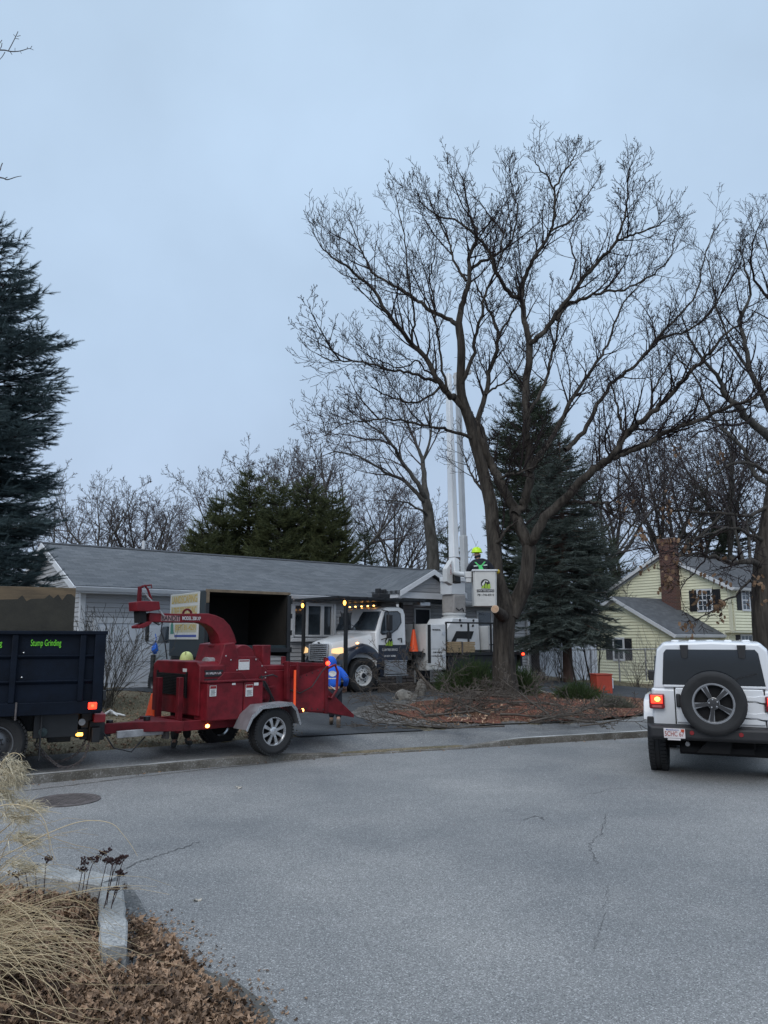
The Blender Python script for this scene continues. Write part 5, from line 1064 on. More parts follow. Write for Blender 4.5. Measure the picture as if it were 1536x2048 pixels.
# steps and tank
b=B(); b.cyl((-.72,.82,.66),(-1.52,.82,.66),.20,24); tk_=b.build('fuel_tank',M_alu,bt,smooth=True)
for x in(-.95,-1.32): B().lathe((x,.82,.66),(1,0,0),[(.205,-.02),(.212,-.02),(.212,.02),(.205,.02)],24).build('strap',M_blk,tk_)
b=B(); b.box(-1.55,-.68,.86,1.10,.855,.885); b.box(-1.55,-.68,.90,1.14,.44,.47)
for x in(-.72,-1.1,-1.5): b.box(x-.012,x+.012,1.04,1.08,.47,.86)
b.build('step',M_alu,bt,bevel=.004)
b=B(); b.box(-1.52,-.70,1.085,1.095,.50,.84); b.build('step_guard',M_alu,bt)
# roof marker lamps
for py_ in(-.62,-.32,0,.32,.62): B().sph((-.66-.0,py_,2.475),.026,10,(1.3,1,.8)).build('marker_lamp',M_amb2,bt,smooth=True)
B().sph((.20,1.0,1.385),.035,10,(1.4,1,.8)).build('marker_lamp',M_amb2,bt,smooth=True)
# protective rack over the cab
pn=T.sd(692,1195,1.12)
for s in(1,-1): B().box(pn.x-.045,pn.x+.045,s*1.12-.045,s*1.12+.045,.55,2.62).build('rack_post',M_blkm,bt,bevel=.008)
for s in(1,-1): B().box(-1.80,-1.70,s*.55-.05,s*.55+.05,.8,2.62).build('rack_post',M_blkm,bt,bevel=.008)
b=B()
for yy in(-1.16,-.8,-.4,0,.4,.8,1.12): b.box(-2.25,.95 if abs(yy)<1.1 else 1.0,yy,yy+.05,2.62,2.68)
for xx in(.95,.6,-.05,-.7,-1.35,-2.0,-2.25): b.box(xx,xx+.06,-1.16,1.17,2.625,2.69)
b.box(-2.2,.55,-1.1,1.12,2.585,2.60); b.build('rack',M_blkm,bt,bevel=.004)
b=B()
a=T.sd(763,1187,.3); b.box(a.x-.22,a.x+.22,.1,.45,2.73,2.86); b.box(a.x-.16,a.x-.06,.18,.36,2.86,3.0); b.box(a.x+.05,a.x+.16,.18,.36,2.86,3.02); b.build('beacon',M_blk,bt,bevel=.015)
for s in(1,-1):
    B().sph((pn.x+.06,s*1.12+.02,2.50),.062,14,(.45,1,1.1)).build('strobe_lamp',M_amber,bt,smooth=True)
B().box(-2.45,-2.05,.75,1.12,2.50,2.60).build('work_lamp',M_alu,bt,bevel=.01)
# tool cabinet behind the cab
CX0,CX1=-3.05,-2.26
b=B(); b.box(CX0,CX1,-.4,1.13,.56,1.95); cb=b.build('tool_cabinet',M_white2,bt,bevel=.012)
b=B(); b.box(CX0+.02,CX1-.04,1.13,1.15,1.20,1.93); b.box(CX0+.02,CX1-.04,1.13,1.15,.58,1.185); b.build('cabinet_door',M_white,cb,bevel=.008)
b=B(); b.box(CX1-.16,CX1-.035,1.152,1.156,.78,1.93); b.build('black_decal',M_ink,cb)
side_text(cb,T,'TREE REMOVAL',M_ink,864,1261,881,1258,1.155); side_text(cb,T,'STUMP GRINDING',M_ink,866,1306,884,1303,1.155); side_text(cb,T,'24 HR EMERGENCY SERVICE',M_ink,863,1313,887,1310.5,1.155)
for z in(1.62,.92): B().box(CX0+.06,CX0+.17,1.152,1.162,z,z+.12).build('latch',M_chrome,cb,bevel=.004)
B().box(CX1-.30,CX1-.04,1.152,1.156,.61,.75).build('notice',M_paper,cb)
# deck, bed
b=B(); b.box(-6.35,CX0-.02,-1.1,1.12,.98,1.08); b.build('deck',M_blkm,bt,bevel=.008)
b=B(); b.box(-6.3,-3.2,.75,1.05,.50,.97); b.box(-6.3,-3.2,-1.05,-.75,.50,.97); b.build('underdeck_box',M_blkm,bt,bevel=.01)
b=B()
for x in(-3.1,-4.05,-5.05,-5.20): b.box(x-.025,x+.025,1.07,1.12,1.08,2.02)
b.box(-6.3,-3.1,1.07,1.12,1.98,2.03); b.box(-5.0,-3.1,1.07,1.12,1.12,1.16) ; b.box(-6.3,-5.0,1.07,1.12,1.30,1.34); b.build('rail',M_blkm,bt,bevel=.004)
# boom pedestal: white sloped housing
pd=[(-3.55,1.10),(-3.32,1.10),(-3.38,1.55),(-3.85,2.16),(-4.98,2.16),(-5.05,1.10)]
b=B().prism([(x,-.55,z) for x,z in pd],(0,1.15,0)); ped=b.build('pedestal',M_white,bt,bevel=.02)
b=B(); b.prism([(-3.66,.612,1.28),(-3.98,.612,1.75),(-4.75,.612,1.75),(-4.62,.612,1.50),(-4.0,.612,1.52),(-3.86,.612,1.30)],(0,.008,0)); b.prism([(-3.9,.612,1.20),(-4.72,.612,1.20),(-4.70,.612,1.28),(-3.95,.612,1.30)],(0,.008,0)); b.build('black_decal',M_ink,ped)
for x,z in((-4.15,2.1),(-4.75,2.1),(-4.2,1.93),(-4.72,1.93)): B().sph((x,.61,z),.045,8,(1,.4,1)).build('eye_bolt',M_blkm,ped)
b=B(); b.box(-6.1,-5.12,-.6,.9,1.10,1.92); gc=b.build('rear_cabinet',M_white2,bt,bevel=.015); B().box(-5.6,-5.3,.902,.915,1.78,1.86).build('handle',M_chrome,gc,bevel=.005)
b=B(); b.lathe((-4.45,0,2.16),(0,0,1),[(.42,0),(.42,.05),(.36,.06),(.36,.12),(.40,.13),(.40,.18),(.30,.2)],32,True); b.build('turntable',M_white2,bt,smooth=True)
b=B(); b.box(-4.72,-4.18,-.30,.30,2.34,2.95); tr=b.build('turret',mat('canvas_cover',(.32,.30,.285),.8,0,.15,4,.4,12),bt,bevel=.04)
b=B(); b.tube([(-4.6,.32,2.40),(-4.5,.36,2.50),(-4.35,.36,2.42),(-4.25,.33,2.5)],.02,6); b.build('hoses',M_blk,tr)
b=B(); b.box(-4.72,-4.10,-.28,.28,2.95,3.45); b.box(-4.74,-4.0,-.20,.34,3.38,3.52); b.build('turret_head',M_white,bt,bevel=.02)
# lower boom up from the turret, upper boom folded back down beside it
a0=T.sd(937,1150,0); top=T.sd(917,742,0)
def boxbeam(mb,p,q,w,h,w2=None,h2=None):
    p=Vector(p);q=Vector(q);t=(q-p).normalized(); a=Vector((t.z,0,-t.x)).normalized(); c=Vector((0,1,0)); w2=w2 or w;h2=h2 or h
    mb.loft([[p+a*sx_*w/2+c*sy*h/2 for sx_,sy in((-1,-1),(1,-1),(1,1),(-1,1))],[q+a*sx_*w2/2+c*sy*h2/2 for sx_,sy in((-1,-1),(1,-1),(1,1),(-1,1))]])
P0=T.sd(930,1165,0);P1=T.sd(915,752,0); P1.y=0
b=B(); m1=Vector(P0).lerp(Vector(P1),.22); boxbeam(b,P0,m1,.20,.22); bm_=b.build('lower_boom',M_white2,bt,bevel=.02); b=B(); boxbeam(b,m1,P1,.15,.17); b.build('boom_insert',mat('pale_boom',(.50,.52,.54),.5,0,.08,2),bm_,bevel=.015)
U0=T.sd(909,1150,3.2);U1=T.sd(897,748,.55)
b=B(); mm_=Vector(U0).lerp(Vector(U1),.10); boxbeam(b,U0,U1,.22,.24,.15,.17); ub=b.build('upper_boom',M_white,bt,bevel=.02)
U2=T.sd(910,1166,3.25); b=B(); boxbeam(b,U2,Vector(U0),.235,.25); b.build('boom_end_cap',M_blk,ub,bevel=.02)
c1=T.sd(908,1121,3.0); b=B(); boxbeam(b,c1,Vector(c1)+Vector((0,0,.09)),.245,.27); b.build('boom_collar',M_rust,ub)
a=T.sd(905,1150,3.4); text(ub,'lettering','AERIAL LIFT',M_redoff,(a.x,3.36,a.z),(0,0,1),(1,0,0),.30,.05)
b=B(); b.prism([(U0[0]+.14,3.1,U0[2]+.42),(U0[0]+.36,3.1,U0[2]+.15),(U0[0]+.36,3.1,U0[2]-.2),(U0[0]+.14,3.1,U0[2]-.3)],(0,.18,0)); b.build('boom_rest',M_white2,ub,bevel=.01)
e0=Vector(P1);e1=Vector(U1); b=B(); boxbeam(b,e0-Vector((.0,0,.35)),e0+Vector((.0,0,.12)),.20,.22); b.box(e0.x-.10,e0.x+.10,0,.6,e0.z-.08,e0.z+.10); b.cyl((e0.x,-.16,e0.z),(e0.x,.62,e0.z),.10,18); b.build('elbow',M_white2,bt,bevel=.02)
# rear lamp and bumper
b=B(); b.box(-6.55,-6.35,-1.1,1.13,.92,1.06); b.build('rear_bumper',M_blkm,bt,bevel=.01); B().box(-6.56,-6.44,1.131,1.15,.97,1.04).build('tail_lamp',M_redh,bt,bevel=.01); B().box(-6.5,-6.42,.85,1.1,.62,.92).build('mudflap',M_blk,bt)
for s in(1,): 
    b=B(); b.box(-6.52,-6.38,1.131,1.142,.93,.965); b.build('red_reflector',M_redoff,bt)
# outrigger leg + lattice (cribbing guard) visible under the cab
# traffic cone on its shelf
cn=T.sd(830,1301,.9); wx=T.rz
B().box(cn.x-.22,cn.x+.22,.55,1.12,cn.z-.12,cn.z-.07).build('cone_shelf',M_blkm,bt)
B().box(cn.x-.04,cn.x+.04,.8,.9,.6,cn.z-.12).build('shelf_bracket',M_blkm,bt)
def wpos(F,v): return Vector((F.loc.x+v[0]*F.u[0]+v[1]*F.n[0],F.loc.y+v[0]*F.u[1]+v[1]*F.n[1],F.loc.z+v[2]))
cw=wpos(T,(cn.x,.84,cn.z-.07)); ct=thing('traffic_cone','tall orange traffic cone with black base standing between the cab and the white cabinet','traffic cone',cw,T.rz)
B().box(-.19,.19,-.19,.19,0,.045).build('base',M_blk,ct,bevel=.01)
B().lathe((0,0,.045),(0,0,1),[(.145,0),(.14,.02),(.045,.62),(.030,.66)],28,True).build('cone',M_orange,ct,smooth=True)
B().lathe((0,0,.70),(0,0,1),[(.034,0),(.026,.12),(.020,.22),(.006,.24)],16,True).build('tip',M_blk,ct,smooth=True)
# pads of plywood on the near edge of the deck
a=T.sd(893,1281,1.14);c=T.sd(948,1303,1.14); w0=wpos(T,((a.x+c.x)/2,1.06,1.085)); pt=thing('outrigger_pads','stack of yellowish wooden outrigger pads strapped on the near edge of the truck deck','wood stack',w0,T.rz)
n=6; hh_=.055
for i in range(n): B().box(-.56+random.uniform(-.02,.02),.56+random.uniform(-.02,.02),-.27,.16+random.uniform(-.01,.01),i*hh_+.002,(i+1)*hh_-.003).build('board',M_wood,pt,bevel=.004)
B().box(-.03,.03,-.275,.175,-.06,n*hh_+.006).build('strap',M_rust,pt,bevel=.003)
# ---- the bucket (part of the truck's boom)
# measured on its own plane, beside the trunk
BK=Frame((at(969,1213,20.15).x,20.15,at(969,1213,20.15).z),0)
def bl(x,y,z):
    v=wpos(BK,(x,y,z)); d=v-T.loc; return Vector((d.x*T.u[0]+d.y*T.u[1],d.x*T.n[0]+d.y*T.n[1],d.z))
kw=.305; kh=.93; kd=.27
def brr(w,d,z,k=.05): return [bl(x,y,z) for x,y in((-w+k,-d),(w-k,-d),(w,-d+k),(w,d-k),(w-k,d),(-w+k,d),(-w,d-k),(-w,-d+k))]
b=B(); b.loft([brr(kw*.95,kd*.95,0),brr(kw*.96,kd*.96,.02),brr(kw,kd,kh)],True); bk=b.build('bucket',mat('bucket_white',(.56,.555,.53),.5,0,.10,2.5),bt,smooth=True,bevel=.008)
b=B(); b.loft([brr(kw+.03,kd+.03,kh-.03),brr(kw+.03,kd+.03,kh+.012)],True); b.build('rim',M_white,bk,bevel=.006)
b=B(); 
o=bl(kw+.05,-.1,kh-.03); b.sph(o,.06,10); b.build('yellow_hook',mat('worn_yellow',(.45,.33,.03),.5),bk,smooth=True)
Xw=bl(1,0,0)-bl(0,0,0)
logo(bk,bl(0.0,-kd*.995,.56),Xw,(0,0,1),.125)
b=B(); b.prism([bl(x,-kd*.985-.004,z) for x,z in((-.225,.36),(.225,.36),(.225,.425),(-.225,.425))],bl(0,-.004,0)-bl(0,0,0)); nb=b.build('name_band',M_ink,bk)
text(bk,'lettering','CALM TREE SERVICE',M_inkw,bl(-.215,-kd*.985-.010,.373),Xw,(0,0,1),.43,.038,.002); text(bk,'lettering','781-746-8310',M_ink,bl(-.215,-kd*.985-.004,.265),Xw,(0,0,1),.43,.048,.002)
b=B(); b.loft([brr(.0,.0,.0)],False) if False else None
b=B()
def bb(x0,x1,y0,y1,z0,z1): 
    v=[bl(x,y,z) for x in(x0,x1) for y in(y0,y1) for z in(z0,z1)]; b.add(v,[(0,1,3,2),(4,6,7,5),(0,4,5,1),(2,3,7,6),(0,2,6,4),(1,5,7,3)])
bb(-.50,-.33,-.12,.12,.74,.90); bb(-.48,-.34,-.10,.12,.62,.74); b.build('bucket_mount',M_white2,bt,bevel=.015)
b=B(); 
q_=Vector(U0); q_.z+=.05; b.tube([bl(-.40,.0,.80),bl(-.48,.25,.85),(q_+bl(-.48,.25,.85))/2,q_],.07,10); b.build('jib',M_white2,bt,smooth=True)
# ================================================================ CHIPPER
C=Frame((-2.25,12.72,.13),180+42); cp=fthing('wood_chipper','dark red towed wood chipper with curved discharge chute and flared infeed hopper','wood chipper',C)
S=C.sd
wheel(cp,(.0,.78,.335),(0,1,0),.345,.22,.205,M_chrome,'spoke',spokes=8); wheel(cp,(.0,-.78,.335),(0,-1,0),.345,.22,.205,M_chrome,'spoke',spokes=8)
b=B(); b.cyl((0,-.7,.335),(0,.7,.335),.045,10); b.build('axle',M_blkm,cp)
rt=S(400,1440,.45); 
b=B(); FZ0,FZ1=.40,.54
for s in(1,-1): b.box(-.55,1.30,s*.42-.04,s*.42+.04,FZ0,FZ1)
b.prism([(1.30,.46,FZ0),(1.30,-.46,FZ0),(1.9,-.06,FZ0),(2.35,-.05,FZ0),(2.35,.05,FZ0),(1.9,.06,FZ0)],(0,0,FZ1-FZ0)); b.box(-.55,-.47,-.42,.42,FZ0,FZ1); b.box(1.0,1.1,-.42,.42,FZ0+.01,FZ1-.01); b.build('frame',M_red2,cp,bevel=.008)
b=B(); b.box(2.30,2.52,-.07,.07,.33,.60); b.box(2.50,2.68,-.05,.05,.38,.50); b.build('coupler',M_blkm,cp,bevel=.01)
B().box(1.45,2.15,.10,.15,.34,.44).build('jack_leg',M_galv,cp,bevel=.008)
B().box(1.38,1.44,.06,.20,.28,.52).build('jack_bracket',M_rust,cp,bevel=.004)
ch_=B(); 
def chain(mb,pts,r=.012,step=.05):
    Q=smooth_poly([Vector(p) for p in pts],8); acc=0
    for i in range(len(Q)-1):
        t=(Q[i+1]-Q[i]); m_=(Q[i]+Q[i+1])/2; a=t.normalized(); o=a.orthogonal().normalized() if i%2 else a.cross(a.orthogonal()).normalized(); l_=t.length*.62; wv=.018
        ring=[m_+a*l_*math.cos(th)+o*wv*math.sin(th) for th in [2*math.pi*k/8 for k in range(9)]]; mb.tube(ring,.006,5,False)
for s in(1,-1):
    chain(ch_,[(2.5,s*.06,.36),(2.6,s*.10,.10+.06*(s<0)),(2.85,s*.12,.02+.05*(s<0)),(3.05,s*.10,.16),(3.2,s*.05,.35)])
ch_.build('safety_chain',M_rust,cp)
# engine enclosure
xf=S(398,1380,.42).x; EW=.52; zt1=S(398,1332,.42).z; zb1=S(388,1434,.42).z
xb=S(440,1332,.42).x
fp=C.fr(302,1330,xf); print('engine',xf,zt1,zb1,'far y',fp,'xb',xb)
EWf=-1.12
b=B(); b.prism([(xf,.42,zb1),(xf,.42,zt1),(xf,.30,zt1+.06),(xf,EWf+.12,zt1+.06),(xf,EWf,zt1),(xf,EWf,zb1)],(-(xf-.62),0,0)); en=b.build('engine_cover',M_red,cp,bevel=.015)
g0,g1=C.fr(316,1344,xf),C.fr(374,1392,xf)
b=B(); b.box(xf,xf+.012,g1.y,g0.y,g1.z,g0.z); b.build('radiator_grille',M_void,en)
b=B()
n=14
for i in range(n): z=g1.z+(g0.z-g1.z)*(i+.5)/n; b.box(xf+.012,xf+.022,g1.y,g0.y,z-.006,z+.006)
for q in((g1.y-.03,g1.y),(g0.y,g0.y+.03)): b.box(xf,xf+.025,q[0],q[1],g1.z-.03,g0.z+.03)
b.build('grille_bars',M_blkm,en)
b=B()
for i in range(9): z=zb1+.12+i*.065; b.box(.66,xf-.08,.42,.432,z,z+.03)
b.build('louvres',M_blkm,en)
text(en,'lettering','INTIMIDATOR',M_inkw,(xf-.10,.424,zt1-.13),(-1,0,0),(0,0,1),.26,.05)
b=B(); b.box(xf,xf+.004,-.1,.02,zt1-.10,zt1-.05); b.build('label',M_paper,en)
b=B(); b.prism([(xf-.04,.422,zb1+.02),(xf-.15,.422,zb1+.02),(xf-.16,.422,zb1+.22),(xf-.10,.422,zb1+.34),(xf-.05,.422,zb1+.3)],(0,.004,0)); b.build('green_sticker',M_dgreen,en)
b=B(); b.box(xf-.14,xf-.10,.424,.429,zb1+.28,zb1+.42); b.build('label',M_paper,en)
for px in(314,356):
    q=C.fr(px,1466,xf+.16); b=B(); b.box(xf+.12,xf+.20,q.y-.045,q.y+.045,q.z,C.fr(px,1354,xf+.16).z); b.build('post',M_red2,cp,bevel=.008)
b=B().box(xf+.02,xf+.2,EWf,.42,FZ0,FZ0+.10); b.build('cross_beam',M_red2,cp,bevel=.008)
# muffler
mz=S(415,1336,.2); b=B(); b.cyl((xf-.22,.18,zt1+.03),(xf-.72,.10,zt1+.0),.095,20); mf=b.build('muffler',M_galv,cp,smooth=True); B().tube([(xf-.62,.15,zt1+.08),(xf-.68,.15,zt1+.22),(xf-.74,.18,zt1+.26)],.035,10).build('exhaust_pipe',M_alu,mf,smooth=True)
B().box(xf-.7,.2,-.3,.3,FZ1,zt1-.12).build('engine_block',M_void,cp)
# tank boxes on the near side
tl=S(416,1366,.62);tm=S(488,1364,.62);tr_=S(527,1362,.62);tb=S(450,1441,.62)
b=B(); b.box(tm.x+.004,tl.x,.22,.62,tb.z,tl.z); tkx=b.build('fuel_tank',M_red,cp,bevel=.02)
b=B(); b.box(tr_.x,tm.x-.004,.22,.62,tb.z,tl.z); tk2=b.build('hydraulic_tank',M_red,cp,bevel=.02)
B().box(tr_.x-.02,tl.x+.02,.20,.64,tl.z,tl.z+.025).build('tank_lid',M_red2,cp,bevel=.006)
for px0,py0,px1,py1,par in((419,1393,433,1371,tkx),(491,1393,506,1369,tk2),(464,1370,471,1366,tkx),(508,1371,517,1365,tk2)):
    a=S(px0,py0,.622);c=S(px1,py1,.622); b=B(); b.box(c.x,a.x,.621,.625,a.z,c.z); st=b.build('notice',M_paper,par)
    if py0-py1>12:
        b=B(); b.box(c.x+.005,a.x-.005,.625,.627,c.z-.045,c.z-.005); b.build('notice_header',M_redoff,st)
        b=B()
        for i in range(5): b.box(c.x+.015+.01*(i%2),a.x-.015,.625,.6265,a.z+.015+i*.018,a.z+.022+i*.018)
        b.build('small_print',M_ink,st)
# drum housing
dh=[(418,1362),(440,1325),(447,1300),(450,1288),(470,1285),(478,1313),(512,1313),(534,1339),(536,1362),(536,1400),(418,1400)]
b=B(); b.prism([S(x,y_,.40) for x,y_ in dh],(0,-.80,0)); dhx=b.build('drum_housing',M_red,cp,bevel=.012)
b=B(); q=[S(x,y_,.44) for x,y_ in((432,1362),(450,1344),(484,1344),(496,1360),(496,1366),(432,1366))]; b.prism(q,(0,-.1,0)); b.build('belt_guard',M_red2,dhx,bevel=.01)
q0=S(477,1340,.405);q1=S(499,1319,.405); b=B(); b.box(q1.x,q0.x,.402,.407,q0.z,q1.z); st=b.build('notice',M_paper,dhx); b=B(); b.box(q1.x+.01,q0.x-.01,.407,.409,q1.z-.03,q1.z-.01); b.build('notice_header',M_redoff,st)
b=B(); ccx=S(470,1310,.2); b.lathe((ccx.x-.05,-.38,ccx.z-.05),(0,1,0),[(.20,0),(.21,.02),(.21,.74),(.20,.76)],28,True); b.build('drum',M_red,dhx,smooth=True)
# feed roller box and hydraulics
a=S(545,1322,.3);c=S(566,1422,.3); b=B(); b.box(-.55,.02,-.34,.34,.58,1.22); b.box(-.42,-.26,-.22,.10,1.22,S(553,1290,0).z); b.box(-.60,-.05,-.30,.30,1.22,1.30); b.build('feed_roller_housing',M_red,cp,bevel=.012)
b=B()
for k in range(6): 
    z=.75+.06*k; b.tube([(-.02,.44,1.15-.02*k),(-.10-.03*k,.50,1.0-.05*k),(-.2,.46,.8-.02*k),(-.1+.02*k,.44,.62)],.010,6)
b.tube([(.0,.42,1.12),(-.2,.50,1.16),(-.32,.45,1.12)],.012,6); b.tube([(.45,.2,1.36),(.2,.25,1.46),(-.1,.2,1.40),(-.2,.1,1.3)],.014,6); b.build('hydraulic_hoses',M_blk,cp,smooth=True)
B().box(-.30,.08,.36,.46,.95,.98).build('valve_shelf',M_red2,cp,bevel=.004)
# chute
cpx=[(447,1291),(444,1275),(438,1260),(430,1250),(420,1243),(408,1238),(395,1236.5),(370,1236.5),(345,1236.5),(294,1235)]
ax=[S(x,y_,0) for x,y_ in cpx]; secs=[]
wd=[.26,.25,.24,.22,.20,.17,.15,.14,.13,.13]
for i,p in enumerate(ax):
    t_=(ax[min(i+1,len(ax)-1)]-ax[max(i-1,0)]).normalized(); nn=Vector((-t_.z,0,t_.x)); wv=wd[i]; hv=[.15,.14,.13,.12,.10,.085,.072,.07,.068,.066][i]
    secs.append([p+nn*hv+Vector((0,wv/1.6,0)),p+nn*hv-Vector((0,wv/1.6,0)),p-nn*hv-Vector((0,wv/1.6,0)),p-nn*hv+Vector((0,wv/1.6,0))])
b=B().loft(secs); cu_=b.build('chute',M_red,cp,bevel=.01)
b=B(); b.lathe(ax[0]-Vector((0,0,.02)),(0,0,1),[(.10,0),(.24,0),(.24,.03),(.10,.03)],28); b.box(ax[0].x-.16,ax[0].x+.16,-.16,.16,ax[0].z-.32,ax[0].z-.02); b.build('chute_base',M_red2,cp,bevel=.006)
yy=wd[-2]/1.6+.002
b=B(); q1_=S(322,1242,yy);q2_=S(360,1231.5,yy); b.box(q2_.x,q1_.x,yy-.002,yy+.0015,q1_.z,q2_.z); b.build('decal',mat('decal_pink',(.36,.20,.20),.6),cu_)
a=S(322,1240,yy); c=S(359,1232,yy); text(cu_,'lettering','BANDIT',M_ink,(S(323,1241,yy).x,yy,S(323,1241,yy).z),(-1,0,0),(0,0,1),abs(S(323,1241,yy).x-S(360,1232,yy).x),.075)
text(cu_,'lettering','MODEL 200 XP',M_inkw,(S(364,1240,yy).x,yy+.006,S(364,1240,yy).z),(-1,0,0),(0,0,1),abs(S(364,1240,yy).x-S(401,1233,yy).x),.055)
b=B(); hp=S(375,1228,0); b.lathe(hp-Vector((0,.01,0)),(0,1,0),[(.055,-.01),(.085,-.01),(.085,.01),(.055,.01)],20); b.build('lifting_ring',M_red2,cu_)
# deflector at the chute's end
d0=S(294,1241,0)
b=B(); b.prism([S(x,y_,.14) for x,y_ in((274,1222),(273,1204),(284,1202),(319,1203),(321,1219),(300,1223))],(0,-.28,0)); b.prism([S(x,y_,.12) for x,y_ in((277,1257),(276,1252),(296,1243),(306,1243),(300,1250),(288,1256))],(0,-.24,0)); b.build('deflector',M_red,cu_,bevel=.008)
b=B(); b.prism([S(x,y_,.10) for x,y_ in((279,1222),(292,1222),(293,1243),(280,1246))],(0,-.2,0)); b.build('rubber_flap',M_void,cu_)
b=B(); b.prism([S(x,y_,.03) for x,y_ in((277,1204),(279,1173),(284,1172),(283,1204))],(0,-.06,0)); b.tube([S(281,1175,0),S(290,1171,0),S(296,1180,0),S(300,1192,0),S(303,1198,0)],.018,6); b.tube([S(284,1172,0),S(303,1170,0),S(303,1176,0)],.012,6); b.build('crank_post',M_red2,cu_)
b=B(); b.tube([S(291,1188,.1),S(328,1232,.1)],.013,6); b.build('deflector_rod',M_galv,cu_)
b=B(); b.tube([S(305,1243,.05),S(318,1250,.05),S(325,1244,.05),S(322,1262,.05),S(330,1285,.05),S(334,1318,.05)],.010,6); b.build('cable',M_blk,cu_)
# hopper
hz=.55
def hs(x,w,z0,z1): return [Vector((x,-w,z0)),Vector((x,w,z0)),Vector((x,w,z1)),Vector((x,-w,z1))]
h0=S(571,1330,.36);h1=S(652,1330,.62)
b=B()
def wall(p,q,r,s_): 
    p,q,r,s_=[Vector(v) for v in(p,q,r,s_)]; n_=(q-p).cross(r-p).normalized(); b.prism([p,q,r,s_],n_*.02)
xa,xb_=h0.x,h1.x; za0,za1=.60,h0.z; zb0,zb1=S(640,1425,.6).z,h1.z; wa,wb_=.36,.62
wall((xa,wa,za0),(xb_,wb_,zb0),(xb_,wb_,zb1),(xa,wa,za1-.25)); wall((xa,-wa,za0),(xb_,-wb_,zb0),(xb_,-wb_,zb1),(xa,-wa,za1-.25)); wall((xa,-wa,za0),(xb_,-wb_,zb0),(xb_,wb_,zb0),(xa,wa,za0))
wall((xa,wa,za1-.25),(xb_,wb_,zb1),(xb_-.0,wb_-.0,zb1),(xa,wa,za1)) if False else None
b.prism([(xa,wa+.01,za1-.25),(xb_,wb_+.01,zb1),(xa,wa+.14,za1)],(0,.018,0)); b.prism([(xa,-wa,za1-.25),(xb_,-wb_,zb1),(xb_,-wb_+.06,zb1+.01),(xa,-wa+.06,za1-.2)],(0,0,.02))
hop=b.build('infeed_hopper',M_red,cp,bevel=.006)
b=B()
for i in range(7):
    t_=(i+.5)/7; b.sph((xa+(xb_-xa)*t_,wa+(wb_-wa)*t_+.022,za0+(zb0-za0)*t_+.04),.012,6); b.sph((xa+(xb_-xa)*t_,wa+(wb_-wa)*t_+.022,(za1-.25)+(zb1-za1+.25)*t_-.04),.012,6)
b.build('bolts',M_blkm,hop); b=B()
for px_,py_ in ((452,1312),(462,1320),(474,1340),(512,1319),(524,1332),(531,1345),(531,1356),(440,1335)): q=S(px_,py_,.402); b.sph(q,.013,6)
b.build('bolts',M_galv,dhx)

b=B(); 
for s in(1,-1): b.box(xb_-.035,xb_+.035,s*wb_-.03,s*wb_+.03,zb0-.02,zb1+.12)
b.box(xb_-.03,xb_+.03,-wb_,wb_,zb1-.03,zb1+.03); b.box(xa-.03,xa+.03,wa,wa+.10,.75,za1+.06) 
xs=S(592,1330,.5).x; b.box(xs-.025,xs+.025,.52,.57,S(592,1377,.5).z,S(592,1324,.5).z); b.build('hopper_frame',M_red2,hop,bevel=.006)
tip=S(708,1434,.62)
b=B(); b.prism([(xb_-.02,wb_-.01,zb0+.38),(xb_-.02,wb_-.01,zb0+.0),(tip.x,wb_-.02,tip.z-.01),(tip.x,wb_-.02,tip.z+.04)],(0,.02,0)); b.prism([(xb_-.02,-wb_,zb0+.38),(xb_-.02,-wb_,zb0),(tip.x,-wb_,tip.z-.01),(tip.x,-wb_,tip.z+.04)],(0,.02,0)); b.prism([(xb_-.02,-wb_,zb0),(xb_-.02,wb_,zb0),(tip.x,wb_,tip.z),(tip.x,-wb_,tip.z)],(0,0,.02)); b.build('feed_tray',M_red,cp,bevel=.005)
b=B(); b.tube([(xb_-.02,wb_+.03,zb1-.05),(xb_-.16,wb_+.04,zb1+.0),(xb_-.22,wb_+.04,zb1-.12),(xb_-.20,wb_+.04,zb0+.35),(xb_-.10,wb_+.03,zb0+.22),(xb_-.02,wb_+.03,zb0+.25)],.022,8); b.build('control_bar',M_red,cp,smooth=True)
b=B(); b.tube([(xa-.02,wa+.06,.92),(xa-.2,wa+.14,.85),(xb_+.3,wb_+.02,.95),(xb_+.12,wb_+.05,zb1-.1),(xb_,wb_+.06,zb1)],.010,6); b.build('cable',M_blk,hop)
B().sph((xb_,wb_+.05,zb1+.03),.035,10).build('marker_lamp',M_redh,hop,smooth=True)
B().cyl((xa+.02,wa+.30,.62),(xa+.02,wa+.30,S(569,1341,.66).z),.020,8).build('whip_marker',mat('orange_tube',(.85,.09,.02),.4,emit=.15),cp,smooth=True)
B().box(xa-.02,xa+.06,wa,wa+.32,.60,.63).build('whip_bracket',M_red2,cp)
# fenders
for s in(1,-1):
    pf=[(.56,.40),(.46,.60),(.28,.735),(-.26,.755),(-.36,.66),(-.44,.42)]; inn=[(.53,.40),(.435,.58),(.265,.71),(-.25,.73),(-.335,.645),(-.41,.42)]
    b=B().loft([[Vector((p[0],s*.60,p[1])),Vector((p[0],s*.95,p[1])),Vector((q[0],s*.95,q[1])),Vector((q[0],s*.60,q[1]))] for p,q in zip(pf,inn)]); fd=b.build('fender',M_alu,cp,bevel=.006)
    b=B().loft([[Vector((p[0],s*.945,p[1]+.004)),Vector((p[0],s*.957,p[1]+.004)),Vector((q[0],s*.957,q[1]-.025)),Vector((q[0],s*.945,q[1]-.025))] for p,q in zip(pf,inn)]); b.build('fender_lip',M_chrome,fd)
a=S(415,1452,.47); B().sph((a.x,.47,a.z),.028,10,(1.3,.6,1)).build('marker_lamp',M_amb2,cp,smooth=True)
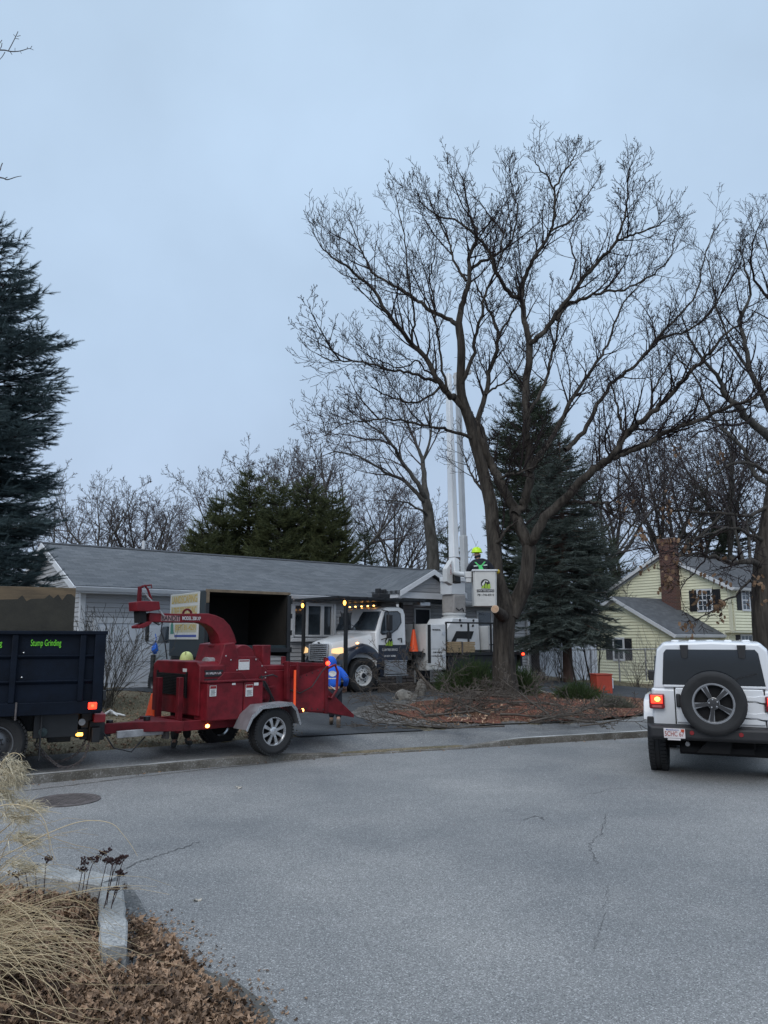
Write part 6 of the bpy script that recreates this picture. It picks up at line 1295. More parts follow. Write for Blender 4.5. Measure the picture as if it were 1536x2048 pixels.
B().box(-.50,-.44,.62,.92,.58,.64).build('lamp_bracket',M_red2,cp); B().sph((-.50,.90,.62),.028,10,(.8,1,1)).build('marker_lamp',M_amb2,cp,smooth=True)
B().cyl((1.65,.0,.544),(1.65,.0,.60),.05,10).build('hitch_fitting',M_blkm,cp)
# traffic cone + pile behind the engine cover
cw=wpos(C,(xf-.12,EWf-.20,.42)); ct=thing('traffic_cone','small orange cone stacked on the far side of the chipper frame left of the grille','traffic cone',cw,0); B().box(-.17,.17,-.17,.17,0,.03).build('base',M_orange,ct,bevel=.006); B().lathe((0,0,.03),(0,0,1),[(.12,0),(.04,.36),(.028,.38)],24,True).build('cone',M_orange,ct,smooth=True)
B().box(xf-.35,xf+.10,EWf-.4,EWf,.34,.415).build('side_shelf',M_red2,cp,bevel=.01)
# ================================================================ BLACK DUMP TRUCK
D=Frame((-4.25,11.56,.15),205); dt=fthing('dump_truck','black-navy dump truck with plywood side boards towing the red chipper at the left edge','truck',D)
S2=D.sd; Wd=.95
a=S2(213,1262,Wd);c=S2(200,1426,Wd); zt=a.z; zb=c.z; print('dump',zb,zt)
DL=3.6
b=B(); b.box(0,DL,Wd-.05,Wd-.02,zb,zt); b.box(0,DL,-Wd+.02,-Wd+.05,zb,zt); b.box(.0,.04,-Wd+.05,Wd-.05,zb+.1,zt-.04); b.box(DL-.05,DL,-Wd+.05,Wd-.05,zb,zt+.3); b.box(.0,DL,-Wd+.05,Wd-.05,zb+.12,zb+.17)
bd=b.build('dump_body',M_navyb,dt,bevel=.006)
def zz(py): return S2(110,py,Wd).z
for px0,px1 in((157,169),(20,33)):
    u0,u1=S2(px1,1340,Wd).x,S2(px0,1340,Wd).x; B().box(u0,u1,Wd-.02,Wd+.035,zz(1404),zt-.05).build('stake_post',M_navyb,dt,bevel=.01)
B().box(-.03,.11,Wd-.06,Wd+.045,zb+.02,zt+.0).build('corner_post',M_navyb,dt,bevel=.01); B().box(-.03,.11,-Wd-.045,-Wd+.06,zb,zt).build('corner_post',M_navyb,dt,bevel=.01)
for k in range(1,4): B().box(1.15+k*.75,1.25+k*.75,Wd-.02,Wd+.035,zz(1404),zt-.05).build('stake_post',M_navyb,dt,bevel=.01)
b=B()
for py in(1311,1361.5): z=zz(py); b.prism([(.11,Wd-.02,z-.05),(.11,Wd-.02,z+.012),(.11,Wd+.018,z+.004),(.11,Wd+.018,z-.012)],(DL-.11,0,0))
b.box(-.02,DL,Wd-.04,Wd+.03,zb,zz(1404)); b.box(-.05,DL,Wd-.06,Wd+.05,zt-.05,zt); b.box(-.05,DL,-Wd-.05,-Wd+.06,zt-.05,zt); b.box(-.05,.05,-Wd,Wd,zt-.05,zt-.002); b.build('rib',M_navyb,dt,bevel=.008)
# plywood boards
pt=S2(152,1176,Wd-.06).z; xl=S2(152,1176,Wd-.06).x
b=B(); b.box(xl,DL,Wd-.075,Wd-.055,zt-.02,pt); pb=b.build('side_board',M_ply,dt,bevel=.004)
b=B(); b.box(xl,DL,-Wd+.055,-Wd+.075,zt-.02,pt); b.build('side_board',M_ply,dt,bevel=.004)
random.seed(21); b=B(); tpz=zt+.45; pts=[(xl-.0,Wd-.053,zt)]
xk=xl; up=[]
while xk<DL: up.append((xk,Wd-.053,tpz-.10*(xk-xl)*.5+random.choice((0,0,-.03,.05)))); xk+=.055
b.prism([(xl,Wd-.053,zt)]+up+[(DL,Wd-.053,zt)],(0,.003,0)); b.build('worn_stain',mat('dark_stain',(.028,.026,.020),.85,0,.35,5,.2,40),pb)
side_text(bd,D,'Stump Grinding',M_lgreen,61,1296,123,1279,Wd+.004-.02,off=.006)
side_text(bd,D,'Tree Pruning',M_lgreen,-62,1296,5,1280,Wd+.004-.02,off=.006)
for px,py in((47.5,1305.5),(43.5,1355)): q=S2(px,py,Wd); B().sph((q.x,Wd-.018,q.z),.013,8).build('bolt',M_chrome,dt)
q=S2(184.5,1411,Wd); b=B(); b.box(q.x-.055,q.x+.055,Wd+.03,Wd+.055,q.z-.045,q.z+.045); b.build('tail_lamp',M_redl,dt,bevel=.012)
B().sph((q.x,Wd+.056,q.z),.02,10,(1,.4,1)).build('lamp_bulb',M_redh,dt)
wheel(dt,(1.25,.66,.36),(0,1,0),.385,.42,.22,M_rimg,'disc'); wheel(dt,(1.25,-.66,.36),(0,-1,0),.385,.42,.22,M_rimg,'disc'); wheel(dt,(4.6,.70,.36),(0,1,0),.385,.24,.22,M_rimg,'disc'); wheel(dt,(4.6,-.70,.36),(0,-1,0),.385,.24,.22,M_rimg,'disc')
b=B(); b.box(.1,5.2,.30,.38,.45,zb+.1); b.box(.1,5.2,-.38,-.30,.45,zb+.1); b.box(.05,.2,-.55,.55,.33,zb); b.box(.25,.8,.45,.80,.40,zb); b.box(.95,1.4,-.5,.5,.30,.42); b.box(.3,.6,-.3,.3,.28,.5); b.build('chassis',M_blkm,dt,bevel=.01)
q=S2(88,1498,.8); b=B(); b.box(.70,.715,.50,.90,.13,zb); b.box(.70,.715,-.9,-.5,.13,zb); b.build('mudflap',M_blk,dt)
q=S2(55,1450,.8); B().lathe((.68,.80,.48),(0,1,0),[(.055,0),(.055,.02),(.001,.025)],20,True).build('reflector',mat('dull_green_lens',(.03,.05,.05),.3),dt)
q=S2(147,1469,.75); B().box(.18,.28,.74,.80,q.z-.02,q.z+.02).build('side_lamp',M_amber,dt,bevel=.008); B().cyl((.2,.72,q.z+.16),(.2,.78,q.z+.16),.045,14).build('white_lamp',M_galv,dt,smooth=True)
b=B(); b.box(-.10,.05,-.45,.78,zb-.14,zb-.03); b.build('red_light_bar',mat('red_bar',(.30,.015,.02),.4),dt,bevel=.01)
b=B(); b.box(-.22,.25,.30,.42,.34,.44); b.cyl((-.20,.36,.44),(-.20,.36,.56),.05,12); b.box(-.05,.06,.1,.7,.30,.50); b.build('pintle_hitch',M_blkm,dt,bevel=.008)
b=B(); b.tube([(-.1,.6,.42),(-.25,.6,.2),(-.5,.5,.12),(-.7,.35,.3)],.010,6); b.build('air_line',M_blk,dt,smooth=True)
b=B(); b.tube([S2(33,1405,Wd+.05),S2(32,1418,Wd+.05),S2(31,1430,Wd+.05),S2(30,1441,Wd+.05)],.012,6); b.build('tie_chain',M_rust,dt)
b=B(); q=S2(205,1390,Wd); b.box(-.07,-.03,Wd-.05,Wd+.05,q.z-.06,q.z+.06); b.build('gate_latch',M_blkm,dt)
# cab beyond the frame
b=B(); b.loft([[Vector(p) for p in((DL+.15,-.9,.5),(DL+.15,.9,.5),(DL+.15,.9,1.5),(DL+.15,.8,1.95),(DL+.15,-.8,1.95),(DL+.15,-.9,1.5))],[Vector(p) for p in((DL+1.2,-.9,.5),(DL+1.2,.9,.5),(DL+1.2,.9,1.5),(DL+1.1,.8,1.95),(DL+1.1,-.8,1.95),(DL+1.2,-.9,1.5))],[Vector(p) for p in((DL+1.7,-.9,.5),(DL+1.7,.9,.5),(DL+1.75,.9,1.3),(DL+1.7,.8,1.32),(DL+1.7,-.8,1.32),(DL+1.75,-.9,1.3))],[Vector(p) for p in((DL+2.6,-.85,.5),(DL+2.6,.85,.5),(DL+2.55,.85,1.1),(DL+2.5,.75,1.2),(DL+2.5,-.75,1.2),(DL+2.55,-.85,1.1))]]); b.build('cab',M_navyb,dt,smooth=True,bevel=.03)
B().box(DL+.35,DL+1.1,.885,.905,1.45,1.85).build('cab_window',M_glass,dt); B().box(DL+.35,DL+1.1,-.905,-.885,1.45,1.85).build('cab_window',M_glass,dt)
# ================================================================ CHIP-BOX TRUCK
K=Frame((-3.17,18.18,.3),128); kt=fthing('box_truck','dark chip-box truck with its rear open and a yellow-lettered white sign on its side','truck',K)
KW=1.09; kz0=1.44; kz1=2.64; KL=1.98
b=B(); b.box(0,KL,KW-.06,KW,kz0-.3,kz1); b.box(0,KL,-KW,-KW+.06,kz0-.3,kz1); b.box(KL-.06,KL,-KW+.06,KW-.06,kz0-.3,kz1); b.box(0,KL,-KW+.06,KW-.06,kz0-.12,kz0-.04); b.box(0.02,KL,-KW+.06,KW-.06,kz1-.04,kz1-.005); bx_=b.build('box_body',mat('dark_green_box',(.012,.022,.026),.5,0,.3,3),kt,bevel=.008)
b=B()
b.box(.005,KL-.065,KW-.075,KW-.062,kz0-.04,kz1-.042); b.box(.005,KL-.065,-KW+.062,-KW+.075,kz0-.04,kz1-.042); b.box(KL-.08,KL-.062,-KW+.075,KW-.075,kz0-.04,kz1-.042)
for i in range(2): b.box(.1,KL-.1,KW-.10,KW-.076,kz0+.35+i*.4,kz0+.39+i*.4)
b.build('box_lining',mat('dark_ply',(.014,.012,.010),.85,0,.4,3),bx_)
b=B(); b.box(-.03,.0,-KW-.02,KW+.02,kz1-.035,kz1+.03); b.box(-.03,.0,KW-.07,KW+.0,kz1-.28,kz1-.035); b.build('top_batten',mat('worn_wood',(.16,.12,.08),.8,0,.3,6),bx_,bevel=.004)
b=B(); b.box(-.05,0,-KW-.03,-KW+.07,kz0-.55,kz1-.05); b.box(-.05,0,KW-.06,KW+.03,kz0-.55,kz1-.30); b.box(-.08,0,-KW,KW,kz0-.2,kz0-.1)
for z in(kz0-.2,kz0+.2,kz0+.6,kz0+.95): b.box(-.07,.02,-KW-.06,-KW-.02,z,z+.12)
b.build('gate_frame',M_blkm,bx_,bevel=.005)
b=B(); b.box(.1,3.8,.3,.4,.55,.85); b.box(.1,3.8,-.4,-.3,.55,.85); b.box(-.02,.1,-1.0,1.0,.5,.95); b.box(.4,1.5,.55,1.0,.5,1.1); b.build('chassis',M_blkm,kt,bevel=.01)
for x in(.85,3.1):
    for s in(1,-1): wheel(kt,(x,s*.85,.42),(0,s,0),.43,.28,.24,M_rimg,'disc')
# sign
sa=K.sd(343,1189,KW);sb=K.sd(401,1184,KW); z1=(sa.z+sb.z)/2; z0=(K.sd(342,1277,KW).z+K.sd(398,1281,KW).z)/2; x1=sa.x;x0=sb.x; yy=KW+.02
b=B(); b.box(x0,x1,KW+.001,yy,z0,z1); sg=b.build('sign_panel',M_paper,bx_,bevel=.005)
WW=x1-x0
def st(s,m,u0,v0,w_,h_,o=.001): text(sg,'lettering',s,m,(x1-u0*WW,yy,z1-v0*(z1-z0)),(-1,0,0),(0,0,1),w_*WW,h_*(z1-z0),o)
b=B()
for v0,v1,u0,u1 in((.03,.22,.05,.95),(.28,.47,.05,.95),(.66,.85,.20,.94)): b.box(x1-u1*WW,x1-u0*WW,yy,yy+.002,z1-v1*(z1-z0),z1-v0*(z1-z0))
b.build('sign_band',mat('pale_gold_band',(.50,.47,.34),.6),sg)
st('LANDSCAPING',M_gold,.06,.21,.87,.16,.003); st('& TREE SERVICES INC.',M_gold,.06,.46,.87,.16,.003); st('(857) 81-4291',M_gold,.21,.84,.72,.16,.003)
b=B(); b.box(x1-.94*WW,x1-.20*WW,yy,yy+.003,z1-.95*(z1-z0),z1-.90*(z1-z0)); b.build('sign_stripe',M_blueink,sg)
b=B(); b.prism([(x1-u*WW,yy,z1-v*(z1-z0)) for u,v in((.05,.88),(.05,.68),(.10,.60),(.15,.68),(.17,.88))],(0,.003,0)); b.build('sign_tree',mat('teal_ink',(.06,.22,.17),.6),sg)
# cab of that truck
b=B(); cx0=KL+.12
b.loft([[Vector((cx0,-1.0,.7)),Vector((cx0,1.0,.7)),Vector((cx0,1.0,1.45)),Vector((cx0,.93,2.0)),Vector((cx0,-.93,2.0)),Vector((cx0,-1.0,1.45))],[Vector((cx0+.75,-1.0,.7)),Vector((cx0+.75,1.0,.7)),Vector((cx0+.75,1.0,1.45)),Vector((cx0+.70,.90,1.98)),Vector((cx0+.70,-.90,1.98)),Vector((cx0+.75,-1.0,1.45))],[Vector((cx0+1.25,-.98,.7)),Vector((cx0+1.25,.98,.7)),Vector((cx0+1.25,.98,1.32)),Vector((cx0+1.1,.88,1.42)),Vector((cx0+1.1,-.88,1.42)),Vector((cx0+1.25,-.98,1.32))]])
b.build('cab',mat('pale_cab_paint',(.30,.33,.35),.35,0,.15,2),kt,smooth=True,bevel=.02)
b=B(); b.prism([(cx0+.12,.985,1.45),(cx0+.14,.955,1.86),(cx0+.62,.955,1.86),(cx0+.85,.985,1.45)],(0,.02,0)); b.build('side_window',M_wglass,kt)
b=B(); b.box(cx0+.85,cx0+.98,1.22,1.30,1.50,1.95); mo=b.build('mirror',M_blk,kt,bevel=.03); b=B(); b.tube([(cx0+.85,.98,1.95),(cx0+.9,1.25,2.0),(cx0+.9,1.26,1.45),(cx0+.85,1.0,1.35)],.014,6); b.build('mirror_arm',M_blkm,mo)
B().box(cx0+.95,cx0+1.15,.99,1.05,.6,1.15).build('exhaust_stack',M_blkm,kt,bevel=.01)
pw=at(310,1297,19.3); pg=thing('plastic_bag','crumpled bright blue plastic bag hanging beside the mirror of the box truck','bag',pw)
random.seed(4); b=B(); secs=[]
for i in range(7):
    z=.14-.28*i/6; r=[.03,.05,.075,.09,.085,.07,.03][i]; secs.append([Vector((math.cos(a)*r*random.uniform(.75,1.2),math.sin(a)*r*random.uniform(.75,1.2),z)) for a in [2*math.pi*k/12 for k in range(12)]])
b.loft(secs); b.build('bag',mat('blue_plastic',(.02,.16,.72),.35,0,.3,8),pg,smooth=True); B().tube([(0,0,.13),(.02,0,.25),(-.01,0,.36)],.012,6).build('handles',mat('blue_plastic',(.02,.16,.72)),pg)
# ================================================================ WHITE CAR
J=Frame((4.44,10.5,0),67); jp=fthing('white_car','white off-road car seen from behind, spare wheel on tailgate, tail lamps lit','car',J)
def jr(px,py,x): return J.fr(px,py,x)
oy=.05
# tub
def tub(x,w,z0,z1,k=.05): return [Vector((x,-w+oy,z0)),Vector((x,w+oy,z0)),Vector((x,w+oy,z1)),Vector((x,-w+oy,z1))]
b=B(); b.loft([tub(0,.765,.70,1.18),tub(.05,.785,.62,1.19),tub(2.6,.785,.55,1.17),tub(2.9,.72,.55,1.14),tub(4.0,.60,.6,1.08)]); b.build('body',M_jeep,jp,smooth=True,bevel=.03,seg=3)
# hard top
def top(x,wb_,wt,z0,z1,k=.10): return [Vector((x,-wb_+oy,z0)),Vector((x,wb_+oy,z0)),Vector((x,wt+.02+oy,z1-k)),Vector((x,wt-k*.7+oy,z1-.01)),Vector((x,0+oy,z1+.012)),Vector((x,-wt+k*.7+oy,z1-.01)),Vector((x,-wt-.02+oy,z1-k))]
b=B(); b.loft([top(.02,.755,.665,1.185,1.79),top(.10,.76,.675,1.185,1.815),top(1.2,.76,.69,1.185,1.83),top(2.2,.76,.68,1.185,1.80),top(2.35,.75,.64,1.185,1.74),top(2.75,.73,.60,1.185,1.22)]); tp_=b.build('hardtop',M_jeep,jp,smooth=True,bevel=.02,seg=3)
b=B()
for k in range(5): yk=-.45+k*.225+oy; b.box(.12,2.1,yk-.05,yk+.05,1.80,1.838)
b.build('roof_rib',M_jeep,tp_,bevel=.02)
# rear glass lying on the slightly leaning rear face
def rg(y_,z): return Vector((.02+.0-.012,y_+oy,z))
gp=[rg(.635,1.235),rg(.60,1.66),rg(.565,1.71),rg(-.54,1.71),rg(-.58,1.66),rg(-.64,1.235)]
b=B(); b.prism(gp,(.02,0,0)); gl=b.build('rear_window',mat('tinted_glass',(.010,.013,.017),.07,0,spec=.9),jp,bevel=.004)
for yk in(.33,-.38):
    b=B(); b.prism([(-.025,yk+oy-.055,1.77),(-.025,yk+oy+.055,1.77),(-.025,yk+oy+.04,1.60),(-.025,yk+oy-.02,1.585),(-.025,yk+oy-.04,1.60)],(.02,0,0)); b.build('window_hinge',M_blk,gl,bevel=.006)
b=B(); b.prism([(-.015,.62+oy,1.205),(-.015,-.64+oy,1.205),(-.015,-.64+oy,1.235),(-.015,.62+oy,1.235)],(.02,0,0)); b.build('window_ledge',M_jeep,jp,bevel=.006)
b=B(); b.tube([(-.02,-.1,1.27),(-.025,-.35,1.36),(-.02,-.5,1.40)],.008,5); b.build('wiper',M_blk,gl)
B().box(-.03,.0,-.10+oy,.13+oy,1.355,1.39).build('high_brake_lamp',M_redoff,gl,bevel=.006)
# tailgate panel with seams
b=B(); b.box(-.02,.02,-.60+oy,.47+oy,.74,1.195); tg=b.build('tailgate',M_jeep,jp,bevel=.012,seg=3)
for yk in(.485,-.615): B().box(-.001,.004,yk+oy-.008,yk+oy+.008,.72,1.2).build('panel_gap',M_void,jp)
for z in(1.075,.86):
    b=B(); b.prism([(-.03,-.30,z-.03),(-.03,-.45,z-.03),(-.03,-.52,z-.05),(-.03,-.64+oy,z-.05),(-.03,-.66+oy,z+.05),(-.03,-.52,z+.045),(-.03,-.45,z+.03),(-.03,-.30,z+.03)],(.015,0,0)); b.build('gate_hinge',M_jeep,tg,bevel=.008)
    b=B(); b.prism([(-.022,-.30,z-.045),(-.022,-.45,z-.045),(-.022,-.53,z-.065),(-.022,-.62+oy,z-.065),(-.022,-.62+oy,z-.05),(-.022,-.30,z-.03)],(.004,0,0)); b.build('hinge_gap',M_void,tg)
q=jr(1357,1401,-.03); b=B(); b.box(-.055,-.02,q.y-.03,q.y+.03,q.z-.09,q.z+.09); b.build('handle',M_blk,tg,bevel=.02)
# tail lamps
for s in(1,-1):
    yk=oy+s*.715
    b=B(); b.box(-.085,.02,yk-.10,yk+.10,.915,1.115); lm=b.build('tail_lamp',M_redoff,jp,bevel=.022,seg=3)
    b=B(); b.box(-.0905,-.086,yk-.072,yk+.072,.99,1.093); b.build('lit_lens',M_redl,lm,bevel=.003); b=B(); b.box(-.092,-.086,yk-.06,yk+.06,.935,.965); b.build('reverse_lens',mat('pink_lens',(.40,.10,.10),.2),lm)
    b=B(); b.sph((-.092,yk-.01*s,1.045),.034,12,(.15,1.1,.9)); b.build('bulb',mat('lamp_core',(1,.42,.06),.3,emit=7),lm,smooth=True)
    # flares and wheels
    b=B(); b.loft([[Vector((x,oy+s*.78,z)),Vector((x,oy+s*.90,z-.01)),Vector((x,oy+s*.91,z-.05)),Vector((x,oy+s*.78,z-.05))] for x,z in((.08,.80),(.16,1.02),(.42,1.08),(1.1,1.08),(1.3,.98),(1.5,.7))]); b.build('fender_flare',M_jeep if True else M_blk,jp,smooth=True,bevel=.01)
    b=B(); b.box(.02,.2,oy+s*.76-.03,oy+s*.86,.62,.80) if s>0 else b.box(.02,.2,oy-.86,oy-.73,.62,.80); b.build('flare_trim',M_blk,jp,bevel=.01)
    wheel(jp,(.78,oy+s*.775,.395),(0,s,0),.40,.25,.24,M_rimg,'spoke',spokes=5); wheel(jp,(3.35,oy+s*.775,.395),(0,s,0),.40,.25,.24,M_rimg,'spoke',spokes=5)
# spare
q=jr(1427,1406,-.2); sw=wheel(jp,(-.20,q.y,q.z),(-1,0,0),.405,.24,.252,mat('machined_wheel',(.34,.34,.35),.3,.85,.08,5),'spoke',spokes=5,name='spare_wheel',tread=False)
for r_ in sw.children:
    for k in range(5):
        th=2*math.pi*k/5+R(18)
ax=Vector((-1,0,0)); a_=ax.orthogonal().normalized(); q_=ax.cross(a_); c=Vector((-.20,q.y,q.z)); b=B()
for k in range(5):
    th=2*math.pi*k/5+R(18)
    def P(rr,da,hh): rad=a_*math.cos(th+da)+q_*math.sin(th+da); return c+rad*rr*.252+ax*hh*.12
    b.prism([P(.30,-.30,.735),P(.30,.30,.735),P(.90,.10,.70),P(.90,-.10,.70)],ax*.003)
b.lathe(c+ax*.085,ax,[(.072,.0),(.070,.012),(.045,.016),(.002,.018)],20); b.build('dark_spoke_face',mat('dark_grey_wheel',(.05,.05,.053),.4,.5),sw.children[0])
b=B().lathe(c,ax,[(.252,.083),(.254,.098),(.238,.098),(.236,.080)],40); b.build('bright_ring',M_chrome,sw.children[0],smooth=True)
B().cyl((-.12,q.y,q.z),(0,q.y,q.z),.12,16).build('spare_carrier',M_blk,jp)
# bumper
b=B(); b.loft([[Vector((.05,-.86+oy,.52)),Vector((.05,.86+oy,.52)),Vector((.05,.86+oy,.72)),Vector((.05,-.86+oy,.72))],[Vector((-.17,-.84+oy,.53)),Vector((-.17,.84+oy,.53)),Vector((-.17,.84+oy,.71)),Vector((-.17,-.84+oy,.71))],[Vector((-.21,-.80+oy,.56)),Vector((-.21,.80+oy,.56)),Vector((-.21,.80+oy,.69)),Vector((-.21,-.80+oy,.69))]]); bmp=b.build('bumper',M_blk,jp,bevel=.02,seg=3)
for yk in(.29,-.30): B().cyl((-.225,yk+oy,.635),(-.21,yk+oy,.635),.028,12).build('reflector',M_redoff,bmp)
pa_=jr(1327,1456,-.235);pb_=jr(1371,1477.5,-.235); b=B(); b.box(-.235,-.228,pb_.y,pa_.y,pb_.z,pa_.z); pl=b.build('licence_plate',mat('plate_white',(.60,.56,.56),.5,0,.06,6),jp,bevel=.006)
pw_=pa_.y-pb_.y; ph=pa_.z-pb_.z
text(pl,'lettering','5CHC 67',mat('plate_red',(.30,.07,.06),.6),(-.236,pa_.y-.012,pb_.z+ph*.20),(0,-1,0),(0,0,1),pw_*.90,ph*.50,.001)
text(pl,'lettering','Massachusetts',M_blueink,(-.236,pa_.y-.03,pa_.z-ph*.2),(0,-1,0),(0,0,1),pw_*.6,ph*.13,.001)
b=B(); b.box(-.238,-.2355,pb_.y+.01,pb_.y+.05,pa_.z-ph*.33,pa_.z-ph*.06); b.build('plate_sticker',mat('sticker_red',(.45,.06,.02),.5),pl)
B().box(-.236,-.230,pb_.y+.06,pb_.y+.22,pb_.z-.025,pb_.z-.003).build('plate_frame_tag',mat('plate_white',(.6,.56,.56)),pl)
# underbody
b=B(); b.box(.1,3.9,-.45+oy,.45+oy,.35,.6); b.cyl((.30,-.60,.38),(.30,.52,.38),.085,16); b.cyl((.78,-.75,.39),(.78,.75,.39),.045,10); b.sph((.78,.0,.38),.13,12); b.box(.1,.25,-.42,.50,.42,.56); b.prism([(.0,.15,.52),(.0,.30,.36),(.0,-.1,.36),(.0,-.15,.52)],(.2,0,0)); b.build('underbody',M_void,jp)
B().cyl((.02,.36+oy,.46),(.20,.36+oy,.46),.03,12).build('tailpipe',M_galv,jp)
for s in(1,-1):
    for x0,x1 in((.15,.95),(1.05,1.85),(1.93,2.35)): B().prism([(x0,oy+s*.752,1.22),(x1,oy+s*.752,1.22),(x1-.02,oy+s*.715,1.62),(x0+.03,oy+s*.715,1.62)],(0,s*.012,0)).build('side_window',M_glass,jp)
for s in(1,-1): B().box(2.25,2.38,oy+s*.90-.09,oy+s*.90+.09,1.18,1.34).build('mirror',M_blk,jp,bevel=.02)
# ================================================================ PEOPLE
def skin(name,J_,E_,m,parent=None,root=0,sub=2,extra=None):
    "one continuous surface grown over connected joints: J_ list of (pos, radius)"
    me=bpy.data.meshes.new('s'); me.from_pydata([tuple(j[0]) for j in J_],E_,[]); o=link('s',me); sk=o.modifiers.new('s','SKIN'); sk.use_smooth_shade=True
    for i,v in enumerate(me.skin_vertices[0].data):
        r=J_[i][1]; v.radius=(r,r) if not isinstance(r,tuple) else r; v.use_root=(i==root)
    ss=o.modifiers.new('u','SUBSURF'); ss.levels=sub; ss.render_levels=sub
    dg=bpy.context.evaluated_depsgraph_get(); dg.update(); m2=bpy.data.meshes.new_from_object(o.evaluated_get(dg)); bpy.data.objects.remove(o)
    if extra:
        bm=bmesh.new(); bm.from_mesh(m2); t=bpy.data.meshes.new('t'); t.from_pydata(extra.v,[],extra.f); bm.from_mesh(t); bmesh.ops.recalc_face_normals(bm,faces=bm.faces); bm.to_mesh(m2)
    m2.name=name; m2.materials.clear(); m2.materials.append(m); m2.polygons.foreach_set('use_smooth',[True]*len(m2.polygons)); return link(name,m2,parent)
def fingers(mb,wrist,d,side,up,s=1.0,curl=.5):
    d=Vector(d).normalized(); side=Vector(side).normalized(); up=Vector(up).normalized(); w_=Vector(wrist)
    mb.loft([[w_+side*a*.030*s+up*b_*.013*s+d*0 for a,b_ in((-1,-1),(1,-1),(1,1),(-1,1))],[w_+side*a*.042*s+up*b_*.012*s+d*.085*s for a,b_ in((-1,-1),(1,-1),(1,1),(-1,1))]])
    for k,(o,l) in enumerate(((-.033,.070),(-.011,.080),(.011,.075),(.033,.058))):
        p=w_+d*.08*s+side*o*s; a=d.copy(); pts=[p]
        for j in range(3): a=(a-up*curl*(j+.4)*.5).normalized(); pts.append(pts[-1]+a*l*s/3)
        mb.tube(pts,[.0095*s,.009*s,.008*s,.006*s],6)
    p=w_+d*.02*s-side*.03*s; mb.tube([p,p+(d*.6-side*.8).normalized()*.035*s,p+(d*.8-side*.45-up*.4).normalized()*.062*s],[.012*s,.010*s,.007*s],6)
def person(label,pts,sc,clothes,head_m=M_skin,extra_fn=None,fwd=(0,1,0)):
    "pts: world joints by name"
    P={k:Vector(v) for k,v in pts.items() if k!='ground'}; base=Vector((P['pelvis'].x,P['pelvis'].y,pts['ground'])); 
    for k in P: P[k]=P[k]-base
    t=thing('person',label,'person',base); n=['pelvis','waist','chest','neck','head','top','lsh','lel','lwr','rsh','rel','rwr','lhip','lkn','lan','lto','rhip','rkn','ran','rto']
    r=[.125,.12,.14,.055,.092,.085,.062,.045,.030,.062,.045,.030,.085,.058,.042,.036,.085,.058,.042,.036]
    ed=[(0,1),(1,2),(2,3),(3,4),(4,5),(2,6),(6,7),(7,8),(2,9),(9,10),(10,11),(0,12),(12,13),(13,14),(14,15),(0,16),(16,17),(17,18),(18,19)]
    ex=B(); f=Vector(fwd).normalized()
    for a,b_,sg in(('lel','lwr',-1),('rel','rwr',1)):
        d=P[b_]-P[a]; sd__=d.cross(Vector((0,0,1))).normalized()*sg; fingers(ex,P[b_],d,sd__,d.cross(sd__).normalized()*-1 if True else (0,0,1),1.05*sc)
    hc=P['head']; r_=f.cross(Vector((0,0,1))).normalized()
    ex.sph(hc+f*.095*sc-Vector((0,0,.01)),.018*sc,8,(.8,1,1.4)); ex.sph(hc+f*.088*sc-Vector((0,0,.055*sc)),.02*sc,8,(1.3,.5,.4))
    for sg in(-1,1): ex.sph(hc+r_*sg*.088*sc,.024*sc,8,(.5,.8,1.3)); ex.sph(hc+f*.083*sc+r_*sg*.032*sc+Vector((0,0,.02)),.013*sc,8)
    b=skin('body',[(P[k],q*sc*.92) for k,q in zip(n,r)],ed,head_m,t,0,2,ex)
    for nm,js,rr,ee,m in clothes:
        skin(nm,[(P[j] if isinstance(j,str) else P[j[0]].lerp(P[j[1]],j[2]),q*sc) for j,q in zip(js,rr)],ee,m,t,0,2)
    if extra_fn: extra_fn(t,P,b)
    return t
def shoes(t,P,m,sc=1):
    for a,b_ in(('lan','lto'),('ran','rto')):
        d=P[b_]-P[a]; skin('shoe',[(P[a]+Vector((0,0,.02)),.052*sc),(P[a]-Vector((0,0,.02))+d*.1,.05*sc),(P[a]+d*.65-Vector((0,0,.025)),.045*sc),(P[b_]+d*.25-Vector((0,0,.01)),.036*sc)],[(0,1),(1,2),(2,3)],m,t,0,1)
Yp=15.3; A=lambda x,y,d=0:at(x,y,Yp+d)
def ex1(t,P,b):
    shoes(t,P,M_shoe,.95)
    hb=B(); hb.sph(P['head']-Vector((0,.012,-.01)),.125,16,(.92,1.02,1.12)); hb.sph(P['neck']+Vector((0,-.07,-.02)),.10,14,(1.25,.8,.75)); hb.build('hood',M_blue,t,smooth=True)
    c=P['chest'].lerp(P['waist'],.15)+Vector((0,-.175,.02)); bb_=B(); bb_.prism([c+Vector((math.cos(a)*.075,-.004+abs(math.cos(a))*.012,math.sin(a)*.055)) for a in [2*math.pi*k/16 for k in range(16)]],(0,-.004,0)); bb_.prism([c+Vector((x,-.004,z)) for x,z in((-.08,-.10),(.08,-.10),(.08,-.08),(-.08,-.08))],(0,-.004,0)); bb_.build('back_print',M_paper,t)
    skin('shirt_hem',[(P['pelvis']+Vector((-.02,-.0,.02)),.150),(P['pelvis']+Vector((-.0,0,.045)),.150)],[(0,1)],M_paper,t,0,1)
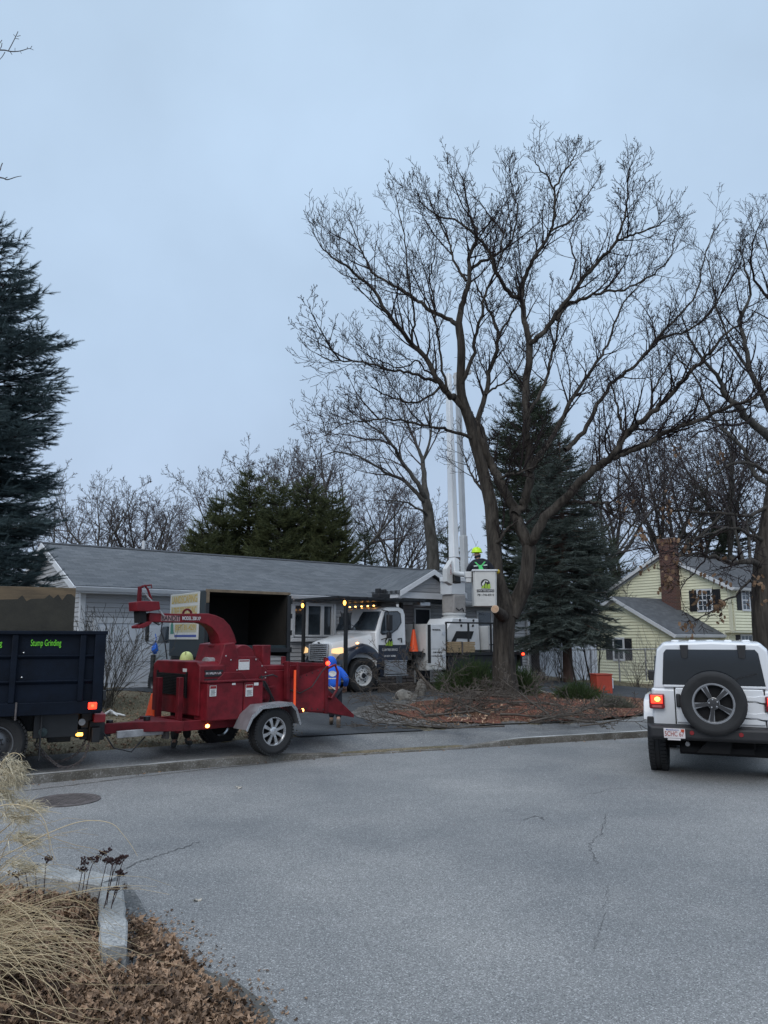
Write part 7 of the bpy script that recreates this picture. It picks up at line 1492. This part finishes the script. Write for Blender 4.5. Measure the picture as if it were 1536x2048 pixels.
person('person in bright blue hooded sweatshirt walking up the driveway behind the red hopper',
 dict(ground=tz(-1,15.3)+0,pelvis=A(668,1379,0),waist=A(667,1364,.03),chest=A(666,1346,.10),neck=A(664,1335,.18),head=A(662,1327,.24),top=A(662,1322,.26),
  lsh=A(653,1341,.14),lel=A(648,1361,.10),lwr=A(652,1374,.30),rsh=A(681,1342,.10),rel=A(693,1358,.02),rwr=A(690,1374,.22),lhip=A(661,1384,0),lkn=A(664,1412,.12),lan=A(663,1438,.10),lto=A(662,1447,.26),rhip=A(675,1384,0),rkn=A(677,1410,-.02),ran=A(677,1438,-.22),rto=A(677,1455,-.20)),.96,
 [('hoodie',['pelvis',('pelvis','waist',.9),'chest','neck','lsh','lel',('lel','lwr',.85),'rsh','rel',('rel','rwr',.85)],[.150,.155,.175,.085,.088,.066,.048,.088,.066,.048],[(0,1),(1,2),(2,3),(2,4),(4,5),(5,6),(2,7),(7,8),(8,9)],M_blue),
  ('trousers',['pelvis','lhip','lkn',('lkn','lan',.95),'rhip','rkn',('rkn','ran',.95)],[.135,.105,.080,.062,.105,.080,.062],[(0,1),(1,2),(2,3),(0,4),(4,5),(5,6)],M_dkf)],extra_fn=ex1)
# worker in the bucket, back to the camera
Yw=20.1; A=lambda x,y,d=0:at(x,y,Yw+d); fl=BK.loc.z+.04
def helmet(t,c,m,r=.135,f=(0,1,0)):
    f=Vector(f); b=B(); b.lathe(c,(0,0,1),[(r*1.18,-.01),(r*1.05,.0),(r*1.02,.03),(r*.92,.075),(r*.68,.115),(r*.35,.135),(.002,.14)],24); b.prism([c+f*(r*1.0)+Vector((x,y,0)) for x,y in((-.09,-.02),(.09,-.02),(.05,.06),(-.05,.06))],(0,0,.012)); b.prism([c+Vector((x,-r*.9,z)) for x,z in((-.012,.02),(.012,.02),(.008,.135),(-.008,.135))],(0,r*1.8,0)); return b.build('helmet',m,t,smooth=True)
def ex2(t,P,b):
    h=helmet(t,P['top']+Vector((0,-.0,.005)),M_lime)
    ch=P['chest']; b2=B(); yb=-.165
    def S_(x0,z0,x1,z1,w_=.022,o=0): b2.prism([ch+Vector((x0-w_,yb+o,z0)),ch+Vector((x0+w_,yb+o,z0)),ch+Vector((x1+w_,yb+o-.01,z1)),ch+Vector((x1-w_,yb+o-.01,z1))],(0,-.012,0))
    S_(-.13,.10,.02,-.06); S_(.12,.11,-.02,-.06,o=-.012); S_(.02,-.06,.09,-.24); S_(-.02,-.06,-.06,-.24,o=-.012); S_(-.02,.02,.03,-.10,.05,-.02); b2.build('harness',M_grn,t)
    for x,z in((-.12,-.02),(.13,0.0),(-.12,-.20),(.14,-.20)):
        b3=B(); b3.prism([ch+Vector((x-.05,yb,z)),ch+Vector((x+.05,yb,z+.01)),ch+Vector((x+.05,yb,z+.04)),ch+Vector((x-.05,yb,z+.03))],(0,-.012,0))
        b3.build('reflective_patch',mat('silver_tape',(.5,.6,.55),.4),t); 
    shoes(t,P,M_boot)
person('person in dark jacket, lime helmet and green harness standing in the raised bucket',
 dict(ground=fl,pelvis=A(960,1166),waist=A(960,1150,.02),chest=A(959,1133,.05),neck=A(956,1118,.1),head=A(954,1110,.12),top=A(953.5,1105,.12),lsh=A(945,1128,.04),lel=A(937,1140,.08),lwr=A(939,1146,.30),rsh=A(974,1126,.04),rel=A(983,1137,.12),rwr=A(987,1142,.36),
  lhip=A(954,1170),lkn=A(954,1195,.06),lan=Vector((A(954,1210).x,Yw,fl+.08)),lto=Vector((A(953,1210).x,Yw+.17,fl+.04)),rhip=A(966,1170),rkn=A(966,1195,.06),ran=Vector((A(966,1210).x,Yw,fl+.08)),rto=Vector((A(967,1210).x,Yw+.17,fl+.04))),1.0,
 [('jacket',['pelvis','waist','chest','neck','lsh','lel',('lel','lwr',.8),'rsh','rel',('rel','rwr',.8)],[.165,.175,.185,.09,.10,.078,.06,.10,.078,.06],[(0,1),(1,2),(2,3),(2,4),(4,5),(5,6),(2,7),(7,8),(8,9)],M_dkf),
  ('hood',['neck','head'],[.10,.108],[(0,1)],M_dkf),
  ('trousers',['pelvis','lhip','lkn','lan','rhip','rkn','ran'],[.14,.10,.075,.06,.10,.075,.06],[(0,1),(1,2),(2,3),(0,4),(4,5),(5,6)],M_dkf)],extra_fn=ex2)
# worker hidden behind the chipper
g1=gz(349,1494); Yk=g1.y; A=lambda x,y,d=0:at(x,y,Yk+d)
def ex3(t,P,b):
    helmet(t,P['top']-Vector((0,0,.01)),mat('pale_yellow_helmet',(.55,.60,.22),.4),.105); shoes(t,P,M_boot,1.15)
person('person in pale yellow helmet mostly hidden behind the chipper engine cover',
 dict(ground=g1.z,pelvis=A(360,1398),waist=A(358,1375),chest=A(356,1350,.02),neck=A(364,1336,.06),head=A(371,1325,.10),top=A(373,1319,.10),lsh=A(341,1345),lel=A(338,1368,.1),lwr=A(345,1380,.3),rsh=A(370,1345),rel=A(374,1368,.1),rwr=A(366,1380,.3),
  lhip=A(353,1402),lkn=A(350,1445,.05),lan=A(349,1482),lto=A(347,1488,-.16),rhip=A(367,1402),rkn=A(372,1443,.15),ran=A(375,1478,.15),rto=A(380,1484,.0)),1.0,
 [('jacket',['pelvis','waist','chest','neck','lsh','lel',('lel','lwr',.8),'rsh','rel',('rel','rwr',.8)],[.15,.155,.17,.08,.09,.07,.055,.09,.07,.055],[(0,1),(1,2),(2,3),(2,4),(4,5),(5,6),(2,7),(7,8),(8,9)],M_dkf),
  ('trousers',['pelvis','lhip','lkn','lan','rhip','rkn','ran'],[.14,.105,.08,.065,.105,.08,.065],[(0,1),(1,2),(2,3),(0,4),(4,5),(5,6)],mat('grey_trousers',(.035,.037,.036),.9,0,.2,8))],extra_fn=ex3)
# ================================================================ BRUSH PILE
random.seed(31)
def cutbranch(label,px,py,ang,ln,r,h0=.06,rise=.12,maxlv=3,group='cut branches heaped on the mulch bed',nch=(8,5,4),p=None,wob=.13):
    c=p or gz(px,py); br=[]; a=R(ang); d=Vector((math.cos(a),math.sin(a),rise)); p0=Vector((0,0,h0))
    grow(br,[],p0,d,ln,r,0,maxlv,.0,wob,nch,.5,(25,55),.0055,.93,6,.18)
    out=[]
    for pts,rs,s in br:
        q=[]
        for v in pts:
            g=tz(c.x+v.x,c.y+v.y)-c.z+.05
            q.append(Vector((v.x,v.y,max(v.z,g+.02+abs(v.z)*.25))))
        out.append((q,rs,s))
    t=thing('cut_branch',label,'branch',c,0,group)
    A=[b_ for b_ in out if max(b_[1])>.02]; Cc=[b_ for b_ in out if max(b_[1])<=.02]
    if A: V,F=tubes(A); st=fast('stem',V,F,M_brush,t,True)
    if Cc: V,F=tubes(Cc); fast('twigs',V,F,M_brush,t,True)
    return t
SH='cut leafless branch lying in the tangled heap between the big trunk and the pavement'
cutbranch('long forked cut branch lying at the left front of the brush heap',847,1440,35,2.4,.035,.05,.12)
cutbranch('crooked cut branch standing up out of the mulch left of the brush heap',850,1437,120,1.9,.032,.05,.45)
random.seed(35)
for px,py,an,ln,r in((905,1408,10,2.2,.03),(930,1425,-20,2.0,.028),(960,1418,160,2.4,.035),(1000,1440,0,2.6,.03),(1040,1432,175,2.4,.035),(1075,1450,-10,2.4,.03),(1110,1455,170,2.3,.028),(1150,1448,15,1.9,.026),(1190,1452,200,2.2,.028),(980,1455,190,1.9,.024),(1060,1462,5,2.2,.024),(1120,1435,190,2.4,.034),(890,1432,25,2.1,.026),(1030,1415,200,2.1,.03),(940,1400,60,1.8,.03),(1210,1440,185,2.0,.024)):
    cutbranch(SH,px,py,an+random.uniform(-25,25),ln*.6,r,.05+random.uniform(0,.2),random.uniform(.05,.35))
cutbranch('thin cut branch with fine twigs trailing over the right kerb onto the road edge',1160,1468,-5,2.2,.018,.14,.02,nch=(9,6,4))
cutbranch('thin cut branch with fine twigs hanging over the kerb left of the white kerb line',1010,1468,170,2.4,.018,.14,.02,nch=(9,6,4))
for px,py,an,ln,r,ri,lb in((868,1385,118,2.6,.055,.75,'pale leaning cut stem propped up in front of the truck cabinet'),(812,1378,70,1.9,.014,.9,'upright bunch of thin twigs in front of the truck step'),(842,1385,95,2.2,.016,.95,'tall thin twigs rising in front of the traffic cone'),(880,1392,75,2.2,.016,.8,'thin twigs rising in front of the white cabinet'),(905,1400,150,2.4,.016,.6,'long thin bent switch leaning left in front of the white cabinet'),(1010,1410,30,1.6,.016,.5,'thin twigs standing in front of the base of the big trunk'),(790,1392,150,1.6,.014,.35,'thin sprawling twigs at the left tip of the mulch bed')):
    cutbranch(lb,px,py,an,ln,r,.02,ri,3,None,(8,5,4) if r<.03 else (3,3,3))
p=gz(965,1398); lg=thing('log','short thick cut log with broken end lying just left of the big trunk','log',p,R(8)); random.seed(3)
b=B(); b.loft([[Vector((x,math.cos(a)*r_*(1+.1*math.sin(3*a+x*4)),.11+math.sin(a)*r_)) for a in [2*math.pi*k/14 for k in range(14)]] for x,r_ in((-.34,.10),(-.30,.115),(-.1,.10),(.15,.09),(.35,.085),(.38,.075))]); b.build('log_body',M_brush,lg,smooth=True); B().lathe((-.342,0,.11),(-1,0,0),[(.09,.0),(.001,.01)],14).build('cut_end',M_cut,lg)
p=at(1063,1370,24);q=at(1113,1374,22.5); lg=thing('pole','pale straight pole lying on the ground behind the mulch right of the big trunk','pole',(p.x,p.y,tz(p.x,p.y)+.05)); B().tube([(0,0,0),(q.x-p.x,q.y-p.y,tz(q.x,q.y)-tz(p.x,p.y))],[.035,.025],8).build('pole_body',mat('pale_stick',(.30,.27,.23),.8,0,.2,5),lg,smooth=True)
p=gz(222,1432); rp=thing('rope_bundle','small tangle of white rope and sticks lying on the lawn left of the chipper','rope',p); random.seed(9)
b=B(); b.tube([(-.18,0,.03),(-.05,.05,.06),(.1,.0,.05),(.30,-.05,.02)],.02,6); b.tube([(-.12,-.05,.04),(-.02,0,.12),(.08,.03,.05),(.2,.02,.03)],.022,6); b.tube([(-.2,.05,.02),(.0,.02,.08),(.16,-.08,.02)],.015,6); b.build('rope',M_inkw,rp,smooth=True)
b=B(); b.tube([(-.19+.10*math.cos(a)-.02,.0,.10+.09*math.sin(a)) for a in [math.pi*k/8 for k in range(9)]],.008,5); b.build('black_strap',M_blk,rp)
def rock(label,c,rx,ry,rz,seed,rz_=0):
    r_=np.random.default_rng(seed); t=thing('rock',label,'rock',c,rz_); bm=bmesh.new(); bmesh.ops.create_icosphere(bm,subdivisions=3,radius=1)
    dirs=r_.normal(size=(9,3)); dirs/=np.linalg.norm(dirs,axis=1,keepdims=True); of=r_.uniform(.62,.9,9)
    for v in bm.verts:
        n=np.array(v.co); k=1
        for d,o in zip(dirs,of):
            dt_=n@d
            if dt_>o: k=min(k,o/dt_)
        v.co=Vector(n*k*(1+.03*r_.normal())); v.co=Vector((v.co.x*rx,v.co.y*ry,v.co.z*rz+rz*.55))
    me=bpy.data.meshes.new('stone'); bm.to_mesh(me); bm.free(); me.materials.append(M_rock); link('stone',me,t)
p=gz(812,1402); rock('broad grey boulder at the left side of the mulch bed before the truck step',(p.x,p.y+.3,p.z-.05),.34,.26,.22,1)
p=gz(843,1396); rock('upright grey standing stone beside the leaning cut stem',(p.x,p.y+.4,p.z-.05),.16,.14,.34,5)
p=gz(790,1400); rock('small flat stone at the tip of the mulch bed left of the boulder',(p.x,p.y+.2,p.z-.03),.12,.1,.08,8)
# lattice strip beside the truck
a=T.sd(756,1362,1.42);c=T.sd(858,1368,1.42); lw=wpos(T,(c.x,1.42,.0)); lt=thing('lattice_panel','low grey lattice strip standing along the drive below the truck step','lattice',(lw.x,lw.y,tz(lw.x,lw.y)),T.rz); LW=a.x-c.x; wr=[]
for s in(-1,1):
    u=-.3
    while u<LW+.3:
        p0=Vector((max(0,min(LW,u)),.004*s,.04+ (0 if 0<=u<=LW else 0))); p1=Vector((max(0,min(LW,u+.22*s)),.004*s,.26)); wr.append(([p0,p1],[.011,.011],4)); u+=.07
wr+= [([Vector((0,0,z)),Vector((LW,0,z))],[.015,.015],4) for z in(.03,.27)]
V,F=tubes(wr); fast('lattice',V,F,M_brush,lt)
# ================================================================ GROUND LITTER
def leafshape(seed):
    random.seed(seed); out=[(0,-.5)]; side=[(.10,-.38),(.30,-.30),(.16,-.14),(.42,.0),(.18,.10),(.33,.30),(.12,.30),(.0,.55)]
    pts=[(0,-.5)]+[(x*random.uniform(.8,1.15),y+random.uniform(-.03,.03)) for x,y in side]; pts+= [(-x*random.uniform(.8,1.15),y+random.uniform(-.03,.03)) for x,y in side[::-1][1:]]
    cu=random.uniform(.6,3.0)*random.choice((-1,1,1)); c2=random.uniform(-1.6,1.8); v=[(x,y,cu*x*x+c2*y*y*.5+.12*math.sin(9*y+4*x)) for x,y in pts]; v=[(0,0,-.02)]+v
    n=len(pts); f=[(0,i+1,(i+1)%n+1) for i in range(n)]; v+= [(0,-.5,0),(.02,-.5,0),(.03,-.95,.1)]; f.append((n+1,n+2,n+3)); return v,[f]
def zbed(P):
    "soil height of the planting bed"
    return .05+.025*np.sin(P[:,0]*2.3+1)*np.cos(P[:,1]*1.9)-.03*np.exp(-np.maximum(0,P[:,1]-5.5)**2*0)
A1=gr(0,1737,.13);A2=gr(225,1762,.13);A3=gr(236,1905,.12)
k1=[(-5.2,7.35),(-4.2,7.08),(A1.x,A1.y+.05),(-2.6,6.58),(A2.x-.02,A2.y+.02)]
bed=[(-8,7.8),(-5.2,7.0),(-4.2,6.62),(A1.x,A1.y-.04),(A2.x-.05,A2.y-.06),(A2.x-.0,A2.y-.3),(-1.72,5.3),(A3.x-.02,A3.y),(-1.42,4.4),(-1.25,3.6),(-1.1,2.6),(-1.1,-1),(-8,-1)]
cdt_sheet('planting_bed',bed,M_soil,zbed,.25)
# edging stones, two pieces, each tipped a little
def kerbstone(name,p,q,w_,h_,z0,m,seed,zt=None):
    random.seed(seed); p=Vector(p);q=Vector(q); d=(q-p); L2=d.length; t=d.normalized(); n_=Vector((-t.y,t.x,0)); b=B(); k=10; secs=[]
    for i in range(k+1):
        c=p+d*(i/k)+n_*random.gauss(0,.004); ww=w_*(.86 if i in(0,k) else 1)*random.uniform(.97,1.03); hz=h_+random.gauss(0,.003)-(.008 if i in(0,k) else 0)
        secs.append([c-n_*ww/2+Vector((0,0,z0)),c+n_*ww/2+Vector((0,0,z0)),c+n_*ww/2+Vector((0,0,hz-.012)),c+n_*(ww/2-.012)+Vector((0,0,hz)),c-n_*(ww/2-.012)+Vector((0,0,hz)),c-n_*ww/2+Vector((0,0,hz-.012))])
    b.loft(secs); o=b.build(name,m,None,smooth=True); o.data.set_sharp_from_angle(angle=R(25)); return o
tag(kerbstone('edging_stone',(-5.2,6.98,0),(A1.x-.05,A1.y+.03,0),.15,.14,-.05,M_gran,1),'granite edging stone at the far left running under the dry grass','edging stone',kind=None)
tag(kerbstone('edging_stone',(A1.x,A1.y+.015,0),(A2.x-.02,A2.y-.02,0),.22,.15,-.05,M_gran,2),'granite edging stone with flat pale top along the far side of the leaf bed','edging stone')
tag(kerbstone('edging_stone',(A2.x+.015,A2.y-.09,0),(A3.x-.03,A3.y+.03,0),.155,.155,-.05,M_gran,3),'granite edging stone turning toward the camera at the corner of the leaf bed','edging stone')
pp=[gr(*q) for q in((247,1762),(262,1775),(280,1800),(296,1835),(300,1850),(240,1850),(236,1800))]
cdt_sheet('road_patch',[(q.x,q.y) for q in pp],M_drive2,lambda V:np.full(len(V),.004),.15)
pp=[gr(*q) for q in((345,1895),(385,1925),(420,1945),(480,1968),(525,2005),(560,2060),(470,2100),(330,2000))]
cdt_sheet('road_dirt',[(q.x,q.y) for q in pp],mat('wet_silt',(.085,.082,.074),.9,0,.25,9,.4,90),lambda V:np.full(len(V),.004),.15,jit=.02)
rng=np.random.default_rng(12)
n=26000; P=np.column_stack([rng.uniform(-4.6,-.4,n*2),rng.uniform(2.6,7.4,n*2)])
inb=inpoly(P,np.array(bed)); spill=np.array([tuple(gr(x,y)[:2]) for x,y in((228,1905),(248,1838),(290,1845),(322,1862),(345,1893),(372,1922),(398,1945),(432,1975),(470,1985),(500,2010),(532,2060),(560,2200),(-200,2200),(180,1960))]); ins_=inpoly(P,spill)
edge=segd(P,np.vstack([spill,spill[:1]]))
A_2=np.array([A2.x,A2.y]);A_1=np.array([A1.x,A1.y]);A_3=np.array([A3.x,A3.y])
onk=(segd(P,np.array([[-5.2,6.98],A_1,A_2]))<.14)|(segd(P,np.array([A_2+np.array([.01,-.1]),A_3]))<.085)
keep=(inb|ins_)&(~onk|(rng.random(len(P))<.02))&(~(ins_&~inb&(edge<.08)&(rng.random(len(P))<.45)))
P=P[keep][:n]; inb=inpoly(P,np.array(bed)); z=np.where(inb,zbed(P),.0)+rng.random(len(P))**1.6*.045+.008
mound=.04*np.exp(-((P[:,0]+1.9)**2+(P[:,1]-4.3)**2)/.6); P3=np.column_stack([P,z+mound])
D=np.column_stack([rng.normal(size=len(P))*.6,rng.normal(size=len(P))*.6,np.ones(len(P))])
lit=bpy.data.objects.new('leaf_litter',None); COL.objects.link(lit); tag(lit,'thick carpet of curled brown fallen leaves over the planting bed and the road edge at lower left','leaves',kind='stuff')
for k in range(4):
    v,f=leafshape(k+1); s=slice(k,None,4); q=P3[s]; scatter('leaves',v,f,q,rotmats(len(q),D[s]),rng.uniform(.028,.062,len(q))*(1+.6*(rng.random(len(q))<.15)),M_leaf,lit)
# leaf crumbs and twigs on the road edge
P=np.column_stack([rng.uniform(-1.9,-.4,9000),rng.uniform(3.6,6.3,9000)]); e_=segd(P,spill); P=P[(~inpoly(P,spill))&(e_<.30)&(rng.random(len(P))<np.exp(-e_/.09))&(P[:,1]<5.7)]; v,f=leafshape(9); scatter('leaf_crumbs',v,f,np.column_stack([P,np.full(len(P),.008)]),rotmats(len(P),np.column_stack([rng.normal(size=(len(P),2))*.3,np.ones(len(P))])),rng.uniform(.008,.03,len(P)),M_leaf,lit)
# litter in the yard, along the far kerb and over the mulch
def region(n,x0,x1,y0,y1,cond,zo): 
    P=np.column_stack([rng.uniform(x0,x1,n),rng.uniform(y0,y1,n)]); P=P[cond(P)]; return np.column_stack([P,TZ(P)+zo])
off_street=lambda P:(~inpoly(P,STREET))&(segd(P,CP)>1.45)
DRV=np.array([(-1.3,13.9),(-2.2,17),(-4.4,18.6),(-7.3,19.9),(-6.2,21.4),(8.5,28.5),(12.5,25.8),(8,21.2),(6,23.6),(3.2,22.6),(.9,20.2),(-.3,16.9),(1.1,14.75)])
q=region(9000,-9,-1,10.5,19.5,lambda P:off_street(P)&~inpoly(P,DRV),.02); v,f=leafshape(5)
yl=bpy.data.objects.new('yard_litter',None); COL.objects.link(yl); tag(yl,'scattered dead leaves and wood chips over the winter lawn and mulch','litter',kind='stuff')
scatter('lawn_leaves',v,f,q[:2600],rotmats(2600,np.column_stack([rng.normal(size=(2600,2))*.5,np.ones(2600)])),rng.uniform(.03,.08,2600),M_leaf,yl)
q=region(26000,.3,9,15,23,lambda P:off_street(P)&inpoly(P,np.array([tuple(a) for a in isl])),.06); k=min(len(q),3200); q=q[:k]
scatter('mulch_debris',v,f,q,rotmats(k,np.column_stack([rng.normal(size=(k,2))*.6,np.ones(k)])),rng.uniform(.02,.075,k),M_leaf,yl)
ch=[(-.5,-.18,0),(.5,-.12,.05),(.5,.15,0),(-.45,.2,.04)]; k2=500; q=region(60000,1.2,6.5,15.2,21.5,lambda P:off_street(P)&inpoly(P,np.array([tuple(a) for a in isl])),.075)[:k2]; c0=q[rng.integers(0,len(q),12)][:, :2]; dm=np.linalg.norm(q[:,None,:2]-c0[None],axis=2).min(1); q=q[(dm<.55)|(rng.random(len(q))<.15)]
scatter('wood_chips',ch,[[(0,1,2,3)]],q,rotmats(len(q),np.column_stack([rng.normal(size=(len(q),2))*.5,np.ones(len(q))])),rng.uniform(.03,.09,len(q)),M_cut,yl)
P=np.column_stack([rng.uniform(-7,11,13000),rng.uniform(8,20,13000)]); d_=segd(P,CP); P=P[inpoly(P,STREET)&(d_<.22)&(rng.random(len(P))<np.exp(-d_/.05))]; scatter('gutter_leaves',v,f,np.column_stack([P,np.full(len(P),.012)]),rotmats(len(P),np.column_stack([rng.normal(size=(len(P),2))*.4,np.ones(len(P))])),rng.uniform(.015,.05,len(P)),M_leaf,yl)
P=gr(477,1577); scatter('road_leaf',leafshape(2)[0],leafshape(2)[1],np.array([[P.x,P.y,.02],[gr(395,1802).x,gr(395,1802).y,.01]]),rotmats(2,np.array([[0.2,0,1.],[.1,.1,1]])),np.array([.10,.07]),mat('pale_leaf',(.42,.38,.32),.8),yl)
# winter lawn blades
q=region(90000,-9,-1,10.8,18.5,lambda P:off_street(P)&~inpoly(P,DRV),.0); bl_=[(-.05,0,0),(.05,0,0),(.02,.25,1.0)]; 
gl_=scatter('lawn_grass',bl_,[[(0,1,2)]],q,rotmats(len(q),np.column_stack([rng.normal(size=(len(q),2))*.9,np.ones(len(q))])),rng.uniform(.02,.06,len(q)),M_deadg); tag(gl_,'short dormant straw-coloured lawn grass','grass',kind='stuff')
q=region(40000,6,26,18,45,lambda P:(~inpoly(P,STREET))&~inpoly(P,DRV),.0); gl_=scatter('lawn_grass',bl_,[[(0,1,2)]],q,rotmats(len(q),np.column_stack([rng.normal(size=(len(q),2))*.9,np.ones(len(q))])),rng.uniform(.04,.12,len(q)),M_deadg); tag(gl_,'dormant brownish lawn grass in front of the yellow house','grass',kind='stuff')
# ================================================================ DRY GRASS AND SEED HEADS
random.seed(14); gb=Vector((-2.42,4.25,.08)); og=thing('ornamental_grass','big clump of dry straw-coloured ornamental grass with arching blades at the lower left edge','grass clump',gb)
bl2=[]
def blade(p,d,ln,droop,r=.0028,n=9):
    q=p.copy(); d=d.normalized(); pts=[q.copy()]
    for i in range(n-1): d=(d+Vector((random.gauss(0,.05),random.gauss(0,.05),-droop*(.35+i/n)))).normalized(); q=q+d*ln/(n-1); pts.append(q.copy()) ; 
    pts=[Vector((a.x,a.y,max(a.z,.02+random.random()*.02))) for a in pts]; bl2.append((pts,list(np.linspace(r,.0008,n)),3))
for i in range(460):
    a=random.uniform(0,6.28); s=random.random()**.7*.8; blade(Vector((random.gauss(0,.12),random.gauss(0,.12),0)),Vector((math.cos(a)*s,math.sin(a)*s,1)),random.uniform(.5,1.35),random.uniform(.28,.55),random.uniform(.0016,.0036))
for i in range(190):  # fallen blades sprawling toward the kerb and the camera
    a=random.uniform(-2.2,.9); blade(Vector((random.gauss(0,.12),random.gauss(0,.12),.05)),Vector((math.cos(a),math.sin(a),random.uniform(.15,.9))),random.uniform(.7,1.5),random.uniform(.12,.30),random.uniform(.0022,.0042))
def pxblade(pts,Y,r=.003): bl2.append((smooth_poly([at(x,y,Y)-gb for x,y in pts],4),list(np.linspace(r,.001,(len(pts)-1)*4+1)),4))
pxblade([(-60,1740),(0,1715),(60,1685),(100,1665),(150,1646),(190,1641),(225,1648),(245,1668),(262,1690),(275,1712)],4.3); pxblade([(-60,1700),(0,1665),(30,1640),(55,1632),(80,1640),(95,1665),(100,1700),(108,1730)],4.4); pxblade([(-60,1640),(0,1612),(40,1610),(70,1620),(88,1640),(99,1675),(104,1700),(112,1720)],4.3)
pxblade([(-40,1580),(0,1530),(20,1508),(40,1510),(44,1535),(36,1558),(40,1570),(56,1575)],4.5); pxblade([(-60,1690),(60,1676),(90,1672),(150,1690),(190,1698),(215,1708)],4.4,.002); pxblade([(-40,1900),(20,1880),(90,1810),(140,1800),(180,1822),(200,1870),(205,1930)],4.1); pxblade([(-40,1950),(40,1895),(100,1872),(160,1875),(195,1900),(203,1950)],4.0); pxblade([(-40,2010),(0,1960),(60,1915),(130,1910),(180,1935)],3.9)
V,F=tubes(bl2); fast('blades',V,F,M_straw,og,True)
pl_=[];PD=[];PS=[]; st_=[]
for px,py,tx,ty in((18,1690,14,1512),(10,1760,30,1600),(0,1800,22,1665),(-20,1700,-2,1530),(-10,1800,20,1720),(-30,1750,0,1620),(-30,1800,-10,1560)):
    a=at(px-60,py+60,4.35)-gb; c=at(tx,ty,4.4)-gb; a=Vector((random.gauss(0,.05),random.gauss(0,.05),0)); st_.append((smooth_poly([a,a.lerp(c,.5)+Vector((-.04,0,.06)),c],5),list(np.linspace(.004,.002,11)),4))
    for i in range(420):
        t_=random.random(); ax_=Vector((.25,0,-.3)).normalized() if ty<1600 else Vector((.3,0,-.12)).normalized(); p=c+Vector((random.gauss(0,.026),random.gauss(0,.026),random.gauss(0,.012)))+ax_*(t_*.17); pl_.append(p); PD.append((ax_+Vector((random.gauss(0,.5),random.gauss(0,.5),random.gauss(0,.5))))); PS.append(random.uniform(.035,.085)*(1.1-abs(t_-.4)))
P=np.array([tuple(p) for p in pl_]); D=np.array([tuple(p) for p in PD]); scatter('plumes',[(-.03,0,0),(.03,0,0),(0,.03,1)],[[(0,1,2)]],P,rotmats(len(P),D),np.array(PS),M_plume,og)
V,F=tubes(st_); fast('plume_stalks',V,F,M_straw,og,True)
SED=[((210,1706),(226,1740),(205,1790)),((168,1724),(170,1745),(160,1795)),((188,1721),(178,1750),(166,1800)),((214,1722),(205,1760),(192,1810)),((236,1722),(222,1760),(210,1830)),((248,1716),(236,1755),(218,1835)),((225,1724),(218,1765),(208,1815)),((240,1747),(232,1790),(205,1850)),((165,1741),(160,1765),(150,1800)),((93,1722),(90,1750),(88,1790)),((70,1738),(72,1765),(70,1800)),((50,1742),(55,1770),(60,1800)),((233,1780),(222,1810),(212,1850)),((35,1750),(40,1775),(45,1805))]
sb=gr(190,1830,.1); sd2=thing('dried_sedum','dried plant with dark brown flat seed heads on thin stems beside the corner edging stone','plant',sb); stn=[]; P=[];S_=[]
random.seed(18)
for h_,m_,b_ in SED:
    Yh=sb.y+random.uniform(-.1,.15); H_=at(*h_,Yh)-sb; Mm=at(*m_,Yh)-sb; Bb=at(*b_,Yh)-sb; Bb.z=min(Bb.z,.0); stn.append((smooth_poly([Bb,Mm,H_],4),list(np.linspace(.0035,.002,9)),5))
    for i in range(6):
        t_=H_+Vector((random.gauss(0,.022),random.gauss(0,.02),random.gauss(0,.007)+.01)); stn.append(([H_-Vector((0,0,.02)),t_],[.0015,.001],3))
        for k in range(9): P.append(tuple(t_+Vector((random.gauss(0,.008),random.gauss(0,.008),random.gauss(0,.005))))); S_.append(random.uniform(.004,.009))
V,F=tubes(stn); fast('stems',V,F,M_sedum,sd2,True)
oc=[(1,0,0),(-1,0,0),(0,1,0),(0,-1,0),(0,0,1),(0,0,-1)]; of=[[(0,2,4),(2,1,4),(1,3,4),(3,0,4),(2,0,5),(1,2,5),(3,1,5),(0,3,5)]]
for i in range(len(SED)):
    q=np.array(P[i*54:(i+1)*54]); scatter('seed_head',oc,of,q,rotmats(len(q)),np.array(S_[i*54:(i+1)*54]),M_sedum,sd2)
print('DONE')
